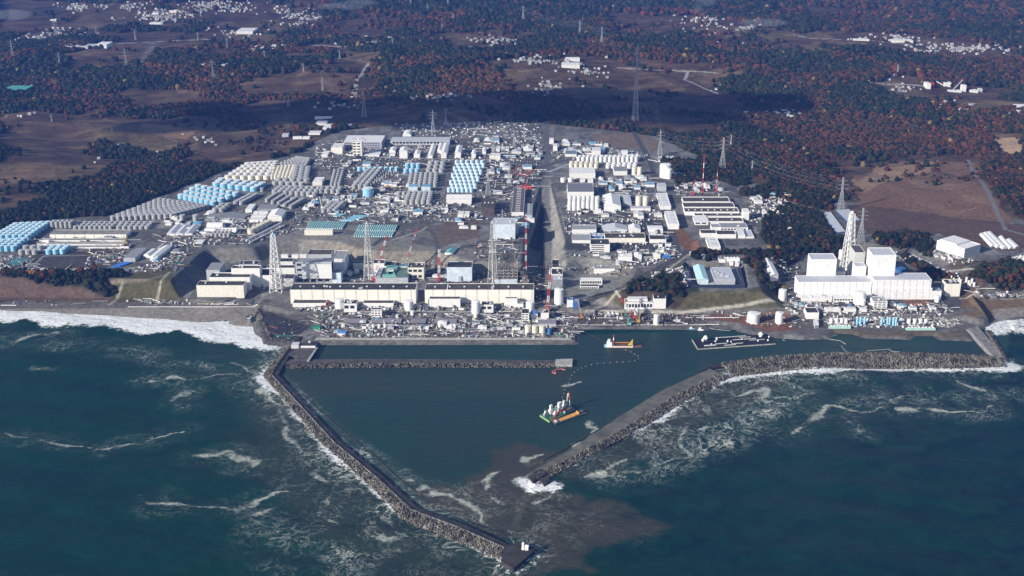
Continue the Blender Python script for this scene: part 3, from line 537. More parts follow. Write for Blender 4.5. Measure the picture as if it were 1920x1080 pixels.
pts, zz, cc, sc, isau = pts[keep], zz[keep], cc[keep], sc[keep], isau[keep]
def scatter(name, P3, colr, S, label, sub, zs, ns, noff, material, zoff, kindlabel):
    me = bpy.data.meshes.new(name); me.vertices.add(len(P3)); me.vertices.foreach_set('co', P3.astype(np.float32).ravel())
    a_ = me.attributes.new('tcol', 'FLOAT_COLOR', 'POINT'); a_.data.foreach_set('color', np.concatenate([colr, np.ones((len(P3), 1))], 1).astype(np.float32).ravel())
    a_ = me.attributes.new('tsc', 'FLOAT', 'POINT'); a_.data.foreach_set('value', S.astype(np.float32))
    o = link(name, me); tag(o, label, kind='stuff')
    ng = bpy.data.node_groups.new(name, 'GeometryNodeTree'); ng.interface.new_socket('Geometry', in_out='INPUT', socket_type='NodeSocketGeometry'); ng.interface.new_socket('Geometry', in_out='OUTPUT', socket_type='NodeSocketGeometry')
    n = ng.nodes; l = ng.links; gi = n.new('NodeGroupInput'); go = n.new('NodeGroupOutput'); join = n.new('GeometryNodeJoinGeometry')
    for q in range(3):
        ic = n.new('GeometryNodeMeshIcoSphere'); ic.inputs['Subdivisions'].default_value = sub; ic.inputs['Radius'].default_value = 1
        no = n.new('ShaderNodeTexNoise'); no.noise_dimensions = '4D'; no.inputs['Scale'].default_value = ns; no.inputs['Detail'].default_value = 2; no.inputs['W'].default_value = q*7.7
        sb = n.new('ShaderNodeVectorMath'); sb.operation = 'SUBTRACT'; sb.inputs[1].default_value = (.5, .5, .5); l.new(no.outputs['Color'], sb.inputs[0])
        sc_ = n.new('ShaderNodeVectorMath'); sc_.operation = 'SCALE'; sc_.inputs['Scale'].default_value = noff; l.new(sb.outputs[0], sc_.inputs[0])
        sp = n.new('GeometryNodeSetPosition'); l.new(ic.outputs['Mesh'], sp.inputs['Geometry']); l.new(sc_.outputs[0], sp.inputs['Offset'])
        tf = n.new('GeometryNodeTransform'); tf.inputs['Translation'].default_value = (0, 0, zoff); tf.inputs['Scale'].default_value = (1, 1, zs); l.new(sp.outputs[0], tf.inputs['Geometry'])
        sm = n.new('GeometryNodeSetMaterial'); sm.inputs['Material'].default_value = material; l.new(tf.outputs[0], sm.inputs['Geometry'])
        gi2 = n.new('GeometryNodeGeometryToInstance'); l.new(sm.outputs[0], gi2.inputs[0]); l.new(gi2.outputs[0], join.inputs[0])
    mp_ = n.new('GeometryNodeMeshToPoints'); l.new(gi.outputs[0], mp_.inputs['Mesh'])
    ip = n.new('GeometryNodeInstanceOnPoints'); l.new(mp_.outputs[0], ip.inputs['Points']); l.new(join.outputs[0], ip.inputs['Instance']); ip.inputs['Pick Instance'].default_value = True
    rv = n.new('FunctionNodeRandomValue'); rv.data_type = 'FLOAT_VECTOR'; rv.inputs['Max'].default_value = (0, 0, 6.28); l.new(rv.outputs[0], ip.inputs['Rotation'])
    na_ = n.new('GeometryNodeInputNamedAttribute'); na_.data_type = 'FLOAT'; na_.inputs['Name'].default_value = 'tsc'; l.new(na_.outputs[0], ip.inputs['Scale'])
    l.new(ip.outputs[0], go.inputs[0]); md = o.modifiers.new('scatter', 'NODES'); md.node_group = ng
    return o
P3 = np.stack([pts[:, 0], pts[:, 1], zz], -1)
scatter('evergreen_wood', P3[~isau], cc[~isau], sc[~isau], 'dark green woods covering the hills and field edges', 2, 1.15, 2.2, 1.1, fm_, .55, '')
scatter('autumn_wood', P3[isau], cc[isau], sc[isau], 'rust red and brown autumn woods on the hills', 2, .95, 2.2, 1.1, fm_, .5, '')
print('trees', len(P3))

# ---------------------------------------------------------------- breakwaters
def tetra():
    mb = MB(); c = [Vector((0, 0, 1)), Vector((.943, 0, -.333)), Vector((-.471, .816, -.333)), Vector((-.471, -.816, -.333))]
    for d in c:
        q = Vector((0, 0, 1)) if abs(d.z) < .9 else Vector((1, 0, 0)); p = d.cross(q).normalized(); q = d.cross(p); n = 6
        ring = [(math.cos(2*math.pi*i/n), math.sin(2*math.pi*i/n)) for i in range(n)]
        mb.add([p*(.42*a_)+q*(.42*b_) for a_, b_ in ring]+[d+p*(.27*a_)+q*(.27*b_) for a_, b_ in ring], [(i, (i+1) % n, n+(i+1) % n, n+i) for i in range(n)]+[tuple(range(n, 2*n))])
    return mb
TCON = mat('weathered_concrete_block', (.23, .215, .175), var=.55, scale=.09, rough=.95)
TET = tetra(); TETM = TET.mesh('tetrapod', TCON); TV = np.array(TET.v); TF = TET.f
def rotm(n):
    q = RNG.normal(size=(n, 4)); q /= np.linalg.norm(q, axis=1)[:, None]; w_, x, y, z = q.T
    return np.stack([1-2*(y*y+z*z), 2*(x*y-z*w_), 2*(x*z+y*w_), 2*(x*y+z*w_), 1-2*(x*x+z*z), 2*(y*z-x*w_), 2*(x*z-y*w_), 2*(y*z+x*w_), 1-2*(x*x+y*y)], -1).reshape(n, 3, 3)
def band(inner, outer, step, zi, zo, size, layers=1):
    """positions of blocks between two polylines with equal point counts"""
    out = []
    for i in range(len(inner)-1):
        a, b, c_, d = map(np.array, (inner[i], inner[i+1], outer[i], outer[i+1])); L_ = max(np.linalg.norm(b-a), np.linalg.norm(d-c_)); W = max(np.linalg.norm(c_-a), np.linalg.norm(d-b))
        nl = max(1, int(L_/step)); nw = max(1, int(W/step))
        for u in range(nl):
            for v_ in range(nw):
                s_ = (u+RNG.uniform(.1, .9))/nl; t_ = (v_+RNG.uniform(.1, .9))/nw
                p = (a*(1-s_)+b*s_)*(1-t_)+(c_*(1-s_)+d*s_)*t_
                out.append((p[0], p[1], zi*(1-t_)+zo*t_+RNG.uniform(-.8, .8), size*RNG.uniform(.8, 1.2)))
    return out
def wpl(p, z=0): return [G(a_, b_, z) for a_, b_ in p]
SBI = wpl([(547,646),(516,690),(508,704),(562,762),(624,830),(708,900),(770,958),(860,992),(945,1030)], 3)
SBO = wpl([(537,648),(503,688),(494,706),(546,766),(606,836),(690,908),(752,972),(846,1012),(935,1052)], 0)
REV_I = wpl([(486,582),(494,600),(509,632),(545,640)], 3); REV_O = wpl([(474,582),(480,612),(502,648),(548,652)], 0)
NBI = wpl([(1000,893),(1080,852),(1180,798),(1260,745),(1350,700)], 3); NBO = wpl([(1016,906),(1092,862),(1192,810),(1276,758),(1375,706)], 0)
NCI = wpl([(1350,684),(1440,672),(1560,664),(1680,664),(1800,668),(1868,672)], 4); NCO = wpl([(1375,706),(1460,698),(1560,692),(1680,691),(1800,691),(1888,689)], 0)
ICI = wpl([(530,684),(700,681),(900,681),(1068,681)], 3); ICO = wpl([(528,691),(700,690),(900,690),(1062,690)], 0)
JTI = wpl([(1850,622),(1876,668)], 3); JTO = wpl([(1856,620),(1892,680)], 0)
SHR_I = wpl([(1432,618),(1500,627),(1545,624)], 3); SHR_O = wpl([(1432,627),(1500,634),(1556,630)], 0)
SH2_I = wpl([(1600,619),(1700,622),(1712,620)], 2.5); SH2_O = wpl([(1600,623),(1700,632),(1716,628)], 0)
SH3_I = wpl([(1758,624),(1812,630)], 2.5); SH3_O = wpl([(1760,633),(1818,635)], 0)
HD_I = wpl([(530,681),(515,686)], 3); HD_O = wpl([(545,690),(520,700)], 0)
sbt = band(SBI, SBO, 3.3, 4.2, .2, 2.6)
rest = band(NBI, NBO, 3.6, 3.6, .2, 2.5)+band(NCI, NCO, 3.7, 7.0, .3, 2.9)+band(ICI, ICO, 3.8, 2.8, .1, 2.5)+band(JTI, JTO, 3.6, 3.5, .3, 2.6)+band(REV_I, REV_O, 4.2, 3.6, .3, 2.6)+band(SHR_I, SHR_O, 4.5, 2.2, .2, 2.2)+band(SH2_I, SH2_O, 4.5, 2, .1, 1.8)+band(SH3_I, SH3_O, 4.5, 2, .1, 1.8)
sbt.sort(key=lambda t: t[1]); ind = sbt[:290]; rest += sbt[290:]
for (x_, y_, z_, s_) in ind:
    o = link('tetrapod', TETM, None, (x_, y_, z_)); o.rotation_euler = tuple(RNG.uniform(0, 6.28, 3)); o.scale = (s_,)*3
    tag(o, 'grey four legged concrete block heaped at the seaward end of the left breakwater', 'concrete block', 'concrete blocks heaped along the left breakwater')
rest = np.array(rest); Rm = rotm(len(rest)); V = np.einsum('nij,vj->nvi', Rm, TV)*rest[:, 3][:, None, None]+rest[:, None, :3]
nv = len(TV); F = []
me = bpy.data.meshes.new('tetrapod_mound'); me.vertices.add(V.shape[0]*nv); me.vertices.foreach_set('co', V.astype(np.float32).ravel())
lt = np.array([len(f) for f in TF]); flat = np.array([i for f in TF for i in f]); nf = len(TF); n_ = len(rest)
vi = (flat[None]+np.arange(n_)[:, None]*nv).ravel(); me.loops.add(len(vi)); me.loops.foreach_set('vertex_index', vi.astype(np.int32))
st = np.concatenate([[0], np.cumsum(np.tile(lt, n_))[:-1]]); me.polygons.add(nf*n_); me.polygons.foreach_set('loop_start', st.astype(np.int32))
me.materials.append(TCON); me.update(calc_edges=True)
tag(link('tetrapod_mound', me), 'heaps of grey four legged concrete blocks along the breakwaters', kind='stuff')
print('tetrapods', n_)
def strip(a, b, z, zb, mb, mi=0):
    n = len(a)
    for i in range(n-1):
        mb.prism([a[i], a[i+1], b[i+1], b[i]], zb, z[i] if isinstance(z, list) else z, mi)
def slabthing(name, label, cat, lines, z, material, extra=None):
    mb = MB(); strip(lines[0], lines[1], z, -3, mb); t = thing(name, label, cat, (0, 0, 0)); mb.build('deck', material, t)
    if extra: extra(t)
    return t
DECK = mat('wet_dark_concrete', (.055, .050, .046), var=.4, scale=.08, rough=.8); DECKL = mat('pale_worn_concrete', (.155, .150, .125), var=.3, scale=.06)
SBE = wpl([(556,648),(528,690),(522,703),(574,760),(636,826),(722,896),(784,952),(872,984),(952,1020)], 4)
def sb_extra(t):
    # coping wall along the seaward edge, in jointed lengths
    for i in range(len(SBI)-1):
        a = np.array(SBI[i]); b = np.array(SBI[i+1]); e0 = np.array(SBE[i]); e1 = np.array(SBE[i+1])
        mb = MB(); k = .14; mb.prism([tuple(a), tuple(b), tuple(b+(e1-b)*k), tuple(a+(e0-a)*k)], 4.0, 5.6); mb.build('parapet', DECKL if i < 2 else CONC, t)
    mb = MB()
    for i in range(2, len(SBI)-1):
        a = np.array(SBI[i]); b = np.array(SBI[i+1]); e0 = np.array(SBE[i]); e1 = np.array(SBE[i+1]); n = int(np.linalg.norm(b-a)/38)
        for q in range(1, n):
            s_ = q/n; p = a*(1-s_)+b*s_; e = e0*(1-s_)+e1*s_; d = (b-a)/np.linalg.norm(b-a)*1.0
            p = p+(e-p)*.15; mb.prism([tuple(p), tuple(p+d), tuple(e+d), tuple(e)], 4.0, 4.25)
    mb.build('joint', DECKL, t)
slabthing('breakwater', 'long dark breakwater bending down from the left corner of the harbour', 'breakwater', (SBI, SBE), 4.0, DECK, sb_extra)
NBA = wpl([(993,888),(1060,838),(1150,785),(1240,732),(1335,684)], 2.5); 
slabthing('breakwater', 'sloping grey breakwater running from the harbour mouth up to the right', 'breakwater', (NBI, wpl([(985,892),(1066,846),(1155,786),(1235,736),(1330,692)], 2.5)), 3.2, DECKL)
def hdx(t):
    for q, (p, s_) in enumerate((([(998,887),(1014,880),(1024,890),(1010,898)], 4.6), ([(990,894),(1000,888),(1012,898),(1000,904)], 3.4), ([(1012,898),(1026,892),(1034,902),(1020,910)], 3.6))):
        mb = MB(); mb.prism(wpl(p, 3), -3, s_); mb.build('caisson_block', DECK, t)
th = thing('breakwater_end_blocks', 'broken dark concrete blocks at the foaming tip of the right breakwater', 'breakwater head', (0, 0, 0)); hdx(th)
slabthing('breakwater', 'broad block covered breakwater curving along the right of the harbour', 'breakwater', (wpl([(1330,692),(1395,678),(1480,672),(1600,664),(1760,665),(1868,672)], 3), wpl([(1335,683),(1390,674),(1480,667),(1600,660),(1760,661),(1850,664)], 3)), 3.4, DECK)
slabthing('jetty', 'straight concrete jetty closing the far right corner of the harbour', 'jetty', (wpl([(1812,618),(1858,668)], 4), wpl([(1832,610),(1882,668)], 4)), 4.2, CONC, lambda t: (lambda mb: (strip(wpl([(1812,618),(1858,668)], 5), wpl([(1817,617),(1864,668)], 5), 5.4, 4.2, mb), mb.build('parapet', CONCL, t)))(MB()))
slabthing('breakwater', 'straight inner breakwater lying across the harbour below the quay', 'breakwater', (wpl([(528,683),(700,681),(900,681),(1075,681)], 3), wpl([(545,674),(700,673),(900,674),(1040,676)], 3)), 3.2, mat('damp_concrete', (.12, .11, .10), var=.35, scale=.1),
          lambda t: (lambda mb: (mb.prism(wpl([(1040,684),(1073,684),(1074,673),(1042,674)], 4), -3, 4.6), mb.build('end_block', CONCL, t)))(MB()))
mb = MB(); mb.prism(wpl([(560,668),(538,666),(572,640),(595,640),(593,655),(578,676),(536,683)], 4)[::-1], -3, 4.2)
t = thing('dock_platform', 'dark concrete dock platform at the left inner corner of the harbour', 'dock', (0, 0, 0)); mb.build('deck', MATS['damp_concrete'], t)
mb = MB(); mb.prism(wpl([(547,646),(556,632),(566,632),(556,648)], 4)[::-1], -3, 5.2); mb.build('causeway', DECK, t)
mb = MB(); mb.prism(wpl([(575,677),(593,652),(596,652),(580,677)], 5), 4, 6); mb.build('parapet', CONCL, t)
# lighthouse platform and beacon
t = thing('end_platform', 'square dark concrete platform at the seaward end of the left breakwater', 'breakwater head', (0, 0, 0))
mb = MB(); mb.prism(wpl([(939,1053),(963,1067),(1003,1033),(975,1018),(945,1026)], 5)[::1], -3, 6.5, 0, True); mb.build('deck', DECK, t)
X, Y = G(981, 1030, 6.5); t = thing('lighthouse', 'small white lighthouse on the square end of the left breakwater', 'lighthouse', (X, Y, 6.5))
mb = MB(); mb.cyl(0, 0, 2.0, 0, 8, 12, 1.5); mb.build('tower', WHT, t); mb = MB(); mb.cyl(0, 0, 1.9, 8, 8.5, 12); mb.cyl(0, 0, .9, 8.5, 10.2, 10); mb.cyl(0, 0, 1.2, 10.2, 11, 10, .1); mb.build('lantern', WHT, t)
mb = MB(); mb.box(2.2, 6.5, -2.5, 2.5, 0, 5); mb.add([(2, -2.8, 5), (6.8, -2.8, 5), (6.8, 0, 6.6), (2, 0, 6.6), (2, 2.8, 5), (6.8, 2.8, 5)], [(0, 1, 2, 3), (3, 2, 5, 4)]); mb.build('hut', WHT, t)
# submerged training walls
for nm, p in (('low dark training wall just under water beside the left breakwater', [(566,738),(640,805),(700,852),(745,895),(783,923)]), ('low dark training wall just under water beside the right breakwater', [(1018,864),(1075,832),(1150,790),(1240,737),(1335,685)])):
    a = wpl(p, 1); mb = MB()
    for i in range(len(a)-1): mb.bar((*a[i], .2), (*a[i+1], .2), 1.5)
    tag(mb.build('training_wall', DECK), nm, 'training wall')
mb = MB(); X, Y = G(645, 832, 1); mb.cyl(X, Y, .5, 0, 9, 8); mb.cyl(X, Y, 1.1, 9, 11, 8, .3); tag(mb.build('harbour_beacon', DST), 'thin dark marker post on the training wall beside the left breakwater', 'beacon')
# ---------------------------------------------------------------- buildings
def top_h(X, Y, z0, yt):
    """height at which a point above X,Y shows at photo row yt"""
    lo, hi = 0.0, 260.0
    for _ in range(40):
        m = (lo+hi)/2
        if PX(X, Y, z0+m)[1] > yt: lo = m
        else: hi = m
    return lo
class Bld:
    """one building standing on the ground; local frame: u along the seaward wall, v inland"""
    def __init__(s, x0, x1, yb, yrf, yrb, name, label, cat='building', z=None, group=None, quad=None, h=None):
        if quad is not None:      # seaward left, seaward right, inland left base corners (pixels); yrf = roof row over first corner
            P0 = GT(*quad[0]) if z is None else (*G(*quad[0], z), z); z0 = P0[2]
            A_, B_, C_ = [np.array(G(*q, z0)) for q in quad]; s.H = h or top_h(A_[0], A_[1], z0, yrf); s.U = B_-A_; s.V = C_-A_
        else:
            if z is None:
                a = GT((x0+x1)/2, yb); z0 = a[2]
            else: z0 = z
            A_ = np.array(G(x0, yb, z0)); B_ = np.array(G(x1, yb, z0)); s.H = h or max(1.5, top_h(A_[0], A_[1], z0, yrf)); s.U = B_-A_
            px = PX(A_[0], A_[1], z0+s.H)[0]; Yb = G(px, yrb, z0+s.H)[1]; s.V = np.array([0, max(3.0, Yb-A_[1])])
        s.z0 = z0; s.A = A_; s.w = np.linalg.norm(s.U); s.d = np.linalg.norm(s.V)
        s.t = thing(name, label, cat, (A_[0], A_[1], z0), 0, group)
    def p(s, u, v, z, out=0.0):
        q = s.U*u+s.V*v
        return (q[0], q[1], z)
    def pr(s, mb, u0, u1, v0, v1, z0, z1, mi=0, top=True, bot=False):
        mb.prism([s.p(u0, v0, 0)[:2], s.p(u1, v0, 0)[:2], s.p(u1, v1, 0)[:2], s.p(u0, v1, 0)[:2]], z0, z1, mi, top, bot)
    def front(s, mb, u0, u1, z0, z1, off=.12):
        a = s.p(u0, 0, z0); b = s.p(u1, 0, z0); n = np.array([s.U[1], -s.U[0]])/s.w*off
        mb.prism([(a[0]+n[0], a[1]+n[1]), (b[0]+n[0], b[1]+n[1]), (b[0], b[1]), (a[0], a[1])], z0, z1, 0, True, True)
def building(x0, x1, yb, yrf, yrb, name='hall', label=None, wall=None, roof=None, shape='flat', units=0, win=None, door=False, par=.8, cat='building', z=None, group=None, quad=None, h=None, ridge='v', vents=0, skirt=None, louvre=0):
    wall = wall or W_; roof = roof or DR
    b = Bld(x0, x1, yb, yrf, yrb, name, label, cat, z, group, quad, h)
    if h and quad is None: b.V = np.array([0, min(28, max(6, np.linalg.norm(b.V)))]); b.d = b.V[1]
    H = b.H; eu = .6/b.w; ev = .6/b.d
    mb = MB(); b.pr(mb, 0, 1, 0, 1, -2.5, H-(.3 if shape == 'flat' else 0), 0, shape != 'flat'); 
    rs = random.Random(int(x0*7+yb*13))
    if shape == 'flat':
        if par > 0:
            for u0, u1, v0, v1 in ((0, 1, 0, ev), (0, 1, 1-ev, 1), (0, eu, ev, 1-ev), (1-eu, 1, ev, 1-ev)): b.pr(mb, u0, u1, v0, v1, H-.3, H+par)
        mb.build('wall', wall, b.t); rb = MB(); b.pr(rb, eu if par > 0 else 0, 1-(eu if par > 0 else 0), ev if par > 0 else 0, 1-(ev if par > 0 else 0), H-.35, H-.02); rb.build('roof', roof, b.t)
    elif shape == 'gable':
        k = min(b.w, b.d)*.16; mb.build('wall', wall, b.t); rb = MB()
        if ridge == 'v':
            P = [b.p(-.02, -.01, H), b.p(.5, -.01, H+k), b.p(1.02, -.01, H), b.p(-.02, 1.01, H), b.p(.5, 1.01, H+k), b.p(1.02, 1.01, H)]; rb.add(P, [(0, 1, 4, 3), (1, 2, 5, 4), (0, 2, 1), (3, 4, 5), (0, 3, 5, 2)])
        else:
            P = [b.p(-.01, -.02, H), b.p(-.01, .5, H+k), b.p(-.01, 1.02, H), b.p(1.01, -.02, H), b.p(1.01, .5, H+k), b.p(1.01, 1.02, H)]; rb.add(P, [(0, 3, 4, 1), (1, 4, 5, 2), (0, 1, 2), (3, 5, 4), (0, 2, 5, 3)])
        rb.build('roof', roof, b.t)
    elif shape == 'vault':
        mb.v = []; mb.f = []; mb.m = []; rb = MB(); n = 10; h0 = H*.35
        b.pr(mb, 0, 1, 0, 1, -2.5, h0); mb.build('wall', wall, b.t)
        vs = []
        for e in (0, 1):
            for i in range(n+1):
                a = math.pi*i/n; u = .5-.5*math.cos(a); zz_ = h0+(H-h0)*math.sin(a)
                vs.append(b.p(u, e, zz_) if ridge == 'v' else b.p(e, u, zz_))
        rb.add(vs, [(i, i+1, n+2+i, n+1+i) for i in range(n)]+[tuple(range(n+1)), tuple(range(n+1, 2*n+2))]); o = rb.build('roof', roof, b.t)
    if skirt:
        mb = MB(); b.pr(mb, -.02, 1.02, -skirt[0]/b.d, .02, -2.5, H*skirt[1], 0, True); mb.build('lower_wall', wall, b.t)
    for q in range(units):
        u = rs.uniform(.1, .8); v = rs.uniform(.2, .65); mb = MB(); b.pr(mb, u, u+rs.uniform(2, 5)/b.w, v, min(.95, v+rs.uniform(2, 5)/b.d), H-.02, H+rs.uniform(1.2, 2.6)); mb.build('roof_unit', rs.choice([W_, GL, STEEL]), b.t)
    for q in range(vents):
        u = (q+.6)/(vents+.4); mb = MB(); b.pr(mb, u, u+3/b.w, .45, .45+3/b.d, H, H+1.6); mb.build('roof_vent', WHT, b.t)
    if louvre:
        for q in range(louvre):
            v = (q+.5)/louvre; mb = MB(); b.pr(mb, .3, .7, v, v+.25/louvre, H+.02, H+.9); mb.build('ridge_vent', GL, b.t)
    if win:
        nr, nc = win
        for r in range(nr):
            z0 = H*(r+.35)/nr; z1 = H*(r+.78)/nr
            for c_ in range(nc):
                u = .04+.92*c_/nc; mb = MB(); b.front(mb, u, u+.92/nc*.72, z0, z1); mb.build('window', WIN, b.t)
    if door:
        mb = MB(); b.front(mb, .03, .03+min(.2, 7/b.w), 0, min(9, H*.4), .15); mb.build('door', DST, b.t)
    return b
# the four big seaward halls and blocks --------------------------------------------------
D10 = 10
b = building(545, 780, 569, 544, 531, 'turbine_hall', 'long cream hall with dark damaged roof, nearest the striped steel stacks on the left', CRP, DR, units=3, door=True, z=D10, vents=9)
for q, (u, v, r) in enumerate(((.56, .3, 5), (.32, .5, 2), (.75, .6, 2.2), (.47, .6, 2))):
    mb = MB(); p_ = b.p(u, v, 0); mb.cyl(p_[0], p_[1], r, b.H, b.H+.9, 12, r*.8); mb.build('roof_patch', GL if q == 0 else BR, b.t)
b = building(797, 1001, 569, 544, 532, 'turbine_hall', 'long cream hall with dark roof left of the ramp foot and red mast', CRP, BR, units=2, door=True, z=D10, vents=7)
for q in range(2):
    mb = MB(); b.pr(mb, [.2, .62][q], [.2, .62][q]+.008, 0.02, .98, b.H, b.H+1.2); mb.build('roof_divider', WHT, b.t)
building(370, 458, 557, 536, 527, 'waste_building', 'cream low block at the left end of the front row', CR, DR, units=2, z=D10, par=1.2)
building(394, 470, 545, 521, 512, 'waste_building', 'wide cream block with dark sunken roof behind the left end block', W_, DR, z=D10, par=1.5, units=1)
building(436, 489, 538, 504, 498, 'service_block', 'white block with dark roof below the slate bank', W_, DR, z=D10, par=1.2, units=2)
building(388, 413, 525, 506, 492, 'service_block', 'low shed with grey ribbed roof and red front edge beside the slate bank', GL, GR, z=D10, par=0)
building(388, 412, 509, 505, 504, 'gantry', 'thin red edge girder of the low ribbed shed by the slate bank', RED, RED, z=16, par=0)
building(449, 485, 512, 496, 489, 'service_block', 'low grey block with round tank tops below the slate bank', GL, DR, z=D10, units=3)
building(485, 511, 537, 517, 504, 'service_block', 'white square block left of the lattice stack', W_, DR, z=D10, par=1)
building(532, 551, 538, 523, 514, 'service_block', 'white square block just right of the first lattice stack', W_, DR, z=D10, par=1)
building(500, 553, 514, 503, 497, 'service_block', 'long low white block behind the first lattice stack', W_, DR, z=D10, par=1)
building(524, 549, 499, 491, 484, 'service_block', 'small white block with dark roof behind the first stack', W_, DR, z=D10, par=.8)
for i, x in enumerate((527, 547, 562)): building(x, x+13, 485, 478, 476, 'site_hut', 'white box hut, %s of three at the foot of the grey bank' % ORD[i+1], W_, WR, z=D10, par=0)
# first reactor block with the white steel cover
b = building(556, 624, 531, 492, 484, 'reactor_building', 'reactor building under a big white box cover beside the first stack', GL, GR, z=D10, par=.8, win=(4, 5))
mb = MB(); b.pr(mb, .18, 1.0, -.22, .55, 12, b.H-2); mb.build('cover', WHT, b.t); mb = MB(); b.pr(mb, .18, 1.0, -.22, .55, b.H-2, b.H-1.4); mb.build('cover_roof', LR, b.t)
building(578, 622, 505, 478, 468, 'reactor_annex', 'tall block with dark sunken roof behind the white cover', GL, BR, z=D10, par=1.2)
building(624, 647, 516, 486, 470, 'reactor_annex', 'grey roofed block right of the white cover', W_, GW, z=D10, par=.8)
building(624, 640, 531, 512, 505, 'reactor_annex', 'shaded blue grey annex right of the white cover', WB, GW, z=D10, par=.5)
# second reactor with green structure
b = building(704, 765, 532, 522, 500, 'reactor_building', 'squat grey reactor building with green steelwork on its open top', GL, DST, z=D10, par=1.5)
for u0, u1, v0, v1, h0, h1 in ((.2, .62, .1, .2, 0, 4), (.25, .6, .5, .9, 1, 6), (.3, .36, .15, .85, 0, 3), (.5, .56, .15, .85, 0, 3)):
    mb = MB(); b.pr(mb, u0, u1, v0, v1, b.H+h0, b.H+h1); mb.build('steel_frame', mat('sea_green_steel', (.20, .50, .42)), b.t)
mb = MB(); b.pr(mb, .62, .98, .1, .95, b.H, b.H+2.5); mb.build('deck', mat('dull_green_deck', (.13, .20, .18)), b.t); mb = MB(); b.pr(mb, .30, .52, .35, .55, b.H+6, b.H+7.5); mb.build('machine', WHT, b.t)
mb = MB(); b.pr(mb, .02, .14, .0, .9, b.H+.2, b.H+1); mb.build('walkway', GL, b.t)
building(663, 681, 506, 494, 490, 'service_block', 'small cream block left of the second stack', CR, DR, z=D10, par=.8)
building(681, 700, 508, 496, 491, 'service_block', 'cream block hidden behind the second stack', CR, DR, z=D10, par=.8)
building(700, 721, 512, 495, 487, 'service_block', 'white framed block right of the second stack', W_, BR, z=D10, par=1.5)
building(721, 740, 512, 500, 491, 'service_block', 'open topped block behind the green steelwork', CR, BR, z=D10, par=1.2)
building(749, 764, 514, 500, 494, 'service_block', 'pale block below the second leaning crane', STEEL, TLR, z=D10, par=.5)
b = building(765, 795, 524, 503, 493, 'service_block', 'ruined two part block with open roof bays right of the green steelwork', CR, BR, z=D10, par=1.5, win=(2, 3), units=3)
b = building(838, 885, 528, 502, 491, 'reactor_building', 'blue white cube of a reactor building with flat dark roof', WB, DR, z=D10, par=1.0)
mb = MB(); b.front(mb, .45, .58, 0, b.H*.4, 2.5); mb.build('stair_tower', GL, b.t)
# steel frame reactor
b = Bld(927, 970, 532, 506, 497, 'reactor_building', 'bare steel framework over the last reactor, left of the tall red mast', 'building', D10)
mb = MB(); b.pr(mb, 0, 1, 0, 1, -2, b.H*.32); mb.build('lower_wall', WB, b.t)
mb = MB()
for i in range(6):
    for v in (0, 1):
        mb.bar(b.p(i/5, v, b.H*.3), b.p(i/5, v, b.H), 1.0)
        if i < 5:
            for k in range(3):
                z0 = b.H*(.32+.22*k); z1 = b.H*(.32+.22*(k+1)); mb.bar(b.p(i/5, v, z0), b.p((i+1)/5, v, z1), .5); mb.bar(b.p(i/5, v, z1), b.p((i+1)/5, v, z1), .9)
    mb.bar(b.p(i/5, 0, b.H), b.p(i/5, 1, b.H), .8)
mb.build('steel_frame', CONCL, b.t); mb = MB(); b.pr(mb, .05, .95, .1, .95, b.H*.3, b.H*.55); mb.build('floor', BR, b.t)
rs = random.Random(4); mb = MB()
for i in range(60): a = [rs.uniform(0, 1), rs.uniform(.1, 1)]; mb.bar(b.p(a[0], a[1], b.H*.7), b.p(a[0]+rs.uniform(-.2, .2), a[1]+rs.uniform(-.3, .3), b.H*rs.uniform(.9, 1.25)), .6)
mb.build('bent_girder', CONC, b.t)
# terraced block behind third stack
for k, (x0, x1, yb, yf, yr, wl, rf) in enumerate(((928, 956, 475, 460, 450, W_, DR), (928, 957, 468, 446, 438, W_, DR), (926, 956, 460, 437, 432, W_, DR))):
    building(x0, x1, yb, yf, yr, 'process_building', ['lowest step of the white terraced block behind the third stack', 'middle step of the white terraced block behind the third stack', 'upper step of the white terraced block behind the third stack'][k], wl, rf, z=D10 if k == 0 else 12, par=1, win=(2, 4))
building(923, 966, 448, 421, 409, 'process_building', 'blue grey roofed top block behind the third stack', WB, LR, par=.5, units=3); building(956, 972, 452, 434, 422, 'process_building', 'narrow pale block beside the terraced block', GL, LR, z=20, par=.4)
building(902, 920, 463, 448, 439, 'process_building', 'white cube with dark roof left of the third stack', W_, DR, z=14, par=.8)
# ramp foot tower block
building(1035, 1056, 512, 502, 487, 'control_block', 'white framed block at the foot of the central ramp, uppermost', W_, DR, z=D10, par=1.2, units=3)
building(1034, 1055, 530, 515, 504, 'control_block', 'white block with dark roof in the middle of the ramp foot group', W_, DR, z=D10, par=1.2, units=2)
building(1034, 1055, 546, 526, 517, 'control_block', 'grey ribbed block nearest the sea in the ramp foot group', GR, LR, z=D10, par=.6, units=2)
building(1063, 1074, 576, 563, 558, 'control_block', 'small white block right of the white round tank', W_, BLU, z=D10, par=.6); building(1074, 1086, 578, 566, 560, 'control_block', 'small shaded blue block at the foot of the sloping road', BLU, GW, z=D10, par=.4)
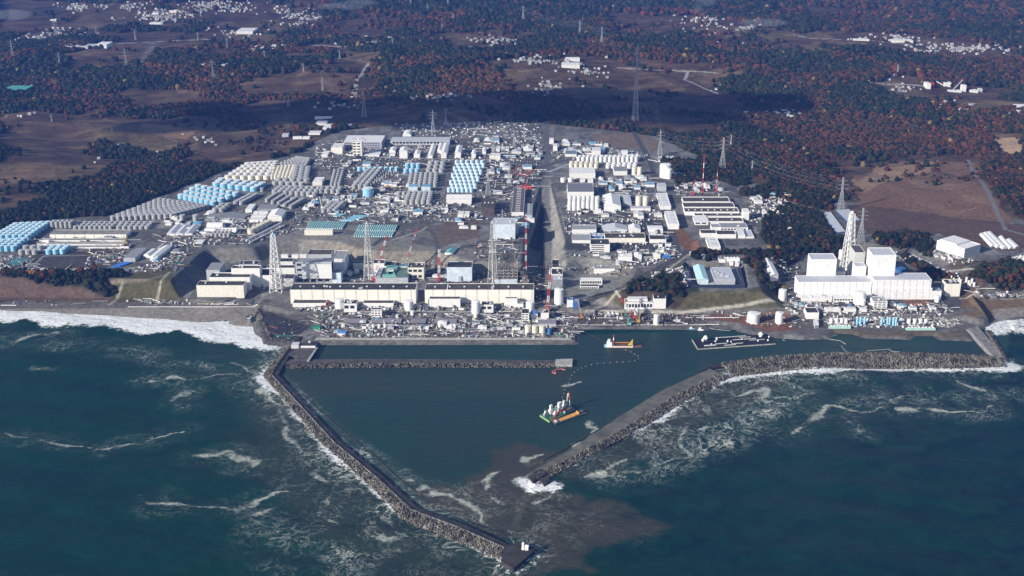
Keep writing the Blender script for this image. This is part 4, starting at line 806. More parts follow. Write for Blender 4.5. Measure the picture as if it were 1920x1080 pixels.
# white low buildings on the seaward face of the halls
for a in ((549, 611, 577, 569, 562, 'low white annex below the left half of the left hall', 1, 0), (681, 738, 577, 569, 563, 'low white annex with dark roof below the right half of the left hall', 1, 0), (805, 863, 577, 561, 556, 'tall white annex at the left end of the right hall', 2, 0), (948, 970, 576, 560, 557, 'cream annex near the right end of the right hall', 1, 0), (970, 981, 578, 570, 567, 'small cream box beside the annex of the right hall', 1, 0)):
    building(a[0], a[1], a[2], a[3], a[4], 'annex', a[5], W_, DR if a[6] == 1 else BR, z=9, par=.8, win=(1, a[7]) if a[7] else None)
for a in ((645, 669, 583, 570, 562, 'white switch house with pipes on its roof right of the round tank'), (903, 925, 584, 572, 565, 'white switch house with a window right of the tall white tank'), ):
    building(*a[:5], 'switch_house', a[5], W_, DR, z=8, par=.8, units=5, win=(1, 2))
building(696, 716, 594, 581, 577, 'office', 'white three storey office standing in the seaside yard', W_, DR, z=5, win=(3, 3), par=.8)
building(978, 992, 601, 588, 579, 'office', 'white office with black roof and six square windows', W_, DR, z=5, win=(3, 2), par=.6)
building(995, 1008, 597, 589, 583, 'shed', 'small shed with blue gabled roof next to the black roofed office', W_, mat('bright_blue_roof', (.12, .30, .70)), 'gable', z=5)
building(1014, 1029, 599, 587, 581, 'office', 'white stepped office below the red striped mast', W_, DR, z=5, units=3, par=.6)
b = building(1008, 1043, 612, 607, 599, 'canopy', 'broad grey rounded roof canopy near the right end of the yard', GL, mat('mauve_grey_roof', (.27, .26, .29)), z=4.5, par=0)
for i, a in enumerate(((649, 686), (696, 752), (768, 798), (813, 856))): building(a[0], a[1], 608, 605, 597, 'long_shed', '%s long mauve grey roof from the left in the seaside yard' % ORD[i+1], DST, mat('mauve_grey_roof', (.27, .26, .29), var=.2, panel=2.5, panel_c=.8), z=4.3, par=0, cat='shed')
building(632, 648, 629, 625, 620, 'shed', 'bright blue roofed hut near the quay', W_, mat('bright_blue_roof', (.12, .30, .70)), z=4, par=0)
building(546, 560, 653, 647, 641, 'shed', 'pale hut on the dock platform at the harbour corner', STEEL, LR, z=4.5, par=0); building(561, 591, 652, 648, 643, 'shed', 'long low white store on the dock platform', W_, DR, z=4.5, par=0)
building(586, 600, 618, 613, 609, 'shed', 'small green store at the left end of the yard', GRN, GRN, z=4.3, par=0)
# quays
def quay(name, label, p0, p1, z, hgt, wdt, n, m_):
    a = np.array(G(*p0, z)); c_ = np.array(G(*p1, z)); t = thing(name, label, 'quay', (0, 0, 0)); mb = MB(); L_ = np.linalg.norm(c_-a); d = (c_-a)/L_; nn = np.array([-d[1], d[0]])
    mb.prism([tuple(a-nn*.3), tuple(c_-nn*.3), tuple(c_+nn*wdt), tuple(a+nn*wdt)], -5, z+.6); mb.build('wall', m_, t)
    mb = MB()
    for i in range(n):
        e = a+d*L_*(i+.5)/n-nn*.6; mb.prism([tuple(e-d*.6), tuple(e+d*.6), tuple(e+d*.6+nn*.5), tuple(e-d*.6+nn*.5)], -3, z-.4)
    mb.build('fender', DST, t)
quay('quay_wall', 'long pale sheet pile wall along the seaside yard', (591, 637), (1077, 637), 3.6, 1, 7, 90, CONCL)
quay('quay_wall', 'pale notched quay wall right of the seaside yard', (1077, 610), (1322, 610), 3.6, 1, 5, 46, CONCL)
quay('quay_wall', 'short quay wall running inland at the corner of the yard', (1077, 638), (1077, 612), 3.6, 1, 6, 6, CONC)
# right hand plant: pumping station white office on the bank
b = building(1171, 1226, 581, 567, 560, 'office', 'white office with long grey roof and a row of square windows below the green bank', W_, GR, z=9, win=(1, 9), par=.6, units=1)
mb = MB(); b.pr(mb, .12, .78, .25, 1.0, b.H, b.H+4.5); mb.build('upper_storey', W_, b.t)
building(1225, 1248, 581, 561, 550, 'office', 'square white tower block joined to the right end of the windowed office', W_, DR, z=9, par=1, units=1)
building(1088, 1129, 535, 525, 521, 'office', 'two storey white office on the grey slope, upper wing', W_, WR, z=13, win=(1, 12), par=.4); building(1088, 1123, 543, 537, 533, 'office', 'two storey white office on the grey slope, lower wing', W_, DR, z=12, win=(1, 8), par=.4)
building(1114, 1153, 511, 504, 489, 'hall', 'hall with ribbed pale grey roof at the top of the grey slope', W_, GR, par=.3, units=4)
building(1107, 1143, 473, 459, 448, 'office', 'four storey white office with black roof right of the ramp', W_, DR, win=(4, 1), par=1, units=1)
building(1073, 1118, 438, 431, 422, 'hall', 'white hall with grey roof at the head of the dark yard', W_, GW, par=.8); building(1073, 1108, 456, 451, 439, 'hall', 'low grey roofed hall right of the ramp wall', W_, GW, par=.8)
building(1108, 1134, 447, 443, 437, 'hall', 'small blue grey hall between the two dark roofs', BLU, LR, par=.4, units=3)
building(1134, 1210, 455, 447, 437, 'hall', 'wide hall with dark red brown roof and cream front', CR, BR, par=.8, units=4)
building(1131, 1176, 434, 431, 422, 'shed', 'row of blue grey sheds behind the wide dark hall', WB, LR, 'gable', louvre=3); building(1179, 1201, 436, 430, 422, 'shed', 'white gabled shed behind the wide dark hall', W_, WR, 'gable', ridge='v')
building(1216, 1243, 436, 430, 420, 'hall', 'white hall with pale roof, uppermost by the straight road', W_, WR, 'vault', ridge='u'); building(1218, 1249, 456, 449, 441, 'hall', 'white hall with black roof by the straight road', W_, DR, par=.6); building(1218, 1243, 441, 437, 434, 'hall', 'narrow white hall between the two halls by the straight road', W_, WR, par=.6)
building(1160, 1185, 490, 482, 476, 'hall', 'white block with dark notch at the edge of the grey slope', W_, WR, par=.6, units=2); building(1189, 1203, 487, 478, 474, 'shed', 'pale gabled shed beside the blue covered store', W_, WR, 'gable'); building(1225, 1238, 486, 477, 474, 'shed', 'cream gabled shed right of the covered store', CR, WR, 'gable'); building(1205, 1224, 486, 481, 476, 'shed', 'dark roofed store between two pale gabled sheds', GW, DR); building(1238, 1257, 485, 480, 477, 'shed', 'blue store at the road junction', BLU, BLR)
building(1238, 1258, 393, 387, 362, 'long_hall', 'long white hall beside the straight road, inland one', W_, WR, par=.5, louvre=9); building(1253, 1273, 430, 420, 396, 'long_hall', 'long white hall beside the straight road, seaward one', W_, WR, par=.5, louvre=9); building(1233, 1249, 359, 349, 343, 'shed', 'small pale box building above the long white halls', GL, LR, par=.3)
# strip roofed hall block
for i, a in enumerate(((1281, 1369, 384, 379, 370), (1282, 1378, 394, 389, 380), (1284, 1386, 404, 398, 390), (1303, 1392, 410, 406, 399), (1329, 1394, 421, 416, 408))):
    building(a[0], a[1], a[2], a[3], a[4], 'strip_hall', 'white walled hall with dark strip roof, %s from the inland side' % ORD[i+1], W_, BR, par=1.6, vents=[1, 0, 8, 3, 2][i])
building(1303, 1328, 422, 416, 404, 'strip_hall', 'plain white roofed hall at the corner of the dark strip roofs', W_, WR, par=.4, win=(1, 2)); building(1350, 1402, 434, 427, 418, 'hall', 'grey roofed white hall in front of the dark strip roofs', W_, GR, par=.4, units=1, win=(1, 8)); building(1334, 1352, 433, 426, 420, 'hall', 'small white block left of the grey roofed hall', W_, GR, par=.4)
building(1314, 1344, 445, 438, 431, 'hall', 'white hall with dark roof openings, left one', W_, DR, par=1); building(1344, 1380, 447, 440, 432, 'hall', 'white hall with dark roof openings, right one', W_, DR, par=1); building(1384, 1397, 447, 441, 430, 'hall', 'angular white annex at the edge of the wood, left one', W_, WR, par=.3); building(1398, 1414, 447, 444, 431, 'hall', 'angular white annex at the edge of the wood, right one', W_, LR, par=.3)
building(1329, 1351, 468, 463, 446, 'hall', 'white hall jutting into the wood', W_, WR, par=.6, louvre=2); building(1393, 1404, 413, 397, 391, 'silo_block', 'tall narrow white block right of the strip roofs', W_, WR, par=.4)
# sunken pool building
b = Bld(1297, 1395, 545, 533, 500, 'pool_building', 'low building sunk behind a long dark blue retaining wall', 'building', 26, None, [(1297, 545), (1397, 545), (1290, 502)], 9)
mb = MB(); b.pr(mb, 0, 1, 0, .03, -6, 11); b.pr(mb, 0, .008, .03, .97, -6, 11); b.pr(mb, .992, 1, .03, .97, -6, 11); mb.build('retaining_wall', mat('dark_blue_wall', (.03, .04, .09)), b.t); mb = MB(); b.pr(mb, .008, .992, .03, 1, -6, 1); mb.build('floor', DST, b.t)
building(1308, 1328, 534, 524, 498, 'hall', 'pale cyan gabled hall inside the sunken blue walled yard', WB, CYR, 'gable', z=27); building(1329, 1339, 534, 531, 504, 'shed', 'narrow grey roofed shed between the cyan and grey halls', GL, GR, par=.3, z=27); building(1340, 1378, 534, 524, 501, 'hall', 'large grey roofed hall with a row of vents in the sunken yard', GL, LR, par=.6, z=27, vents=0, units=5); building(1379, 1392, 530, 527, 504, 'shed', 'long silver roofed shed at the right end of the sunken yard', GL, GR, 'gable', z=27); building(1288, 1296, 531, 528, 501, 'shed', 'narrow pale shed at the left end of the sunken yard', W_, WR, par=.2, z=27)
building(0, 0, 0, 500, 0, 'hall', 'long white gabled hall among the trees left of the white halls', W_, WR, 'gable', quad=[(1444, 526), (1459, 524), (1427, 492)], h=11, louvre=7)
building(1354, 1387, 490, 485, 482, 'shed', 'long low white shed with a row of vents in front of the wood', W_, WR, par=.2, vents=5)
building(0, 0, 0, 430, 0, 'long_shed', 'long blue edged pale shed in the wood behind the white stack', BLU, LR, par=0, quad=[(1568, 438), (1585, 436), (1541, 401)], h=3); building(0, 0, 0, 430, 0, 'long_shed', 'short blue edged shed behind the tall white stack', BLU, GL, par=0, quad=[(1588, 416), (1612, 414), (1568, 396)], h=3)
# roof clutter of the two long halls is built with them
# units on the right
D12 = 12.5
b = building(1517, 1564, 545, 487, 476, 'reactor_building', 'left white reactor cube with faint green cloud pattern', WHT, LR, z=D12, par=1)
CLD = mat('faint_green_pattern', (.62, .80, .76), var=.2)
def pattern(b, seed, n=26):
    rs = random.Random(seed); mb = MB()
    for i in range(n):
        u = rs.uniform(.05, .88); z = b.H*rs.choice([.35, .45, .5, .8, .86, .9])+rs.uniform(-2, 2); b.front(mb, u, min(.96, u+rs.uniform(.02, .09)), z, z+rs.uniform(.5, 1.4), .1)
    mb.build('wall_pattern', CLD, b.t); mb = MB(); b.front(mb, .30, .306, 1, b.H-1, .14); b.front(mb, .78, .786, 1, b.H-1, .14); mb.build('wall_joint', GL, b.t)
pattern(b, 2); b = building(1630, 1673, 552, 479, 465, 'reactor_building', 'right white reactor cube, the tallest block on the right', WHT, LR, z=D12, par=1); pattern(b, 5, 34)
building(1598, 1617, 530, 474, 460, 'reactor_annex', 'grey fronted block with dark roof between the two white reactor cubes', STEEL, mat('violet_dark_roof', (.10, .085, .10)), z=D12, par=1); building(1600, 1620, 545, 500, 492, 'reactor_annex', 'lower pale block stepping down beside the tall reactor cube', W_, LR, z=D12, par=.6)
building(1564, 1583, 535, 510, 500, 'reactor_annex', 'shaded low annex between the cube and the white stack', W_, GW, z=D12, par=.5)
building(1495, 1632, 557, 529, 517, 'turbine_hall', 'long white ribbed turbine hall, lower of the two joined halls', WP, LR, z=D12, par=.5, skirt=(9, .22), units=0, win=None)
b = building(1636, 1743, 560, 525, 512, 'turbine_hall', 'long white turbine hall with a ledge halfway up, taller of the two joined halls', WP, LR, z=D12, par=.5, skirt=(3, .58))
building(1504, 1560, 566, 558, 554, 'annex', 'low white annex along the front of the lower white hall', W_, WR, z=D12, par=.3, units=6); building(1562, 1602, 566, 559, 555, 'annex', 'low white annex with grilled front left of the big white tank', W_, WR, z=D12, par=.3, win=(1, 7))
building(1637, 1663, 578, 566, 556, 'office', 'white three storey office in front of the white turbine halls', W_, GW, z=D12, win=(3, 3), par=.6, units=4)
building(1746, 1764, 561, 546, 539, 'service_block', 'white block with a small tank at the right end of the white hall', W_, GW, z=D12, par=.4)
building(1772, 1799, 554, 533, 524, 'service_block', 'cream block with open roof bays right of the white halls', CR, DR, z=14, par=1, units=7)
b = building(0, 0, 0, 444, 0, 'dry_store', 'big white windowless warehouse on the slope at the right', mat('warm_white_cladding', (.78, .76, .76), streak=.1), WR, par=1, quad=[(1807, 484), (1837, 475), (1755, 467)], h=19); mb = MB(); b.pr(mb, .1, .95, .35, .95, b.H, b.H+3); mb.build('upper_roof', WR, b.t)
for i, q in enumerate(([(1858, 464), (1866, 462), (1836, 441)], [(1868, 466), (1877, 464), (1842, 439)], [(1879, 468), (1890, 466), (1848, 438)], [(1892, 468), (1900, 466), (1872, 446)], [(1902, 467), (1912, 464), (1885, 452)])): building(0, 0, 0, 430, 0, 'long_shed', '%s low white shed from the left in the group at the far right' % ORD[i+1], W_, WR, 'vault', quad=q, h=4.5)
for i, q in enumerate(([(1765, 485), (1782, 489), (1758, 476)], [(1786, 490), (1806, 490), (1774, 480)])): building(0, 0, 0, 430, 0, 'cabin_block', '%s flat white cabin block at the foot of the big warehouse' % ORD[i+1], W_, WR, par=.2, quad=q, h=3.5, units=6)
building(1512, 1535, 596, 587, 577, 'pump_house', 'white pump house with dark roof above the sloping channel', W_, DR, z=8, par=1)
building(0, 0, 0, 600, 0, 'boat_house', 'small angular white building between channel and quay', W_, WR, par=.3, quad=[(1527, 617), (1535, 615), (1525, 604)], h=6, units=2)
for i, (a_, b_) in enumerate(((1547, 1561), (1560, 1576), (1584, 1605), (1614, 1625))): building(a_, b_, 586, 580, 576, 'shed', '%s white shed from the left along the lower yard wall' % ORD[i+1], W_, WR, z=11, par=.2)
building(1554, 1595, 617, 612, 611, 'intake_screen', 'left mint green intake screen row over the water', mat('mint_green', (.45, .72, .62)), mat('mint_green', (.45, .72, .62)), z=3, par=0, vents=7); building(1699, 1754, 620, 616, 614, 'intake_screen', 'right mint green intake screen row over the water', mat('mint_green', (.45, .72, .62)), mat('mint_green', (.45, .72, .62)), z=3, par=0, vents=8)
# inland left-centre buildings
building(643, 716, 278, 267, 254, 'office', 'big pale office block with broad white roof at the inland edge', mat('mauve_wall', (.42, .42, .48)), WR, par=.6, units=14, win=(3, 14)); building(662, 679, 293, 267, 263, 'office_tower', 'cream tower at the front of the big inland office', CR, WR, par=.4, win=(5, 2)); building(621, 642, 288, 277, 269, 'office', 'cream block at the left of the inland office', CR, WR, par=.4, units=2)
building(603, 614, 295, 290, 283, 'shed', 'white shed at the far left of the inland yard', W_, WR, par=.2); building(690, 711, 294, 291, 283, 'shed', 'white flat shed right of the cream tower', W_, WR, par=.2); building(732, 843, 272, 264, 257, 'long_hall', 'very long pale roofed hall at the inland edge', GL, LR, par=.2, win=(1, 16)); building(755, 771, 256, 250, 243, 'shed', 'white round topped shed behind the very long hall', W_, WR, 'vault')
for i, a in enumerate(((749, 764, 297, 283, 276), (776, 787, 296, 289, 282), (802, 811, 297, 291, 270), (820, 827, 288, 281, 268), (827, 837, 297, 286, 268), (853, 864, 297, 286, 273), (884, 892, 297, 289, 281), (730, 741, 288, 283, 276), (904, 911, 290, 284, 276))): building(*a, 'gabled_hall', 'white gabled hall standing endwise before the long inland hall, %s counted in building order' % ORD[i+1] if 0 else ['white hall, first full length one below the long roof', 'small white hall second from left below the long roof', 'narrow long white hall in the middle of the row', 'narrow stepped white hall left of the broad one', 'broad stepped white hall in the middle of the row', 'white hall with ribbed roof left of the pylon pair', 'small white hall at the right end of the row', 'small white hall left of the full length one', 'tiny white hall nearest the inland pylon'][i], W_, WR, 'gable')
building(919, 938, 299, 292, 287, 'office', 'cream building behind the small pylon', CR, WR, par=.3); building(938, 966, 296, 291, 288, 'office', 'blue windowed low building right of the cream one', WB, DR, par=.3, win=(1, 8))
for i, x in enumerate((930, 939, 947)): building(x, x+7, 285, 280, 275, 'shed', '%s of three white sheds behind the cream building' % ORD[i+1].capitalize(), W_, WR, par=.1)
building(985, 1006, 262, 262-3, 257, 'office', 'low grey roofed building near the inland road', GW, GR, par=.2); building(837, 884, 382, 373, 365, 'hall', 'plain white hall in front of the light blue tanks', W_, WR, 'gable', ridge='u'); building(902, 927, 404, 389, 371, 'store_hall', 'brown grey hall with three white roof lights by the pylon', BR, BR, par=.3, vents=3)
building(959, 982, 405, 398, 352, 'greenhouse_hall', 'long ribbed brown hall with white seaward end left of the ramp', W_, mat('ribbed_brown_roof', (.14, .115, .11), panel=4, panel_c=.5), par=.3, louvre=14); building(984, 998, 407, 403, 382, 'long_shed', 'narrow ribbed shed beside the long brown hall', GL, GR, par=.2, louvre=6)
building(972, 998, 354, 350, 348, 'gantry_hall', 'red topped gantry at the inland end of the brown hall', RED, mat('salmon_paint', (.72, .22, .20)), par=0); building(775, 792, 404, 398, 392, 'shed', 'white shed with blue roof behind the grey tanks', W_, BLR, par=.1); building(858, 869, 408, 402, 396, 'shed', 'left of two white sheds in front of the pylon hall', W_, WR, par=.2); building(870, 880, 408, 402, 396, 'shed', 'right of two white sheds in front of the pylon hall', W_, WR, par=.2)
building(0, 0, 0, 470, 0, 'shed', 'teal roofed shed on the bare ground by the cranes', W_, TLR, 'gable', quad=[(834, 478), (848, 479), (843, 468)], h=5); building(766, 783, 361, 350, 345, 'filter_building', 'left of the twin blue roofed huts beside the light blue tanks', WB, BLR, par=0); building(790, 807, 361, 350, 345, 'filter_building', 'right of the twin blue roofed huts beside the light blue tanks', WB, BLR, par=0)
building(736, 746, 415, 409, 402, 'office', 'small white two storey office with dark roof near the striped tanks', W_, DR, win=(2, 1), par=.4)
building(571, 624, 441, 432, 429, 'hall', 'cream fronted hall in front of the left teal striped tanks', CR, CR, par=.2)
# centre right
building(1068, 1116, 335, 325, 314, 'hall', 'big plain white hall in front of the white tank row', W_, WR, par=.3); building(1064, 1113, 373, 360, 343, 'hall', 'big dark grey roofed white hall right of the ramp', W_, mat('slate_blue_roof', (.20, .21, .24), var=.12), par=.3); building(1151, 1176, 329, 321, 312, 'hall', 'grey roofed white hall left of the two cream tanks', W_, GR, par=.2); building(1133, 1164, 396, 386, 366, 'hall', 'white gabled hall beside the tall white tanks', W_, WR, 'gable')
building(1183, 1220, 395, 391, 387, 'shed', 'low pale shed below the two cream tanks', W_, LR, par=.2); building(1184, 1207, 336, 332, 328, 'shed', 'low white shed below the inland cream tanks', W_, WR, par=.2); building(1060, 1081, 294, 289, 282, 'shed', 'blue grey roofed shed behind the white tank row', W_, mat('blue_grey_roof', (.18, .24, .30)), par=.1); building(1111, 1126, 292, 283, 276, 'block', 'white tower block behind the white tank row, left one', W_, WR, par=.1); building(1166, 1177, 291, 284, 281, 'block', 'white tower block behind the white tank row, right one', W_, WR, par=.1); building(1264, 1287, 334, 329, 321, 'shed', 'white shed with blue shaded side right of the large white tank', W_, WR, 'vault', ridge='u')
building(1088, 1097, 343, 337, 334, 'shed', 'small white box shed between the big halls, left one', W_, WR, par=.1); building(1102, 1112, 343, 337, 334, 'shed', 'small white box shed between the big halls, right one', W_, WR, par=.1); building(1189, 1199, 407, 402, 396, 'shed', 'white block by the red vehicle in the parking yard', CR, WR, par=.1); building(1196, 1207, 411, 405, 398, 'shed', 'grey white block beside the cream one in the parking yard', W_, LR, par=.1)
building(1037, 1045, 284, 274, 269, 'block', 'tall white block left of the inland road junction', W_, WR, par=.1); building(1168, 1184, 386, 380, 365, 'rack', 'pale steel rack hall beside the white gabled hall', GL, LR, par=.1, louvre=5)
# left side sheds
building(0, 0, 0, 480, 0, 'shed', 'grey roofed shed with white end by the cliff top road', GL, GR, quad=[(232, 491), (254, 491), (256, 472)], h=9, par=0); building(0, 0, 0, 480, 0, 'vault_shed', 'white round topped tent beside the grey roofed shed', W_, WR, 'vault', quad=[(268, 483), (281, 484), (283, 472)], h=8); building(0, 0, 0, 480, 0, 'vault_shed', 'long white tent hall right of the round topped tent', W_, WR, 'gable', quad=[(282, 486), (297, 486), (308, 466)], h=6)
for i, x in enumerate((313, 329, 346)): building(x, x+15, 442, 438, 422, 'shed', '%s bay from the left of the pale three bay shed' % ORD[i+1], W_, LR, 'gable')
building(387, 417, 428, 420, 414, 'vault_hall', 'large white vaulted hall near the grey tank block', W_, WR, 'vault', ridge='u'); building(383, 409, 437, 430, 426, 'vault_hall', 'smaller white vaulted hall in front of the large one', W_, WR, 'vault', ridge='u'); building(411, 443, 437, 429, 425, 'vault_hall', 'white vaulted hall above the small round silos', W_, WR, 'vault', ridge='u')
building(384, 408, 414, 411, 400, 'slat_hall', 'left grey slatted roof below the grey tank block', GW, GR, par=0); building(409, 458, 413, 410, 399, 'slat_hall', 'right grey slatted roof below the grey tank block', GW, GR, par=0)
for i, a in enumerate(((467, 493, 417, 412, 407), (471, 498, 408, 405, 401), (475, 502, 401, 398, 395))): building(*a, 'low_shed', '%s from the front of three stacked white sheds' % ORD[i+1].capitalize(), W_, WR, par=.1)
building(502, 529, 415, 406, 394, 'hall', 'white gabled hall right of the three stacked sheds', W_, WR, 'gable', ridge='v'); building(482, 518, 395, 391, 383, 'slat_hall', 'flat grey roof behind the three stacked sheds', GW, GR, par=0); building(460, 472, 399, 393, 382, 'low_shed', 'narrow white shed left of the flat grey roof', W_, WR, par=0)
building(586, 604, 348, 341, 332, 'hall', 'cream hall with rooftop boxes among the grey tanks', CR, WR, par=.3, units=4); building(365, 380, 458, 455, 449, 'shed', 'small cream shed on the cliff edge', CR, WR, par=0)
building(94, 237, 447, 440, 431, 'filter_basin', 'long low concrete building with white panelled seaward face', CRP, CONC, par=.5)
for i, y in enumerate((453, 460, 466)): building(74+i*-4, 236, y, y-2.5, y-6, 'basin', '%s concrete basin step below the panelled building' % ORD[i+1], W_, CONC, par=.5, cat='basin')
building(0, 0, 0, 480, 0, 'tarp_store', 'bright blue covered store at the cliff top', BLU, mat('bright_blue_sheet', (.05, .22, .70)), par=0, quad=[(206, 502), (224, 502), (231, 493)], h=2.5)
for i, q in enumerate(([(619, 406), (632, 407), (637, 401)], [(634, 414), (662, 415), (668, 404)])): building(0, 0, 0, 430, 0, 'tarp_store', ['small light blue covered patch by the lattice tanks', 'large pale cyan covered patch behind the striped tanks'][i], CYR, mat('cyan_sheet', (.25, .58, .72)), par=0, quad=q, h=1.5)
# ---------------------------------------------------------------- storage tanks
_tm = {}
def tank_meshes(body, roof):
    k = (body.name, roof.name)
    if k not in _tm:
        a = MB(); a.cyl(0, 0, 1, -.25, 1, 20, cap=False); b_ = MB(); b_.cyl(0, 0, 1.012, .985, 1.01, 20, cap=False); b_.cyl(0, 0, 1.012, 1.01, 1.055, 20, .12)
        b_.cyl(.45, .3, .09, 1.0, 1.12, 6); _tm[k] = (a.mesh('shell', body), b_.mesh('roof', roof))
    return _tm[k]
TANKS = []
def tank(X, Y, z, r, h, body, roof, label, group=None, kind=None):
    kd = kind or {TNB: 'blue_tank', TNBP: 'blue_tank', TNG: 'grey_tank', TNC: 'cream_tank'}.get(body, 'white_tank')
    TANKS.append((r/Y, X, Y, z, r, h, body, roof, label, group, kd))
def make_tanks():
    TANKS.sort(key=lambda t: -t[0]); cn = {}; st = MB(); ms = []
    for _, X, Y, z, r, h, body, roof, label, group, kd in TANKS:
        cn[kd] = cn.get(kd, 0)+1
        if cn[kd] <= 300:
            a, b_ = tank_meshes(body, roof); t = thing(kd, label, 'tank', (X, Y, z), RNG.uniform(0, 6), group); t.scale = (r, r, h*RNG.uniform(.985, 1.015))
            link('shell', a, t); link('roof', b_, t)
        else:
            for m in (body, roof):
                if m not in ms: ms.append(m)
            st.cyl(X, Y, r, z-1, z+h, 16, mi=ms.index(body), cap=False); st.cyl(X, Y, r*1.012, z+h, z+h*1.06, 16, r*.1, mi=ms.index(roof))
    if st.v: tag(st.build('grey_tanks', ms), 'smaller looking grey tanks packed in the blocks farther inland', kind='stuff')
    print('tanks', cn)
def tankblock(quad, nu, nv, h, body, roof, colour, block, stag=0, fill=.45):
    FL, FR, BL, BR_ = [np.array(GT(*q)) for q in quad]
    du = np.linalg.norm(FR-FL)/max(1, nu-1) if nu > 1 else 1e9; dv = np.linalg.norm(BL-FL)/max(1, nv-1) if nv > 1 else 1e9
    e = (FR-FL)/max(1, nu-1); g_ = (BL-FL)/max(1, nv-1)
    if nu > 1 and nv > 1: perp = abs(e[0]*g_[1]-e[1]*g_[0]); du = min(du, np.linalg.norm(g_[:2]), perp/np.linalg.norm(e[:2])*1.12, perp/np.linalg.norm(g_[:2])*1.12)
    r = min(du, dv)*fill
    for j in range(nv):
        for i in range(nu):
            u = (i+(stag*.5 if j % 2 else 0))/max(1, nu-1); v = j/max(1, nv-1)
            p = (FL*(1-u)+FR*u)*(1-v)+(BL*(1-u)+BR_*u)*v; z = hz(p[0], p[1])
            row = (' of the %s row back' % ORD[j+1]) if nv > 1 else ''
            tank(p[0], p[1], z, r, h, body, roof, '%s %s tank%s, %s' % (ORD[i+1].capitalize(), colour, row, block), colour+' tanks of the '+block)
tankblock([(-8,449),(53,449),(30,427),(90,424)], 6, 7, 11, TNB, TNBR, 'light blue', 'far left block')
tankblock([(-10,470),(26,470),(8,458),(46,455)], 4, 4, 11, TNB, TNBR, 'light blue', 'small far left block')
tankblock([(92,476),(118,475),(100,468),(127,468)], 3, 3, 10, TNB, TNBR, 'light blue', 'trio on the green pad')
tankblock([(41,476),(66,476),(49,468),(76,468)], 3, 2, 9, TNG, TNGR, 'grey', 'pair of rows by the cliff')
tankblock([(99,427),(133,427),(103,424),(137,424)], 5, 2, 14, TNG, TNGR, 'tall grey', 'top left rank')
tankblock([(142,429),(208,429),(150,421),(218,421)], 8, 3, 7, TNG, TNGR, 'small grey', 'left low rank')
tankblock([(223,429),(276,429),(229,421),(284,421)], 6, 3, 7, TNG, TNGR, 'small grey', 'right low rank')
tankblock([(212,413),(322,409),(300,379),(388,391)], 11, 10, 10, TNG, TNGR, 'grey', 'great grey block')
tankblock([(340,372),(400,385),(372,354),(442,368)], 7, 4, 10.5, TNB, TNBW, 'blue', 'middle blue block')
tankblock([(406,350),(476,358),(416,342),(492,350)], 6, 3, 11, TNB, TNBW, 'blue', 'upper blue block')
tankblock([(428,336),(500,336),(465,312),(516,309)], 6, 6, 10, TNC, TNW, 'cream', 'upper white block')
tankblock([(510,336),(544,337),(516,318),(551,316)], 6, 7, 10, TNC, TNC, 'cream', 'cream block')
tankblock([(552,337),(573,341),(556,317),(578,319)], 3, 7, 10, TNG, TNGR, 'grey', 'grey strip beside the cream block')
tankblock([(522,313),(572,315),(556,299),(580,302)], 8, 6, 9, TNG, TNGR, 'grey', 'topmost grey block')
tankblock([(516,347),(566,349),(524,341),(575,342)], 5, 2, 10, TNG, TNGR, 'grey', 'pair of rows before the cream block')
tankblock([(515,363),(590,368),(524,356),(598,357)], 8, 3, 10, TNG, TNGR, 'grey', 'long triple rank')
tankblock([(602,362),(635,362),(604,357),(638,357)], 4, 2, 10, TNG, TNGR, 'grey', 'short double rank')
tankblock([(501,379),(546,391),(519,367),(568,378)], 5, 6, 9, TNG, TNGR, 'grey', 'slanting grey block')
tankblock([(607,398),(628,398),(621,385),(643,384)], 3, 5, 9, TNG, TNGR, 'grey', 'block left of the cyan sheet')
tankblock([(622,349),(636,349),(628,324),(643,322)], 3, 7, 9, TNG, TNGR, 'grey', 'narrow column block')
tankblock([(404,397),(416,397),(416,388),(427,388)], 2, 3, 9, TNG, TNGR, 'grey', 'six tank group')
tankblock([(442,384),(453,384),(470,369),(481,369)], 2, 7, 9, TNG, TNGR, 'grey', 'twin slanting column')
tankblock([(336,415),(365,411)], 2, 1, 11, TNG, TNGR, 'grey', 'isolated pair') if False else None
tankblock([(398,444),(429,444),(406,436),(434,436)], 5, 3, 8, TNG, TNGR, 'grey', 'silo group below the vaulted hall')
tankblock([(471,438),(503,422),(472,437),(504,421)], 5, 1, 11, TNC, TNC, 'cream', 'line beside the conveyor', fill=.46)
tankblock([(674,321),(744,321),(676,318),(746,318)], 8, 1, 11, TNB, TNBR, 'light blue', 'line behind the grey blocks', fill=.4)
tankblock([(665,353),(686,353),(690,324),(712,322)], 3, 10, 10, TNG, TNGR, 'grey', 'left half of the tilted block')
tankblock([(696,352),(708,344),(722,322),(744,322)], 3, 8, 10, TNG, TNGR, 'grey', 'right half of the tilted block')
tankblock([(761,324),(782,324),(764,314),(784,314)], 3, 2, 11, TNB, TNBR, 'light blue', 'trio beside the twin huts', fill=.42)
tankblock([(804,323),(828,323),(808,309),(831,309)], 3, 3, 10, TNG, TNGR, 'grey', 'nine tank block')
tankblock([(768,350),(816,350),(772,331),(818,331)], 6, 5, 11, TNG, TNGR, 'pale grey', 'block behind the twin huts')
tankblock([(762,383),(804,383),(768,367),(808,367)], 5, 5, 11, TNG, TNGR, 'grey', 'block below the twin huts')
tankblock([(842,360),(884,360),(856,308),(904,308)], 6, 9, 11, TNBP, TNBW, 'pale blue', 'great central block', stag=1, fill=.42)
tankblock([(747,374),(757,374),(748,366),(758,366)], 2, 2, 9, TNG, TNGR, 'grey', 'foursome in the machine yard')
tankblock([(808,401),(824,397),(812,396),(828,392)], 3, 2, 8, TNG, TNGR, 'grey', 'pair of rows by the road')
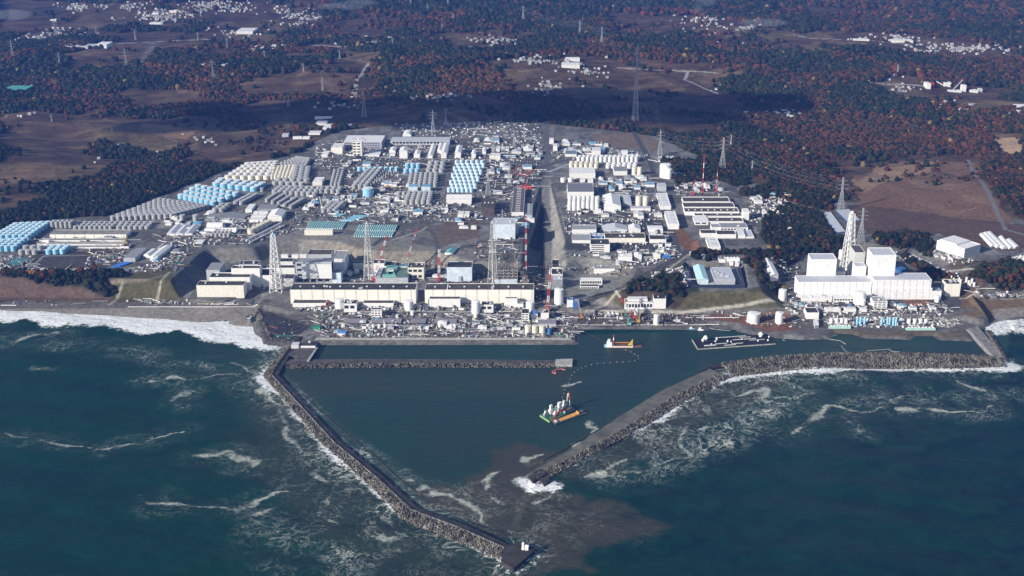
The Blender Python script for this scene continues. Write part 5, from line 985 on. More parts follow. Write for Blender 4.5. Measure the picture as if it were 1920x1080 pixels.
tankblock([(1085,304),(1193,303),(1087,301),(1195,300)], 14, 2, 14, TNW, TNW, 'tall white', 'inland double rank', fill=.44)
tankblock([(1071,315),(1118,315),(1072,311),(1119,311)], 6, 2, 12, TNC, TNC, 'cream', 'rank before the inland hall')
tankblock([(1140,315),(1190,315),(1141,311),(1191,311)], 6, 2, 9, TNW, TNW, 'squat white', 'rank beside the cream rank')
tankblock([(1189,328),(1199,328),(1190,326),(1200,326)], 2, 1, 20, TNC, TNC, 'tall cream', 'inland pair', fill=.46)
tankblock([(1197,385),(1210,385),(1198,383),(1211,383)], 2, 1, 22, TNC, TNC, 'tall cream', 'seaward pair', fill=.42)
tankblock([(1068,394),(1119,394),(1069,385),(1120,385)], 7, 3, 22, TNW, TNW, 'tall white', 'group beside the gabled hall', fill=.46)
tankblock([(1056,341),(1070,341)]*2 if 0 else [(1056,341),(1070,341),(1057,339),(1071,339)], 2, 1, 10, TNW, TNW, 'small white', 'pair left of the box sheds', fill=.36)
tankblock([(1788,529),(1801,532),(1775,517),(1793,519)], 2, 4, 9, TNW, TNW, 'white', 'group behind the cream pump block')
tankblock([(1816,534),(1826,538),(1812,528),(1822,531)], 2, 2, 9, TNW, TNW, 'white', 'group beside the far right road')
for i, a in enumerate(((0,0),)): pass
def solo(px, yb, ytop, wpx, body, roof, label, z=None):
    X, Y, z0 = GT(px, yb) if z is None else (*G(px, yb, z), z); sc_ = np.linalg.norm(np.array(G(px+wpx/2, yb, z0))-np.array(G(px, yb, z0))); Y += sc_
    tank(X, Y, z0, sc_, top_h(X, Y-sc_*.7, z0, ytop), body, roof, label)
solo(689, 370, 354, 20, TNB, TNBW, 'large bright blue tank standing alone among the grey blocks'); solo(706, 366, 357, 12, mat('dark_grey_tank', (.16, .17, .2)), mat('dark_grey_tank', (.16, .17, .2)), 'dark grey tank right of the large bright blue tank')
solo(636, 582, 563, 17, WHT, WHT, 'tall white tank in the left part of the seaside yard', 8); solo(766, 582, 566, 17, WHT, WHT, 'white tank at the gap between the two cream halls', 8); solo(892, 589, 567, 16, WHT, WHT, 'tall white tank in front of the right cream hall', 6); solo(994, 582, 568, 16, WHT, WHT, 'white tank at the right end of the right cream hall', 8)
solo(773, 590, 584, 7, WHT, WHT, 'little white tank in front of the gap between the cream halls', 6); solo(892, 596, 589, 8, WHT, WHT, 'little white tank at the foot of the tall one', 5); solo(1048, 572, 544, 17, WHT, WHT, 'very tall white round tank at the foot of the ramp', 10)
for i, x in enumerate((990, 1003, 1017)): solo(x, 627, 612, 12, TNC, TNC, '%s cream tank from the left on the quay platform' % ORD[i+1], 4)
solo(1030, 628, 618, 8, BLU, BLU, 'small dark blue tank right of the cream quay tanks', 4); solo(1231, 610, 592, 11, TNW, TNW, 'pale grey tank standing on the right hand quay', 4); solo(1194, 594, 579, 9, TNW, TNW, 'pale grey tank behind the green crane', 5)
solo(1414, 607, 590, 23, TNW, WHT, 'broad white tank on the red earth by the water', 5); solo(1462, 607, 588, 15, WHT, WHT, 'taller white tank on the red earth by the water', 5); solo(1468, 564, 545, 15, WHT, WHT, 'white tank at the edge of the wood above the road', 12); solo(1614, 573, 550, 22, WHT, WHT, 'big white tank in front of the white turbine halls', 12.5); solo(1618, 575, 564, 11, WHT, WHT, 'small white tank at the foot of the big one', 12.5)
solo(1758, 567, 556, 9, WHT, WHT, 'small white tank at the right end of the white halls', 12.5); solo(1787, 553, 546, 9, WHT, WHT, 'small white tank below the cream pump block', 13); solo(1248, 335, 310, 21, WHT, WHT, 'largest white tank right of the straight inland road'); solo(1254, 336, 318, 12, WHT, WHT, 'small white tank before the largest white tank')
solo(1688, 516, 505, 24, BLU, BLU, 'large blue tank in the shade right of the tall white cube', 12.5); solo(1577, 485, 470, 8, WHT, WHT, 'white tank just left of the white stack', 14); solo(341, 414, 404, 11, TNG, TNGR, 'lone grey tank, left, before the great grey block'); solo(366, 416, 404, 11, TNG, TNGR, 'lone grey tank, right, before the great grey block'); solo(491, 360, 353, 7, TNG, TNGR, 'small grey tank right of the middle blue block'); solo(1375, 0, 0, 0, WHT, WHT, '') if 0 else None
for i, x in enumerate((836, 846, 857, 864)): solo(x-11, 616, 609, 6, TNW, TNW, '%s small white tank from the left beside the long roofs' % ORD[i+1], 4)
for i, x in enumerate((690, 700, 711, 722)): solo(x, 616, 609, 6, TNW, TNW, '%s small pale tank from the left in the left yard' % ORD[i+1], 4)
for i, x in enumerate((1559, 1569, 1579, 1587)): solo(x, 607, 598, 7, TNW, TNW, '%s pale tank from the left in the intake yard' % ORD[i+1], 4)
for i, x in enumerate((1607, 1613, 1621)): solo(x, 611, 596, 4.5, TNB, TNBR, '%s slim blue cylinder, left intake group' % ORD[i+1].capitalize(), 4)
for i, x in enumerate((1653, 1664, 1668, 1675, 1680)): solo(x, 611, 596, 4.5, TNB, TNBR, '%s slim blue cylinder, middle intake group' % ORD[i+1].capitalize(), 4)
for i, x in enumerate((1705, 1716, 1727, 1737)): solo(x, 607, 599, 7, TNW, TNW, '%s white pressure tank in the right intake yard' % ORD[i+1], 4)
make_tanks()
# horizontal striped tanks
hb = MB(); n = 10
def lying(x0, y0, x1, y1, label, grp, m_, r=1.7):
    a = GT(x0, y0); c_ = GT(x1, y1); z = a[2]+r; mb = MB(); mb.bar((a[0], a[1], z), (c_[0], c_[1], z), r*2/1.3, 0, 10); t = thing('lying_tank', label, 'tank', (0, 0, 0), 0, grp); mb.build('shell', m_, t)
    mb = MB()
    for k in (.2, .8): q = np.array(a)*(1-k)+np.array(c_)*k; mb.box(q[0]-r*.8, q[0]+r*.8, q[1]-.4, q[1]+.4, z-r-2, z-r*.6)
    mb.build('saddle', CONC, t)
CY2 = mat('pale_teal_tank', (.45, .70, .70)); CY3 = mat('teal_tank', (.16, .40, .42))
for i in range(17): lying(575+i*4.1, 430, 584+i*4.1, 417, '%s lying teal tank from the left in the left striped bank' % ORD[i+1], 'left striped bank of lying tanks', CY2)
for j in range(2):
    for i in range(18): lying(664+i*4.1+j*6, 445-j*11, 669+i*4.1+j*6, 435-j*11, '%s lying teal tank in the %s row of the right striped bank' % (ORD[i+1], ['seaward', 'inland'][j]), 'right striped bank of lying tanks', CY2)
for j in range(2):
    for i in range(9): lying(14+i*3.4+j*8, 498-j*7, 17+i*3.4+j*8, 493-j*7, '%s lying teal tank, %s row, at the cliff corner' % (ORD[i+1].capitalize(), ['seaward', 'inland'][j]), 'lying tanks at the cliff corner', CY3, 1.4)
# ---------------------------------------------------------------- stacks, pylons, masts, cranes
def lattice(mb, hb_, ht, z0, z1, n, t, legs=True, cx=0, cy=0):
    f = lambda z: hb_+(ht-hb_)*((z-z0)/(z1-z0)); cs = [(-1, -1), (1, -1), (1, 1), (-1, 1)]
    for k in range(n):
        a = z0+(z1-z0)*k/n; b_ = z0+(z1-z0)*(k+1)/n
        for q in range(4):
            c0, c1 = cs[q], cs[(q+1) % 4]; ra, rb_ = f(a), f(b_)
            mb.bar((cx+c0[0]*ra, cy+c0[1]*ra, a), (cx+c1[0]*rb_, cy+c1[1]*rb_, b_), t); mb.bar((cx+c1[0]*ra, cy+c1[1]*ra, a), (cx+c0[0]*rb_, cy+c0[1]*rb_, b_), t)
            mb.bar((cx+c0[0]*rb_, cy+c0[1]*rb_, b_), (cx+c1[0]*rb_, cy+c1[1]*rb_, b_), t)
def stack(px, yb, yt, label, z, wb, wt, rc, blue=False, dirty=False):
    X, Y = G(px, yb, z); H = top_h(X, Y, z, yt); t = thing('exhaust_stack', label, 'stack', (X, Y, z)); cm = WHT if not dirty else STEEL
    mb = MB(); mb.cyl(0, 0, rc*1.25, 0, H*.9, 14, rc); mb.build('chimney', cm, t); mb = MB(); mb.cyl(0, 0, rc, H*.9, H, 14, rc); mb.build('chimney_top', TNB if blue else cm, t)
    for sx_, sy_ in ((-1, -1), (1, -1), (1, 1), (-1, 1)): mb = MB(); mb.bar((sx_*wb, sy_*wb, 0), (sx_*wt, sy_*wt, H*.96), .65 if dirty else 1.0); mb.build('leg', cm, t)
    mb = MB(); lattice(mb, wb, wt, 0, H*.96, 11, .26 if dirty else .55); mb.build('bracing', cm, t)
    for k in (.5, .96): mb = MB(); w_ = wb+(wt-wb)*k+.8; mb.box(-w_, w_, -w_, w_, H*k, H*k+.5); mb.build('platform', STEEL, t)
stack(519, 546, 435, 'white lattice stack with pale blue top at the left end of the plant', D10, 12, 4.2, 1.8, True)
stack(692, 524, 415, 'thin weathered white lattice stack between the two leaning cranes', D10, 10, 2.6, 1.3, False, True)
stack(924, 530, 413, 'weathered white lattice stack in front of the terraced white block', D10, 10, 3.2, 1.3, False, True)
stack(1588, 506, 396, 'thick white lattice stack between the two white reactor cubes', 12.5, 13, 4.6, 3.1)
def pylon(px, yb, yt, label, t=.27, n=7, wf=1.0):
    X, Y, z = GT(px, yb); H = top_h(X, Y, z, yt); o = thing('transmission_pylon', label, 'pylon', (X, Y, z), .25, 'transmission pylons'); wf = .42 if H > 110 else 1.0; wb = H*.088*wf; wt = H*.014*wf; n = 12 if H > 110 else 6
    th_ = t*(1+Y/9000)*(1.7 if H > 110 else 1)
    mb = MB(); lattice(mb, wb, wt*1.6, -1, H*.6, n, th_); lattice(mb, wt*1.6, wt, H*.6, H, 5, th_*.9)
    for sx_, sy_ in ((-1, -1), (1, -1), (1, 1), (-1, 1)): mb.bar((sx_*wb, sy_*wb, -1), (sx_*wt*1.6, sy_*wt*1.6, H*.6), th_*1.3); mb.bar((sx_*wt*1.6, sy_*wt*1.6, H*.6), (sx_*wt, sy_*wt, H), th_*1.2)
    mb.build('tower', PYL, o)
    for k, (zz_, w_) in enumerate(((.66, .15), (.78, .17), (.90, .13))):
        w_ = w_*wf*1.1; mb = MB(); mb.bar((-H*w_, 0, H*zz_), (0, 0, H*zz_+H*.02), th_); mb.bar((H*w_, 0, H*zz_), (0, 0, H*zz_+H*.02), th_); mb.bar((-H*w_, 0, H*zz_), (H*w_, 0, H*zz_), th_)
        for e in (-1, 1): mb.bar((e*H*w_, 0, H*zz_), (e*H*w_, 0, H*zz_-3), th_*.7)
        mb.build('crossarm', PYL, o)
    return o, H
PL = [(1191,225,86,'tallest pylon, standing on the brown field right of centre'),(812,250,207,'left pylon of the pair behind the inland yard'),(836,236,203,'right pylon of the pair behind the inland yard'),(915,366,315,'pylon at the corner of the great pale blue tank block'),(955,348,303,'pylon left of the red earth patch'),
 (925,288,253,'pylon beside the cream inland office'),(964,276,244,'pylon left of the inland straight road'),(942,412,393,'short pylon behind the blue grey block'),(1237,292,244,'pylon at the inland corner by the round bare field'),(1354,318,258,'pylon on the scrub right of the parked vehicles'),(1576,394,333,'pylon left of the bare red slope'),(1613,455,390,'pylon just behind the thick white stack'),
 (400,150,113,'yellowish pylon in front of the quarry on the left hills'),(605,169,145,'pylon standing in the long brown field'),(683,220,166,'dark pylon beside the field road'),(541,200,167,'faint pylon in the shaded field'),(1128,85,50,'wide armed pylon on the central ridge'),(1087,65,38,'pylon left of the wide armed one on the ridge'),(981,40,11,'high pylon on the middle skyline ridge'),
 (840,14,-10,'pylon cut by the top edge right of centre left'),(770,12,-12,'pylon cut by the top edge at middle left'),(802,25,8,'small pylon between the two at the top edge'),(850,39,24,'small pylon below the cut one at the top'),(829,59,44,'pylon above the rust woods left of centre'),(736,86,71,'small pale pylon right of the long viaduct'),(637,111,92,'pylon over the rust wood right of the white roof'),
 (496,111,94,'pylon in front of the large white roof'),(569,135,118,'pylon in the rust wood below the viaduct'),(371,76,60,'pylon at the right of the far road'),(426,90,72,'pylon left of the large white roof'),(254,75,54,'pylon left of the far grove'),(237,129,90,'tall thin pylon beside the grey field track'),(181,69,50,'pylon left on the far brown field'),(104,66,36,'pylon over the far left houses'),(24,110,75,'yellowish pylon near the left edge'),(112,125,97,'pylon by the small left wood'),(97,228,214,'small pylon on the left brown field'),(210,246,232,'tiny pylon on the ploughed left field'),(1682,142,120,'thin pylon by the far crossroads'),(1410,320,300,'thin pole pylon above the right woods'),(1370,278,252,'slim mast pylon beyond the power lines')]
PT = {}
for a in PL: PT[a[0]] = pylon(*a)
def wires(a, b_, label):
    (o1, h1), (o2, h2) = PT[a], PT[b_]; mb = MB()
    for k, (zz_, w_) in enumerate(((.66, .15), (.78, .17), (.90, .13), (1.0, 0))):
        for e in ((-1, 1) if w_ else (0,)):
            c_, s_ = math.cos(.25), math.sin(.25); A1 = Vector(o1.location)+Vector((e*h1*w_*c_, e*h1*w_*s_, h1*zz_-3)); A2 = Vector(o2.location)+Vector((e*h2*w_*c_, e*h2*w_*s_, h2*zz_-3)); prev = A1; D = (A2-A1).length
            for i in range(1, 13): q = i/12; p_ = A1.lerp(A2, q)-Vector((0, 0, D*.035*4*q*(1-q))); mb.bar(prev, p_, .09, 0, 3); prev = p_
    tag(mb.build('power_line', PYL), label, 'power line')
for a, b_, l_ in ((1191,1237,'power lines from the tallest pylon to the inland corner pylon'),(1237,1354,'power lines between the two pylons above the parked vehicles'),(1354,1576,'power lines sweeping over the scrub to the red slope'),(1576,1613,'short power lines ending behind the thick white stack'),(1128,1191,'power lines down from the wide armed ridge pylon'),(1087,1128,'power lines along the ridge between two pylons'),(981,1087,'power lines from the skyline pylon along the ridge'),(812,925,'power lines from the inland pylon pair to the office pylon'),(925,915,'power lines down to the pale blue tank block'),(836,964,'power lines from the right inland pylon to the road pylon'),(964,955,'power lines down beside the red earth patch'),(683,812,'power lines crossing the shaded field'),(605,683,'power lines over the long brown field'),(955,942,'power lines to the short pylon')): wires(a, b_, l_)
def crane(bx, by, tx, ty, z, label, wd=2.4, m1=RED, m2=WHT, nseg=8, name='crawler_crane', body=RED, frac=.35):
    X, Y = G(bx, by, z); Z = z; hgt = top_h(X, Y, Z, ty); px0 = PX(X, Y, Z+hgt)[0]; dX = (tx-px0)*(PX(X+1, Y, Z+hgt)[0]-PX(X, Y, Z+hgt)[0])**-1
    t = thing(name, label, 'crane', (X, Y, Z)); T = Vector((dX, 6, hgt)); Bp = Vector((0, 1, 2.5))
    for k in range(nseg):
        mb = MB(); a = Bp.lerp(T, k/nseg); c_ = Bp.lerp(T, (k+1)/nseg); d = (T-Bp).normalized(); q = Vector((1, 0, 0)) if abs(d.x) < .7 else Vector((0, 0, 1)); p_ = d.cross(q).normalized()*wd/2; q = d.cross(p_).normalized()*wd/2
        cr = [(1, 1), (1, -1), (-1, -1), (-1, 1)]
        for e, g_ in cr: mb.bar(a+p_*e+q*g_, c_+p_*e+q*g_, wd*.26)
        for i in range(4):
            u, v = cr[i], cr[(i+1) % 4]; L_ = (c_-a).length; m = max(1, int(L_/(wd*1.6)))
            for j in range(m): mb.bar((a.lerp(c_, j/m))+p_*u[0]+q*u[1], a.lerp(c_, (j+1)/m)+p_*v[0]+q*v[1], wd*.13)
        mb.build('boom_section', m1 if k % 2 == 0 else m2, t)
    mb = MB(); mb.box(-3, 3, -1, 7, 1.4, 5); mb.build('cab', body, t)
    for e in (-1, 1): mb = MB(); mb.box(e*3.4-.9, e*3.4+.9, -2, 7.5, 0, 1.6); mb.build('track', DST, t)
    mb = MB(); mb.bar(T, T+Vector((0, -1, -hgt*frac)), .25); mb.box(T.x-.8, T.x+.8, T.y-1.8, T.y-.2, T.z-hgt*frac-2, T.z-hgt*frac); mb.build('hook_line', DST, t); mb = MB(); mb.bar(T, (-T.x*.05, 7, 4.5), .3); mb.build('stay', DST, t)
crane(986, 522, 986, 408, D10, 'tall vertical red and white crane boom left of the central ramp', 2.6, nseg=11); crane(1026, 582, 1033, 504, D10, 'thick red and white boom rising at the foot of the central ramp', 3.4, nseg=6, body=ORG)
crane(700, 528, 725, 443, D10, 'red and white crane leaning right behind the thin weathered stack', 2.6, nseg=9); crane(758, 506, 781, 430, D10, 'red and white crane leaning right behind the green steelwork', 2.4, nseg=7)
crane(823, 528, 823, 469, D10, 'upright red crane left of the blue white cube', 3.6, nseg=4); crane(889, 488, 902, 458, D10, 'short red and white crane left of the weathered third stack', 2, nseg=6)
crane(1190, 598, 1154, 547, 5, 'red and white crane leaning left before the windowed white office', 2.8, nseg=4); crane(1180, 610, 1172, 584, 4, 'green crane with lattice boom on the right hand quay', 3, GRN, GRN, 3, body=mat('sea_green_steel', (.20, .50, .42))); crane(1197, 605, 1201, 587, 4, 'small yellow crane beside the green one', 1.6, YEL, YEL, 3, body=YEL)
crane(1091, 598, 1083, 563, 5, 'orange crane jib right of the small blue block', 1.8, ORG, CONCL, 4, body=ORG); crane(606, 577, 618, 568, 9, 'small red crane before the left cream hall', 1.6, RED, RED, 2, body=RED); crane(1299, 366, 1304, 338, None or hz(*G(1299, 366, 35)), 'short red topped mast crane left of the strip halls', 1.6, RED, WHT, 3)
crane(727, 352, 727, 335, hz(*G(727, 352, 35)), 'small orange crane among the grey tanks', 1.4, ORG, ORG, 2, body=ORG); crane(604, 392, 598, 370, hz(*G(604, 392, 35)), 'slim white crane beside the tank group left of the cyan sheet', 1.4, WHT, WHT, 3, body=WHT); crane(232, 462, 236, 446, hz(*G(232, 462, 35)), 'yellow crane at the right end of the concrete basins', 2.6, YEL, YEL, 2, body=YEL); crane(986, 350, 990, 330, hz(*G(986, 350, 35)), 'small red crane by the gantry hall', 1.5, RED, WHT, 3)
def mast(px, yb, yt, label, r=.8):
    X, Y, z = GT(px, yb); H = top_h(X, Y, z, yt); t = thing('striped_mast', label, 'mast', (X, Y, z))
    for k in range(7): mb = MB(); mb.cyl(0, 0, r, H*k/7, H*(k+1)/7, 8); mb.build('mast_section', RED if k % 2 == 0 else WHT, t)
    mb = MB(); lattice(mb, 3.5, 1.2, 0, H*.25, 3, .5); mb.build('base_frame', RED, t)
mast(1317, 362, 296, 'tall red and white mast behind the dark strip roofs'); mast(1343, 362, 318, 'shorter red and white mast right of the tall one', .6)
# yellow and orange frames on the cliff
for i, x in enumerate((50, 57, 64)):
    X, Y, z = GT(x, 516); mb = MB(); lattice(mb, 2.5, 2.5, 0, 9, 2, .6); t = thing('drilling_frame', '%s orange frame from the left on the cliff edge' % ORD[i+1], 'steel frame', (X, Y, z)); mb.build('frame', ORG, t)
# conveyor rising beside the cream tanks
mb = MB(); a = GT(462, 456); b_ = GT(528, 424); t = thing('conveyor', 'long pale conveyor gallery above the slate bank', 'conveyor', (0, 0, 0)); mb.bar((a[0], a[1], a[2]+6), (b_[0], b_[1], b_[2]+7), 4); mb.build('gallery', LR, t); mb = MB(); mb.bar((a[0]+8, a[1]-8, a[2]+3), (b_[0]+8, b_[1]-8, b_[2]+4), 3); mb.build('lower_gallery', STEEL, t)
mb = MB()
for k in (.1, .4, .7, .95): q = np.array(a)*(1-k)+np.array(b_)*k; mb.box(q[0]-1, q[0]+1, q[1]-1, q[1]+1, q[2]-6, q[2]+5)
mb.build('support', STEEL, t)
# ---------------------------------------------------------------- vessels and floats
def hull(mb, c, z0, z1, flare=.0, mi=0): mb.prism(c, z0, z1, mi)
def Wp(x, y, z=0): return np.array(G(x, y, z))
# working craft with derricks
A_, B_, C_ = Wp(1012, 781), Wp(1030, 793), Wp(1078, 769); U = B_-A_; V = C_-B_
t = thing('dredger', 'green hulled dredger crowded with white towers in the middle of the harbour', 'ship', (A_[0], A_[1], 0))
def q2(u, v): p = U*u+V*v; return (p[0], p[1])
def blk(name, u0, u1, v0, v1, z0, z1, m, par=t): mb = MB(); mb.prism([q2(u0, v0), q2(u1, v0), q2(u1, v1), q2(u0, v1)], z0, z1, 0, True, True); return mb.build(name, m, par)
blk('hull', 0, 1, 0, 1, -2, 2.6, mat('pale_green_hull', (.25, .42, .18))); blk('deck', .03, .97, .02, .98, 2.55, 2.9, mat('deep_green_deck', (.03, .12, .08)))
rs = random.Random(3)
for u, v, s_, h_ in ((.25, .22, .16, 15), (.45, .45, .2, 17), (.3, .42, .14, 9), (.6, .5, .14, 8), (.2, .05, .12, 8), (.15, .62, .16, 9), (.55, .3, .12, 6), (.3, .72, .14, 12)): blk('deckhouse', u, u+s_*1.5, v, v+s_*.8, 2.8, 2.8+h_*.5, [WHT, STEEL, mat('grey_green_house', (.30, .40, .36))][int(h_) % 3]); blk('tower', u+s_*.5, u+s_*1.3, v+.03, v+s_*.65, 2.8+h_*.5, 2.8+h_, WHT)
for u, v in ((.8, .1), (.75, .25), (.85, .6), (.1, .85), (.6, .9), (.4, .1)): blk('winch', u, u+.12, v, v+.07, 2.8, 5.2, rs.choice([DST, GRN, STEEL, RUST]))
mb = MB(); e = q2(.5, .92)
for k in (-1, 1): mb.bar((e[0]+k*2.5, e[1], 3), (e[0]+k*1.2, e[1], 25), 1.0)
mb.bar((e[0]-1.2, e[1], 25), (e[0]+1.2, e[1], 25), 1.2); mb.bar((e[0]+5, e[1]+2, 3), (e[0], e[1], 24), .7); mb.build('spud_tower', WHT, t); mb = MB(); mb.bar((e[0]+2, e[1], 14), (e[0]+1, e[1], 28), 1.4); mb.build('spud_tower_top', RED, t)
mb = MB(); a = q2(.8, .72); b_ = q2(1.05, .35); c_ = q2(1.1, .05); mb.bar((*a, 5), (*b_, 13), 2.0); mb.bar((*b_, 13), (*c_, 4), 1.4); mb.build('excavator_arm', RED, t); mb = MB(); mb.bar((*q2(.2, .1), 3), (*q2(.2, .1), 17), .8); mb.bar((*q2(.9, .02), 3), (*q2(.9, .02), 12), .8); mb.build('spud', DST, t)
blk('gear', .7, .95, .72, .9, 2.8, 6, mat('tan_machine', (.35, .25, .18)))
A_, B_, C_ = Wp(1034, 790), Wp(1042, 797), Wp(1101, 776); U = B_-A_; V = C_-B_; t2 = thing('cargo_barge', 'low dark barge with bright orange cargo deck beside the dredger', 'barge', (A_[0], A_[1], 0))
blk('hull', 0, 1, 0, 1, -2, 1.8, DST, t2); blk('cargo_floor', .2, .8, .18, .58, 1.7, 2.4, mat('bright_orange_deck', (.72, .36, .08)), t2); blk('cargo_floor', .2, .8, .60, .76, 1.7, 2.9, mat('bright_orange_deck', (.72, .36, .08)), t2); blk('bow_house', .2, .7, .86, .95, 1.7, 4, DST, t2); blk('winch', .2, .8, .03, .10, 1.7, 3.4, STEEL, t2); blk('end_board', .2, .8, .76, .775, 1.7, 5.0, mat('bright_orange_deck', (.72, .36, .08)), t2)
# orange workboat
A_, B_, C_ = Wp(1136, 652), Wp(1187, 652), Wp(1137, 647); U = B_-A_; V = (C_-A_); t = thing('grab_dredger', 'white and orange grab dredger with striped mast near the right quay', 'ship', (A_[0], A_[1], 0))
blk('hull', 0, 1, 0, 1, -2, 2.0, WHT, t); blk('hull_stripe', -.002, 1.002, -.01, 1.01, -1, .7, ORG, t); blk('deckhouse', .02, .22, .1, .9, 2, 9, WHT, t); blk('bridge', .05, .15, .2, .8, 9, 13, WHT, t); blk('deck_cargo', .3, .95, .15, .85, 2, 2.9, mat('brown_deck', (.20, .10, .06)), t); blk('jib_rest', .25, .85, .55, .7, 6, 7.5, ORG, t)
mb = MB(); e = q2(.27, .5)
for k in range(4): mb2 = MB(); mb2.cyl(e[0], e[1], .9, 2+5*k, 7+5*k, 8); mb2.build('mast_section', RED if k % 2 else WHT, t)
mb = MB(); p1 = q2(.82, .3); p2_ = q2(.98, .3); mb.add([(*p1, 3), (*p2_, 3), (*p2_, 13), (*q2(.92, .3), 9), (p1[0], p1[1]+4, 3), (p2_[0], p2_[1]+4, 3), (p2_[0], p2_[1]+4, 13), (q2(.92, .3)[0], q2(.92, .3)[1]+4, 9)], [(0, 1, 2, 3), (4, 5, 6, 7), (0, 1, 5, 4), (1, 2, 6, 5), (2, 3, 7, 6), (3, 0, 4, 7)]); mb.build('grab_frame', YEL, t)
blk('pontoon', 1.02, 1.3, .1, .9, -1, .9, RUST, t); blk('bow', -.07, .02, .2, .8, -2, 3, TNB, t)
# large moored platform
A_, B_, C_ = Wp(1308, 656), Wp(1454, 646), Wp(1297, 638); U = B_-A_; V = C_-A_; t = thing('floating_platform', 'broad dark floating platform with white edge moored in the right basin', 'platform', (A_[0], A_[1], 0))
blk('hull', 0, 1, 0, 1, -2, 2.0, CONCL, t); blk('deck', .006, .995, .02, .985, 1.9, 2.4, mat('near_black_deck', (.022, .020, .028), var=.4, scale=.1), t)
for u, v, r_, h_ in ((.16, .78, 5, 9), (.12, .70, 3, 5), (.88, .80, 5, 8), (.93, .3, 2, 3), (.30, .72, 1.8, 5), (.27, .55, 1.6, 3), (.42, .45, 1.8, 4), (.46, .4, 1.4, 3), (.62, .6, 1.3, 2.5), (.8, .3, 1.5, 3), (.97, .6, 1.5, 4), (.2, .3, 1.5, 2.5)):
    mb = MB(); e = q2(u, v); mb.cyl(e[0], e[1], r_*.6, 2.3, 2.3+h_*.5, 10); mb.cyl(e[0], e[1], r_, 2.3+h_*.5, 2.3+h_, 10, r_*.4); mb.build('bollard_drum', WHT, t)
for u0, u1, v0, v1 in ((.1, .25, .18, .26), (.25, .4, .3, .34), (.45, .6, .22, .25), (.5, .8, .6, .63), (.6, .75, .8, .82), (.3, .7, .93, .96), (.7, .9, .45, .47), (.35, .5, .1, .15)): blk('deck_pipe', u0, u1, v0, v1, 2.3, 3.3, STEEL, t)
for i, (x, y) in enumerate(((1297, 617), (1314, 619))):
    e = Wp(x, y); t = thing('workboat', ['small pale blue workboat at the end of the right quay', 'white workboat with cabin at the end of the right quay'][i], 'boat', (e[0], e[1], 0)); mb = MB(); mb.prism([(-5, -2), (4, -2), (7, 0), (4, 2), (-5, 2)], -1, 1.6); mb.build('hull', [TNB, WHT][i], t); mb = MB(); mb.box(-3.5, .5, -1.4, 1.4, 1.6, 4+i); mb.build('cabin', WHT, t)
# float string
st = [(1173,656),(1183,660),(1190,664),(1197,668),(1197,673),(1190,676),(1180,678),(1168,679),(1156,679),(1144,680),(1132,681),(1120,682),(1109,684),(1098,687),(1090,690),(1083,693),(1077,698),(1072,704),(1069,711),(1066,718),(1062,724),(1059,731),(1057,738),(1055,745),(1056,750)]
bm = MB(); bm.cyl(0, 0, .6, -.6, .3, 8); bm.cyl(0, 0, .6, .3, .7, 8, .15); bmm = bm.mesh('float', WHT); mb = MB(); pv_ = None
for i, (x, y) in enumerate(st):
    e = Wp(x, y); o = link('buoy', bmm, None, (e[0], e[1], 0)); tag(o, 'white float, %s along the curved string from the grab dredger' % ('number '+ORD[i+1] if i < 20 else 'near its lower end'), 'buoy', 'white floats on the curved string')
    if pv_ is not None: mb.bar((*pv_, .1), (*e, .1), .4)
    pv_ = e
tag(mb.build('float_line', DST), 'dark line joining the white floats across the harbour', 'cable')
for nm, col, p, w_ in (('pale floating silt fence below the red earth bank', CONCL, [(1325,613),(1340,618),(1368,620),(1378,616)], .8), ('pale floating fence before the intake yard', CONCL, [(1480,634),(1500,633),(1550,634),(1570,628)], .9), ('pale curved floating fence right of the intake mouth', CONCL, [(1553,636),(1575,639),(1586,646)], .8), ('short floating fence in the right basin', CONCL, [(1577,648),(1582,655),(1588,660)], .6), ('floating fence beside the block covered breakwater', CONCL, [(1625,658),(1667,655),(1672,659),(1687,660)], .8), ('small hooked floating fence in the right basin', CONCL, [(1467,632),(1468,638),(1472,639)], .6), ('orange floating barrier at the end of the inner breakwater', mat('salmon_paint', (.72, .22, .20)), [(1035,697),(1042,693),(1052,692),(1060,694)], 1.2), ('orange float heap at the inner breakwater', mat('salmon_paint', (.72, .22, .20)), [(1036,699),(1042,701),(1041,696)], 1.6), ('taut mooring line from the quay corner to the grab dredger', DST, [(1085,616),(1136,644)], .3), ('orange edged boom along the red earth shore', mat('salmon_paint', (.72, .22, .20)), [(1384,600),(1390,613),(1410,620),(1440,626)], .8)):
    mb = MB(); q = [G(a, b, 0) for a, b in p]
    for i in range(len(q)-1): mb.bar((*q[i], .3), (*q[i+1], .3), w_)
    tag(mb.build('floating_boom' if 'line' not in nm else 'mooring_line', col), nm, 'floating boom' if 'line' not in nm else 'cable')
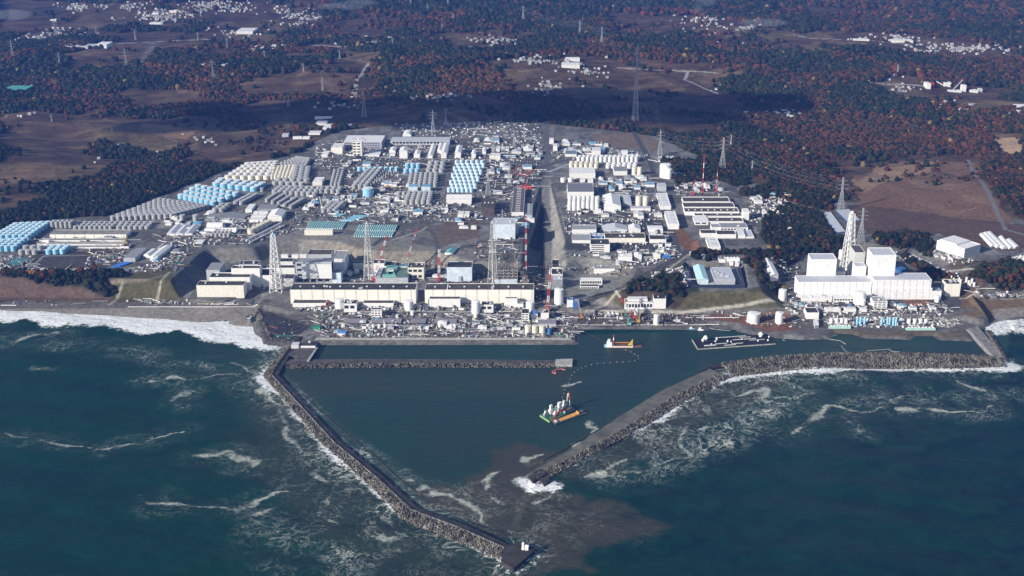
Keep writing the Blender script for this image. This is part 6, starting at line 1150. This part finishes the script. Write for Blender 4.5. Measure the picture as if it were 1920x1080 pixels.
# ---------------------------------------------------------------- vehicles, cabins, loose plant
def inpoly(p, n, rs, tries=60):
    xs = [a[0] for a in p]; ys = [a[1] for a in p]; P = np.array(p, float); out = []
    while len(out) < n:
        x = rs.uniform(min(xs), max(xs)); y = rs.uniform(min(ys), max(ys))
        if inside(np.array([x]), np.array([y]), P)[0]: out.append((x, y))
    return out
def carmesh(col, L_=4.6, W=1.9, truck=False):
    a = MB(); b_ = MB(); g_ = MB()
    if truck: a.box(-3.5, 2.0, -1.2, 1.2, .9, 3.2); b_.box(2.2, 3.9, -1.15, 1.15, .6, 2.7)
    else: a.box(-L_/2, L_/2, -W/2, W/2, .35, 1.0); b_.prism([(-1.5, -.8), (1.0, -.8), (1.0, .8), (-1.5, .8)], 1.0, 1.55)
    for x in (-1.4, 1.5):
        for y in (-.95, .8): g_.box(x-.35, x+.35, y, y+.2, 0, .7)
    return a.mesh('body', col), b_.mesh('cab' if truck else 'cabin', WIN if not truck else WHT), g_.mesh('wheels', DST)
CARC = [('white', WHT), ('silver', STEEL), ('dark', DST), ('blue', BLU), ('red', RED)]
CM = {(c, k): carmesh(m, truck=k) for c, m in CARC for k in (False, True)}
LOTS = [ # polygon, rows, per row, phrase
 ([(1058,416),(1232,413)], 2, 36, 'in the dark parking yard right of the ramp', .3), ([(600,311),(745,303)], 5, 17, 'in the inland car park below the office', .2), ([(920,303),(1010,303)], 3, 22, 'in the inland car park by the cream building', .1), ([(1690,574),(1745,573)], 2, 13, 'in the yard before the white turbine halls', .3),
 ([(1640,585),(1725,583)], 1, 12, 'along the lower road by the white halls', .2), ([(1230,294),(1310,300)], 4, 12, 'among the parked rows by the inland pylon', .4), ([(740,300),(900,299)], 2, 26, 'along the inland avenue', .3), ([(1060,472),(1105,474)], 2, 6, 'beside the four storey office', .4)]
rs = random.Random(11); nveh = 0
for (pp, nr, nc, ph, tr) in LOTS:
    cnt = {}
    for r in range(nr):
        cnt = {}
        for c_ in range(nc):
            if rs.random() < .2: continue
            x = pp[0][0]+(pp[1][0]-pp[0][0])*(c_+rs.uniform(-.1, .1))/(nc-1); y = pp[0][1]+(pp[1][1]-pp[0][1])*c_/(nc-1)+r*(3.4 if nr > 2 else 7)
            X, Y, z = GT(x, y); col = rs.choices(['white', 'silver', 'dark', 'blue', 'red'], [5, 3, 2, .5, .3])[0]; k = rs.random() < tr; nveh += 1
            if nveh > 300: break
            cnt[(col, k)] = cnt.get((col, k), 0)+1; rw = (' %s row' % ORD[nr-r]) if nr > 1 else ''
            t = thing('truck' if k else 'parked_car', '%s %s %s,%s %s' % (ORD[min(20, cnt[(col, k)])].capitalize(), col, 'truck' if k else 'car', rw+',' if rw else '', ph), 'truck' if k else 'car', (X, Y, z+.05), math.pi/2+rs.uniform(-.08, .08), '%s %ss parked %s' % (col, 'truck' if k else 'car', ph))
            a, b_, g_ = CM[(col, k)]; link('body', a, t); link('cab' if k else 'cabin', b_, t); link('wheels', g_, t)
# cabins
def cabmesh(col, L_=7, W=2.6, H=2.8):
    a = MB(); a.box(-L_/2, L_/2, -W/2, W/2, -.5, H); b_ = MB(); b_.box(-L_/2-.1, L_/2+.1, -W/2-.1, W/2+.1, H, H+.2); c_ = MB(); c_.box(-L_*.3, -L_*.3+1, -W/2-.06, -W/2, 0, 2.1); return a.mesh('wall', col), b_.mesh('roof', WR if col is not BLU else BLR), c_.mesh('door', GW)
CAB = {c: cabmesh(m) for c, m in (('white', W_), ('grey', GL), ('cream', CR), ('blue', BLU), ('rusty', RUST), ('green', GRN))}
ZN = [([(590,590),(1070,590),(1070,630),(600,632)], 46, 'in the seaside yard'), ([(1080,585),(1165,585),(1165,608),(1080,608)], 14, 'on the right hand quay'), ([(700,360),(900,385),(900,410),(640,405),(620,380)], 40, 'in the machine yard below the tanks'), ([(1060,335),(1215,335),(1230,400),(1060,400)], 26, 'between the halls right of the ramp'),
 ([(1210,560),(0,0),(0,0)], 0, ''), ([(600,278),(640,298),(740,300),(740,284)], 16, 'in the inland yard by the cream tower'), ([(850,268),(1010,262),(1010,300),(900,300)], 26, 'in the cluttered inland yard'), ([(1230,296),(1330,306),(1330,320),(1260,314)], 22, 'in the vehicle yard by the inland pylon'), ([(1220,512),(1290,502),(1298,528),(1240,522)], 18, 'in the heap above the sloping road'), ([(1405,380),(1470,370),(1475,440),(1400,410)], 20, 'in the hut village at the wood edge'),
 ([(1480,562),(1620,566),(1620,580),(1500,590)], 16, 'in the yard before the white turbine halls'), ([(1660,480),(1780,512),(1740,500),(1690,470)], 14, 'in the store rows behind the white halls'), ([(0,504),(230,506),(230,510),(0,512)], 18, 'along the cliff top road'), ([(1190,455),(1255,455),(1255,475),(1190,478)], 20, 'by the road junction')]
ncab = 0
for p, n_, ph in ZN:
    if n_ == 0: continue
    L0 = sorted(inpoly(p, n_, rs)); cn = {}
    for (x, y) in L0:
        X, Y, z = GT(x, y); c_ = rs.choices(['white', 'grey', 'cream', 'blue', 'rusty', 'green'], [6, 3, 2, .7, .6, .2])[0]; cn[c_] = cn.get(c_, 0)+1; ncab += 1
        t = thing('site_cabin', '%s %s cabin from the left %s' % (ORD[min(20, cn[c_])].capitalize(), c_, ph), 'cabin', (X, Y, z), rs.choice([0, 0, math.pi/2, 1.2]), 'site cabins '+ph); s_ = rs.uniform(.7, 1.15); t.scale = (s_, s_*rs.uniform(.9, 1.6), s_*rs.uniform(.9, 1.3))
        for nm, m in zip(('wall', 'roof', 'door'), CAB[c_]): link(nm, m, t)
print('vehicles', nveh, 'cabins', ncab)
# low sheds filling the yards
SH = [([(300,440),(400,440),(470,405),(380,412)], 13, 'below the grey slatted roofs'), ([(240,470),(330,450),(345,460),(290,500)], 6, 'on the cliff terrace left of the slate bank'), ([(560,385),(640,368),(680,385),(600,410)], 14, 'around the cyan sheets'), ([(640,372),(760,365),(860,395),(740,412)], 19, 'in the machine yard below the tanks'),
 ([(845,266),(905,262),(1012,262),(1012,300),(850,300)], 18, 'in the cluttered inland yard'), ([(598,282),(660,296),(740,300),(740,288)], 8, 'before the inland office'), ([(1034,265),(1060,262),(1215,290),(1060,292)], 16, 'behind the white tank rows'), ([(1120,338),(1215,338),(1222,360),(1120,362)], 17, 'in the module yard right of the ramp'), ([(1062,398),(1235,398),(1235,410),(1062,410)], 8, 'along the fence of the dark yard'), ([(1215,440),(1260,440),(1262,475),(1200,478)], 7, 'by the road junction'),
 ([(1405,372),(1470,368),(1478,440),(1408,405)], 20, 'in the white village by the wood'), ([(1262,338),(1350,348),(1350,366),(1268,362)], 8, 'in the switchyard behind the strip halls'), ([(595,600),(1065,600),(1065,628),(595,628)], 19, 'in the seaside yard'), ([(1480,566),(1600,570),(1790,580),(1480,590)], 12, 'in the lower yard of the white halls'), ([(460,500),(500,500),(555,530),(500,545)], 6, 'around the first lattice stack'), ([(890,395),(905,410),(880,440),(800,440)], 5, 'beside the bare brown pit'), ([(900,315),(1000,312),(975,345),(905,345)], 9, 'around the red earth patch')]
SH += [([(640,300),(700,300),(660,330),(640,345)], 5, 'left of the tilted tank block'), ([(700,350),(760,325),(764,350),(720,372)], 7, 'around the large bright blue tank'), ([(480,385),(600,350),(640,370),(560,400)], 8, 'behind the striped tanks'), ([(908,315),(950,310),(950,365),(890,365)], 7, 'between pylon and pale blue tanks'), ([(650,500),(840,510),(835,526),(650,522)], 9, 'in the hollow behind the halls'), ([(970,375),(1000,410),(985,440),(965,440)], 4, 'beside the brown ribbed hall'), ([(1100,475),(1170,470),(1180,500),(1110,490)], 6, 'above the grey slope'), ([(1285,475),(1390,495),(1400,500),(1290,492)], 6, 'behind the sunken yard'), ([(60,448),(240,448),(238,470),(60,470)], 5, 'among the concrete basins'), ([(270,425),(380,400),(400,412),(300,440)], 8, 'before the great grey block')]
for p, n_, ph in SH:
    for i, (x, y) in enumerate(sorted(inpoly(p, n_, rs))):
        w_ = rs.uniform(8, 24); x1 = x+w_; nm, wl, rf = rs.choice([('white', W_, WR), ('white', W_, WR), ('grey roofed', W_, GR), ('grey', GL, GR), ('cream', CR, LR), ('dark roofed', W_, DR), ('blue roofed', W_, BLR)])
        building(x, x+w_*.75, y, y-rs.uniform(2, 4.5), y-rs.uniform(6, 10), 'low_shed', '%s low %s shed from left %s' % (ORD[min(20, i+1)].capitalize(), nm, ph), wl, rf, rs.choice(['flat', 'flat', 'gable', 'vault']), par=.2, group='low sheds '+ph, h=rs.uniform(3.2, 6.5), units=rs.choice([0, 0, 2]))
# clutter nobody could count
cl = MB(); CLM = [W_, STEEL, GL, DST, CONC, RUST, CR, BLU, GRN, BR, CONCL, WHT]
def clutter(p, n, wts, smin=1.5, smax=6, hmax=4, pipes=.15, al=True):
    for (x, y) in inpoly(p, n, rs):
        X, Y, z = GT(x, y); mi = rs.choices(range(12), wts)[0]
        if rs.random() < pipes:
            L_ = rs.uniform(8, 40); a = rs.choice([0, 0, math.pi/2, .6, 2.5]); h = rs.uniform(.6, 2.5); cl.bar((X, Y, z+h), (X+L_*math.cos(a), Y+L_*math.sin(a), z+h), rs.uniform(.5, 1.2), mi)
        elif rs.random() < .12: r_ = rs.uniform(1, 2.4); cl.cyl(X, Y, r_, z, z+rs.uniform(2, 6), 9, mi=mi)
        else:
            w_ = rs.uniform(smin, smax)*.40; d = rs.uniform(smin, smax)*.40; a = rs.choice([0, 0, 0, 0, .1, -.1, .8]) if al else 0; c_, s_ = math.cos(a), math.sin(a); cl.prism([(X+u*c_-v*s_, Y+u*s_+v*c_) for u, v in ((-w_, -d), (w_, -d), (w_, d), (-w_, d))], z-.5, z+rs.uniform(.4, hmax*.65), mi)
WT = [2, 3, 4, 8, 6, 1.5, .8, .4, .35, 5, 4, .6]; WL = [4, 3, 4, 6, 4, .6, 1, .5, .3, 3, 4, 1.4]; WD = [.8, 2, 3, 9, 6, 3, .5, .2, .3, 6, 3, .3]; WR_ = [5, 3, 2, 3, 2, 2, 2, .3, .1, 2, 5, 1.5]
for a in (([(590,588),(1070,588),(1075,634),(600,634)], 1500, WT, 1.5, 7, 4, .3), ([(548,572),(1005,572),(1005,584),(560,584)], 420, WL, 1.5, 7, 5, .2), ([(1078,585),(1320,588),(1320,611),(1078,611)], 260, WD, 1.5, 6, 3, .3), ([(500,600),(580,600),(575,612),(540,640),(520,640)], 40, WD, 1, 4, 2, .3), ([(560,644),(590,644),(575,672),(548,672)], 30, [3, 1, 1, 3, 1, 6, 0, .5, 0, 1, 1, 2], 1.5, 4, 2, .1),
 ([(490,380),(640,345),(900,365),(1000,330),(1010,345),(985,410),(560,425)], 1100, WT, 1.5, 6, 4, .25), ([(700,355),(840,385),(830,412),(690,405)], 420, WL, 2, 7, 4, .25), ([(590,275),(640,262),(760,262),(900,300),(880,306),(650,318),(590,312)], 700, WL, 2, 7, 4, .1), ([(740,232),(900,228),(1010,232),(1020,262),(850,258),(760,252)], 420, WL, 3, 9, 5, .1), ([(850,262),(1015,262),(1015,300),(860,306)], 480, WL, 2, 8, 5, .1), ([(1032,262),(1220,290),(1200,296),(1060,300),(1035,300)], 260, WL, 2, 8, 5, .1),
 ([(1060,335),(1220,330),(1240,400),(1250,412),(1064,412)], 520, WL, 1.5, 6, 4, .3), ([(1060,410),(1235,408),(1255,470),(1160,480),(1110,470),(1060,440)], 420, WL, 1.5, 6, 4, .15), ([(1220,512),(1280,500),(1298,540),(1225,524)], 260, WR_, 2, 7, 5, .05), ([(1150,472),(1270,468),(1280,482),(1190,505),(1160,505)], 260, WL, 2, 6, 4, .1), ([(1228,290),(1340,305),(1345,322),(1240,318)], 480, WL, 2, 6, 4, .05),
 ([(1262,335),(1350,345),(1350,368),(1270,366)], 260, WT, 2, 7, 4, .4), ([(1400,370),(1475,360),(1480,445),(1400,410)], 180, WL, 3, 9, 5, .1), ([(1465,555),(1620,566),(1640,580),(1780,574),(1790,590),(1480,592)], 420, WL, 2, 7, 4, .3), ([(1550,594),(1800,596),(1800,614),(1550,614)], 520, WL, 1.5, 6, 5, .3), ([(1440,470),(1500,500),(1515,545),(1480,545)], 90, WT, 2, 7, 4, .3), ([(1660,470),(1740,490),(1790,520),(1760,522)], 200, WL, 3, 8, 4, .2),
 ([(1800,520),(1870,555),(1840,556),(1795,535)], 80, WL, 2, 7, 3, .2), ([(1840,548),(1920,552),(1920,557),(1840,556)], 50, WL, 2, 6, 3, .1), ([(0,503),(240,504),(300,490),(330,470),(340,480),(300,510),(0,513)], 260, WT, 2, 8, 4, .2), ([(0,480),(60,480),(60,505),(0,505)], 90, WT, 2, 7, 4, .2), ([(65,447),(240,447),(240,472),(60,472)], 160, WL, 2, 8, 2, .5), ([(170,475),(235,470),(225,498),(160,500)], 200, [1, 2, 2, 5, 2, 3, 1, .3, .2, 5, 1, 0], 2, 8, 4, .3),
 ([(300,440),(470,440),(530,425),(570,430),(470,458),(300,462)], 260, WT, 2, 7, 4, .2), ([(380,400),(520,400),(560,420),(400,432)], 260, WL, 2, 6, 4, .2), ([(340,458),(375,455),(330,510),(300,500)], 110, [2, 2, 2, 4, 2, 4, 1, .5, 1, 3, 1, 0], 2, 6, 4, .2), ([(455,500),(560,498),(560,545),(460,545)], 120, WT, 2, 6, 4, .3), ([(640,500),(840,495),(930,520),(930,532),(640,532)], 420, WD, 2, 6, 5, .35), ([(890,455),(975,440),(975,520),(890,500)], 180, WT, 2, 6, 3, .3), ([(960,500),(1035,500),(1060,560),(1100,575),(1005,575)], 240, WD, 2, 7, 4, .3),
 ([(890,312),(1015,308),(1015,330),(920,362)], 320, WT, 2, 8, 4, .15), ([(645,320),(760,320),(760,360),(640,360)], 160, WT, 2, 6, 3, .2), ([(1340,583),(1510,590),(1520,616),(1400,612)], 120, WT, 2, 6, 3, .2), ([(0,562),(330,566),(330,572),(0,575)], 40, WT, 1.5, 5, 2, .2), ([(265,560),(480,572),(480,576),(265,570)], 110, [5, 2, 2, 6, 3, 0, 1, 0, 0, 2, 3, 3], 1.5, 4, 2, .5), ([(1750,470),(1830,490),(1790,496),(1745,480)], 110, WL, 2, 6, 3, .05), ([(1885,485),(1925,478),(1925,512),(1900,500)], 150, [6, 1, 0, 0, 1, 0, 1, 0, 0, 0, 1, 6], 2.5, 6, 3, .05), ([(1040,500),(1160,505),(1180,520),(1110,515)], 60, WT, 2, 6, 3, .2)): clutter(*a)
for y0, x0, x1, st_, mi in ((576, 240, 480, 4, 11), (585, 560, 1060, 5, 10), (598, 590, 1075, 5, 3), (620, 600, 1070, 6, 4), (634, 600, 1070, 9, 4), (596, 1285, 1385, 4.6, 11)):
    x = x0
    while x < x1:
        a = GT(x, y0); b_ = GT(min(x1, x+st_*.8), y0); cl.bar((a[0], a[1], a[2]+.8), (b_[0], b_[1], b_[2]+.8), 1.3, mi); x += st_
o = cl.build('site_plant', CLM); tag(o, 'dense clutter of plant, pipes, crates and materials in the yards', kind='stuff')
# ---------------------------------------------------------------- far buildings and houses
FAR = [(470,530,97,93,83,'very large white roof on the left hills',W_,WR),(443,474,64,59,52,'white domed sports hall on the left hills',W_,WR),(560,581,73,70,66,'white hall below the rust wood, left of three',W_,WR),(596,619,74,70,67,'white hall below the rust wood, right of three',W_,WR),(579,597,78,75,73,'white hall below the rust wood, lower of three',W_,WR),(1060,1087,115,110,107,'white school block right of centre, upper',W_,WR),(1053,1087,128,122,117,'long white school block right of centre, lower',W_,WR),(876,887,101,97,93,'white cube house on the central hills',W_,WR),
 (285,297,28,24,21,'tall white block in the far left town',W_,GL),(318,331,24,20,16,'cream block in the far left town',CR,WR),(280,302,46,43,41,'long white block at the edge of the far town',W_,WR),(116,176,92,87,82,'long grey roofed blocks on the far left',GL,LR),(179,200,90,84,78,'angular white hall on the far left',W_,WR),(50,74,90,86,82,'white block at the far left edge of town',W_,GR),(94,112,40,37,35,'small white hall above the left wood',W_,WR),(1517,1562,149,145,141,'long cream hall in the right woods',CR,WR),(1396,1440,215,211,208,'long pale shed behind the right woods',W_,LR),(1440,1463,216,211,207,'wide pale shed joined to the long pale shed',W_,LR),
 (1474,1488,222,217,203,'left of twin long greenhouses on the right',W_,LR),(1490,1503,218,214,203,'right of twin long greenhouses on the right',W_,LR),(1602,1630,77,74,72,'yellowish long hall in the right valley town',CR,WR),(1673,1712,80,76,73,'yellowish school block in the right valley town',CR,WR),(1798,1817,209,205,202,'white hall on the right hillside field',W_,WR),(1906,1930,204,199,195,'white long hall at the right edge, upper',W_,WR),(1908,1930,212,208,204,'white long hall at the right edge, lower',W_,WR),(590,622,223,220,218,'long pale shed in the shaded hollow',W_,WR),(592,612,235,231,226,'white hall in the shaded hollow',W_,WR),(605,620,245,240,232,'stepped white hall in the shaded hollow',W_,WR),(578,600,253,250,245,'low white hall at the hollow edge',W_,WR),
 (549,566,261,257,255,'left white barn at the hollow edge',W_,WR),(567,580,261,258,255,'right white barn at the hollow edge',W_,WR),(529,541,257,252,249,'grey domed barn beside the dark wood',GL,GL),(645,657,239,236,232,'small grey roofed hall right of the hollow',W_,LR),(6,48,173,168,160,'teal roofed farm buildings at the left edge',GRN,mat('teal_green_roof', (.10, .36, .33))),(51,63,165,161,158,'white barn right of the teal roofs',W_,WR),(375,425,125,121,115,'blue grey quarry buildings on the left hills',GL,LR),(1737,1745,167,157,153,'white silo of the right hand concrete works',W_,W_),(1745,1751,166,156,154,'red painted silo of the concrete works',RED,RED),(1770,1783,163,155,152,'white hopper house of the concrete works',W_,W_),(1803,1811,172,160,158,'tall hopper tower right of the concrete works',W_,W_),(1779,1803,173,170,168,'low wall of the concrete works',W_,W_),(1820,1834,174,170,167,'white hall right of the concrete works',W_,W_),(1835,1842,173,167,165,'grey box hall at the end of the concrete works',GL,W_),(1188,1200,91,89,87,'white hall beside the tallest pylon top',W_,WR),(1240,1262,87,85,83,'white hall on the central ridge',W_,WR),(1499,1508,133,130,128,'small white hall above the cream woods hall',W_,WR),(1030,1038,270,262,258,'white building by the inland road end',W_,WR)]
for a in FAR: building(a[0], a[1], a[2], a[3], a[4], 'far_hall', a[5], a[6], a[7], par=0)
X, Y, z = GT(1755, 160); X2, Y2, z2 = GT(1772, 164); mb = MB(); mb.bar((X, Y, z+14), (X2, Y2, z2+4), 3); mb.bar((*GT(1787, 172)[:2], z2+3), (*GT(1804, 162)[:2], z2+20), 3); tag(mb.build('conveyor', STEEL), 'sloping conveyors of the right hand concrete works', 'conveyor')
HZ = [(400,12,120,14,230,'in the far left town'),(300,32,60,12,120,'at the left side of the far town'),(240,14,40,6,40,'on the top left hillside'),(150,15,60,8,60,'on the far top left slope'),(70,72,70,10,60,'in the far left village'),(30,100,60,10,30,'at the left edge hamlet'),(110,60,60,8,40,'in the left valley hamlet'),(550,28,60,14,60,'right of the far town'),(590,35,50,6,30,'on the upper middle slope'),(440,62,50,10,30,'around the sports hall'),(700,80,50,8,30,'above the long viaduct'),(830,182,150,9,60,'in the shaded hamlet left of centre'),(760,75,70,10,20,'on the hills left of centre'),(930,78,60,10,50,'in the stony hamlet above centre'),(1000,115,100,12,60,'around the white school'),(1030,165,60,16,40,'in the central wood hamlet'),(1100,135,60,10,30,'right of the white school'),(1250,15,60,10,40,'in the top valley'),(1320,40,50,20,60,'in the top right valley'),(1400,55,60,8,30,'on the right valley floor'),
 (1800,92,130,9,150,'in the right valley town'),(1680,72,70,9,50,'around the yellow valley school'),(1860,60,60,10,30,'at the far right farmland'),(1690,168,50,10,30,'left of the concrete works'),(1480,155,60,10,20,'on the right wood edge'),(1640,145,60,6,20,'along the right crossroads'),(1770,195,60,12,16,'on the right hillside'),(1900,215,20,8,12,'at the right edge farm'),(1330,90,80,15,25,'right of the tallest pylon'),(1370,165,50,5,18,'at the end of the field road'),(870,30,70,10,12,'on the high middle ridge'),(640,200,60,14,22,'along the shaded field road'),(30,215,60,12,10,'in the left dark wood'),(220,285,60,16,16,'in the dark left wood below the fields'),(390,262,50,10,10,'below the central left field'),(560,45,30,5,14,'below the far town'),(1200,75,60,6,16,'near the pylon ridge'),(1420,108,60,6,12,'in the right fields'),(1850,130,60,10,10,'in the far right woods')]
hs = []
for cx, cy, rx, ry, n_, ph in HZ:
    for _ in range(int(n_*1.05)):
        a = rs.uniform(0, 6.283); r_ = min(1.5, abs(rs.gauss(0, .62))); x, y = cx+rx*r_*math.cos(a), cy+ry*r_*math.sin(a)
        if y < -6: continue
        X, Y, z = GT(x, y); an = .3*math.sin(cx); cu, su = math.cos(an), math.sin(an); U_ = X*cu+Y*su; V_ = -X*su+Y*cu; V_ = round(V_/46)*46+rs.choice([-9, 9])+rs.uniform(-2, 2); X, Y = U_*cu-V_*su, U_*su+V_*cu; z = hz(X, Y); hs.append((Y, X, z, ph, x))
hs.sort(); HW_ = mat('house_plaster', (.55, .55, .53), var=.2); HC_ = mat('house_cream', (.50, .46, .38), var=.2); HG_ = mat('house_grey', (.30, .31, .33), var=.2); HR_ = mat('pale_house_roof', (.48, .48, .48), var=.2)
WALLS = [('white', HW_), ('cream', HC_), ('grey', HG_)]; ROOFS = [('dark', GW), ('pale', HR_), ('blue grey', mat('slate_blue_roof', (.20, .21, .24)))]
def housemesh(wm_, rm):
    a = MB(); a.box(-5, 5, -4, 4, -2, 5.5); b_ = MB(); b_.add([(-5.6, -4.6, 5.4), (5.6, -4.6, 5.4), (5.6, 0, 8), (-5.6, 0, 8), (-5.6, 4.6, 5.4), (5.6, 4.6, 5.4)], [(0, 1, 2, 3), (3, 2, 5, 4), (0, 3, 4), (1, 5, 2)]); return a, b_
HM = {}
for wn_, wmm in WALLS:
    for rn, rmm in ROOFS: a, b_ = housemesh(wmm, rmm); HM[(wn_, rn)] = (a.mesh('wall', wmm), b_.mesh('roof', rmm))
hstuff = MB(); cnt = {}
for i, (Y, X, z, ph, x) in enumerate(hs):
    wn_ = rs.choices(['white', 'cream', 'grey'], [5, 2, 3])[0]; rn = rs.choices(['dark', 'pale', 'blue grey'], [4, 1.6, 3])[0]; s_ = rs.uniform(.5, .95)*(1+.2*(Y > 4500)); rz = rs.uniform(-.5, .5)
    if i < 300:
        k = (wn_, rn, ph); cnt.setdefault(k, []).append((x, X, Y, z, s_, rz))
    else:
        w_, d, h = 5*s_, 4*s_, 5.5*s_; c0, s0 = math.cos(rz), math.sin(rz); R_ = lambda u, v: (X+u*c0-v*s0, Y+u*s0+v*c0)
        hstuff.prism([R_(-w_, -d), R_(w_, -d), R_(w_, d), R_(-w_, d)], z-2, z+h, [0, 1, 2][['white', 'cream', 'grey'].index(wn_)]); P = [(*R_(-w_, -d), z+h), (*R_(w_, -d), z+h), (*R_(w_, 0), z+h*1.4), (*R_(-w_, 0), z+h*1.4), (*R_(-w_, d), z+h), (*R_(w_, d), z+h)]
        hstuff.add(P, [(0, 1, 2, 3), (3, 2, 5, 4), (0, 3, 4), (1, 5, 2)], 3+['dark', 'pale', 'blue grey'].index(rn))
for (wn_, rn, ph), l_ in cnt.items():
    l_.sort()
    for j, (x, X, Y, z, s_, rz) in enumerate(l_):
        t = thing('house', '%s %s house, %s roof, from left %s' % (ORD[min(20, j+1)].capitalize(), wn_, rn, ph), 'house', (X, Y, z), rz, 'houses '+ph); t.scale = (s_,)*3; a, b_ = HM[(wn_, rn)]; link('wall', a, t); link('roof', b_, t)
tag(hstuff.build('distant_houses', [HW_, HC_, HG_, GW, HR_, MATS['slate_blue_roof']]), 'small pale houses of the far towns and hamlets', kind='stuff'); print('houses', len(hs), 'objs', len(bpy.data.objects))
# ---------------------------------------------------------------- air, smoke and a passing cloud
hm = bpy.data.materials.new('haze_air'); hm.use_nodes = True; N = hm.node_tree.nodes; N.remove(N['Principled BSDF']); pv = N.new('ShaderNodeVolumePrincipled')
pv.inputs['Color'].default_value = (.11, .28, .95, 1); pv.inputs['Density'].default_value = 4.5e-5; pv.inputs['Anisotropy'].default_value = 0.1
hm.node_tree.links.new(pv.outputs[0], N['Material Output'].inputs['Volume'])
mb = MB(); mb.box(-15500, 15500, -9500, 16500, -9, 960); haze = mb.build('haze', hm); tag(haze, 'thin blue haze lying over the far hills', kind='stuff')
sm = bpy.data.materials.new('thin_smoke'); sm.use_nodes = True; N = sm.node_tree.nodes; N.remove(N['Principled BSDF']); pv = N.new('ShaderNodeVolumePrincipled'); pv.inputs['Color'].default_value = (.8, .85, .95, 1); pv.inputs['Density'].default_value = .0022
sm.node_tree.links.new(pv.outputs[0], N['Material Output'].inputs['Volume'])
v_, f_ = icos(3)
def puff(px, py, z, blobs):
    X, Y, z0 = GT(px, py); mb = MB()
    for dx, dy, dz, rx, ry, rz_ in blobs: mb.add([(X+dx+p.x*rx, Y+dy+p.y*ry, z0+dz+p.z*rz_) for p in v_], f_)
    return mb
for px, py, l_, bl in ((1308, 28, 'wisp of grey smoke rising in the top right valley', ((0, 0, 30, 30, 30, 28), (40, 20, 62, 48, 40, 26), (90, 30, 88, 60, 50, 24))), (640, 22, 'faint smoke drifting left of the central ridge', ((0, 0, 25, 120, 60, 18), (90, 20, 40, 90, 50, 15))), (25, 40, 'faint smoke at the top left corner', ((0, 0, 30, 90, 60, 24),)), (1430, 52, 'low smoke on the right valley floor', ((0, 0, 22, 110, 60, 16),))):
    tag(puff(px, py, 0, bl).build('smoke', sm), l_, kind='stuff')
clm = mat('cloud_white', (.85, .85, .87), rough=1, var=.05); mb = MB(); rs = random.Random(9)
k = 1550/math.tan(SUN_EL)
for px, py, rx, ry in ((420, 215, 330, 150), (560, 208, 300, 170), (700, 212, 300, 160), (850, 215, 300, 165), (980, 205, 300, 180), (1110, 200, 300, 190), (1240, 200, 300, 170), (1350, 205, 230, 110), (330, 235, 220, 110)):
    X, Y, z0 = GT(px, py); cx, cy = X-math.cos(SUN_AZ)*k, Y-math.sin(SUN_AZ)*k
    for _ in range(9):
        dx, dy = rs.uniform(-.75, .75)*rx, rs.uniform(-.8, .8)*ry; r_ = rs.choice([rs.uniform(.4, .62), rs.uniform(.12, .3)])
        mb.add([(cx+dx+p.x*rx*r_*(1+rs.uniform(-.06, .06)), cy+dy+p.y*ry*r_*(1+rs.uniform(-.06, .06)), 1580+z0+p.z*40) for p in v_], f_)
tag(mb.build('cloud', clm), 'low cloud out over the sea that shades the inland fields', kind='structure')
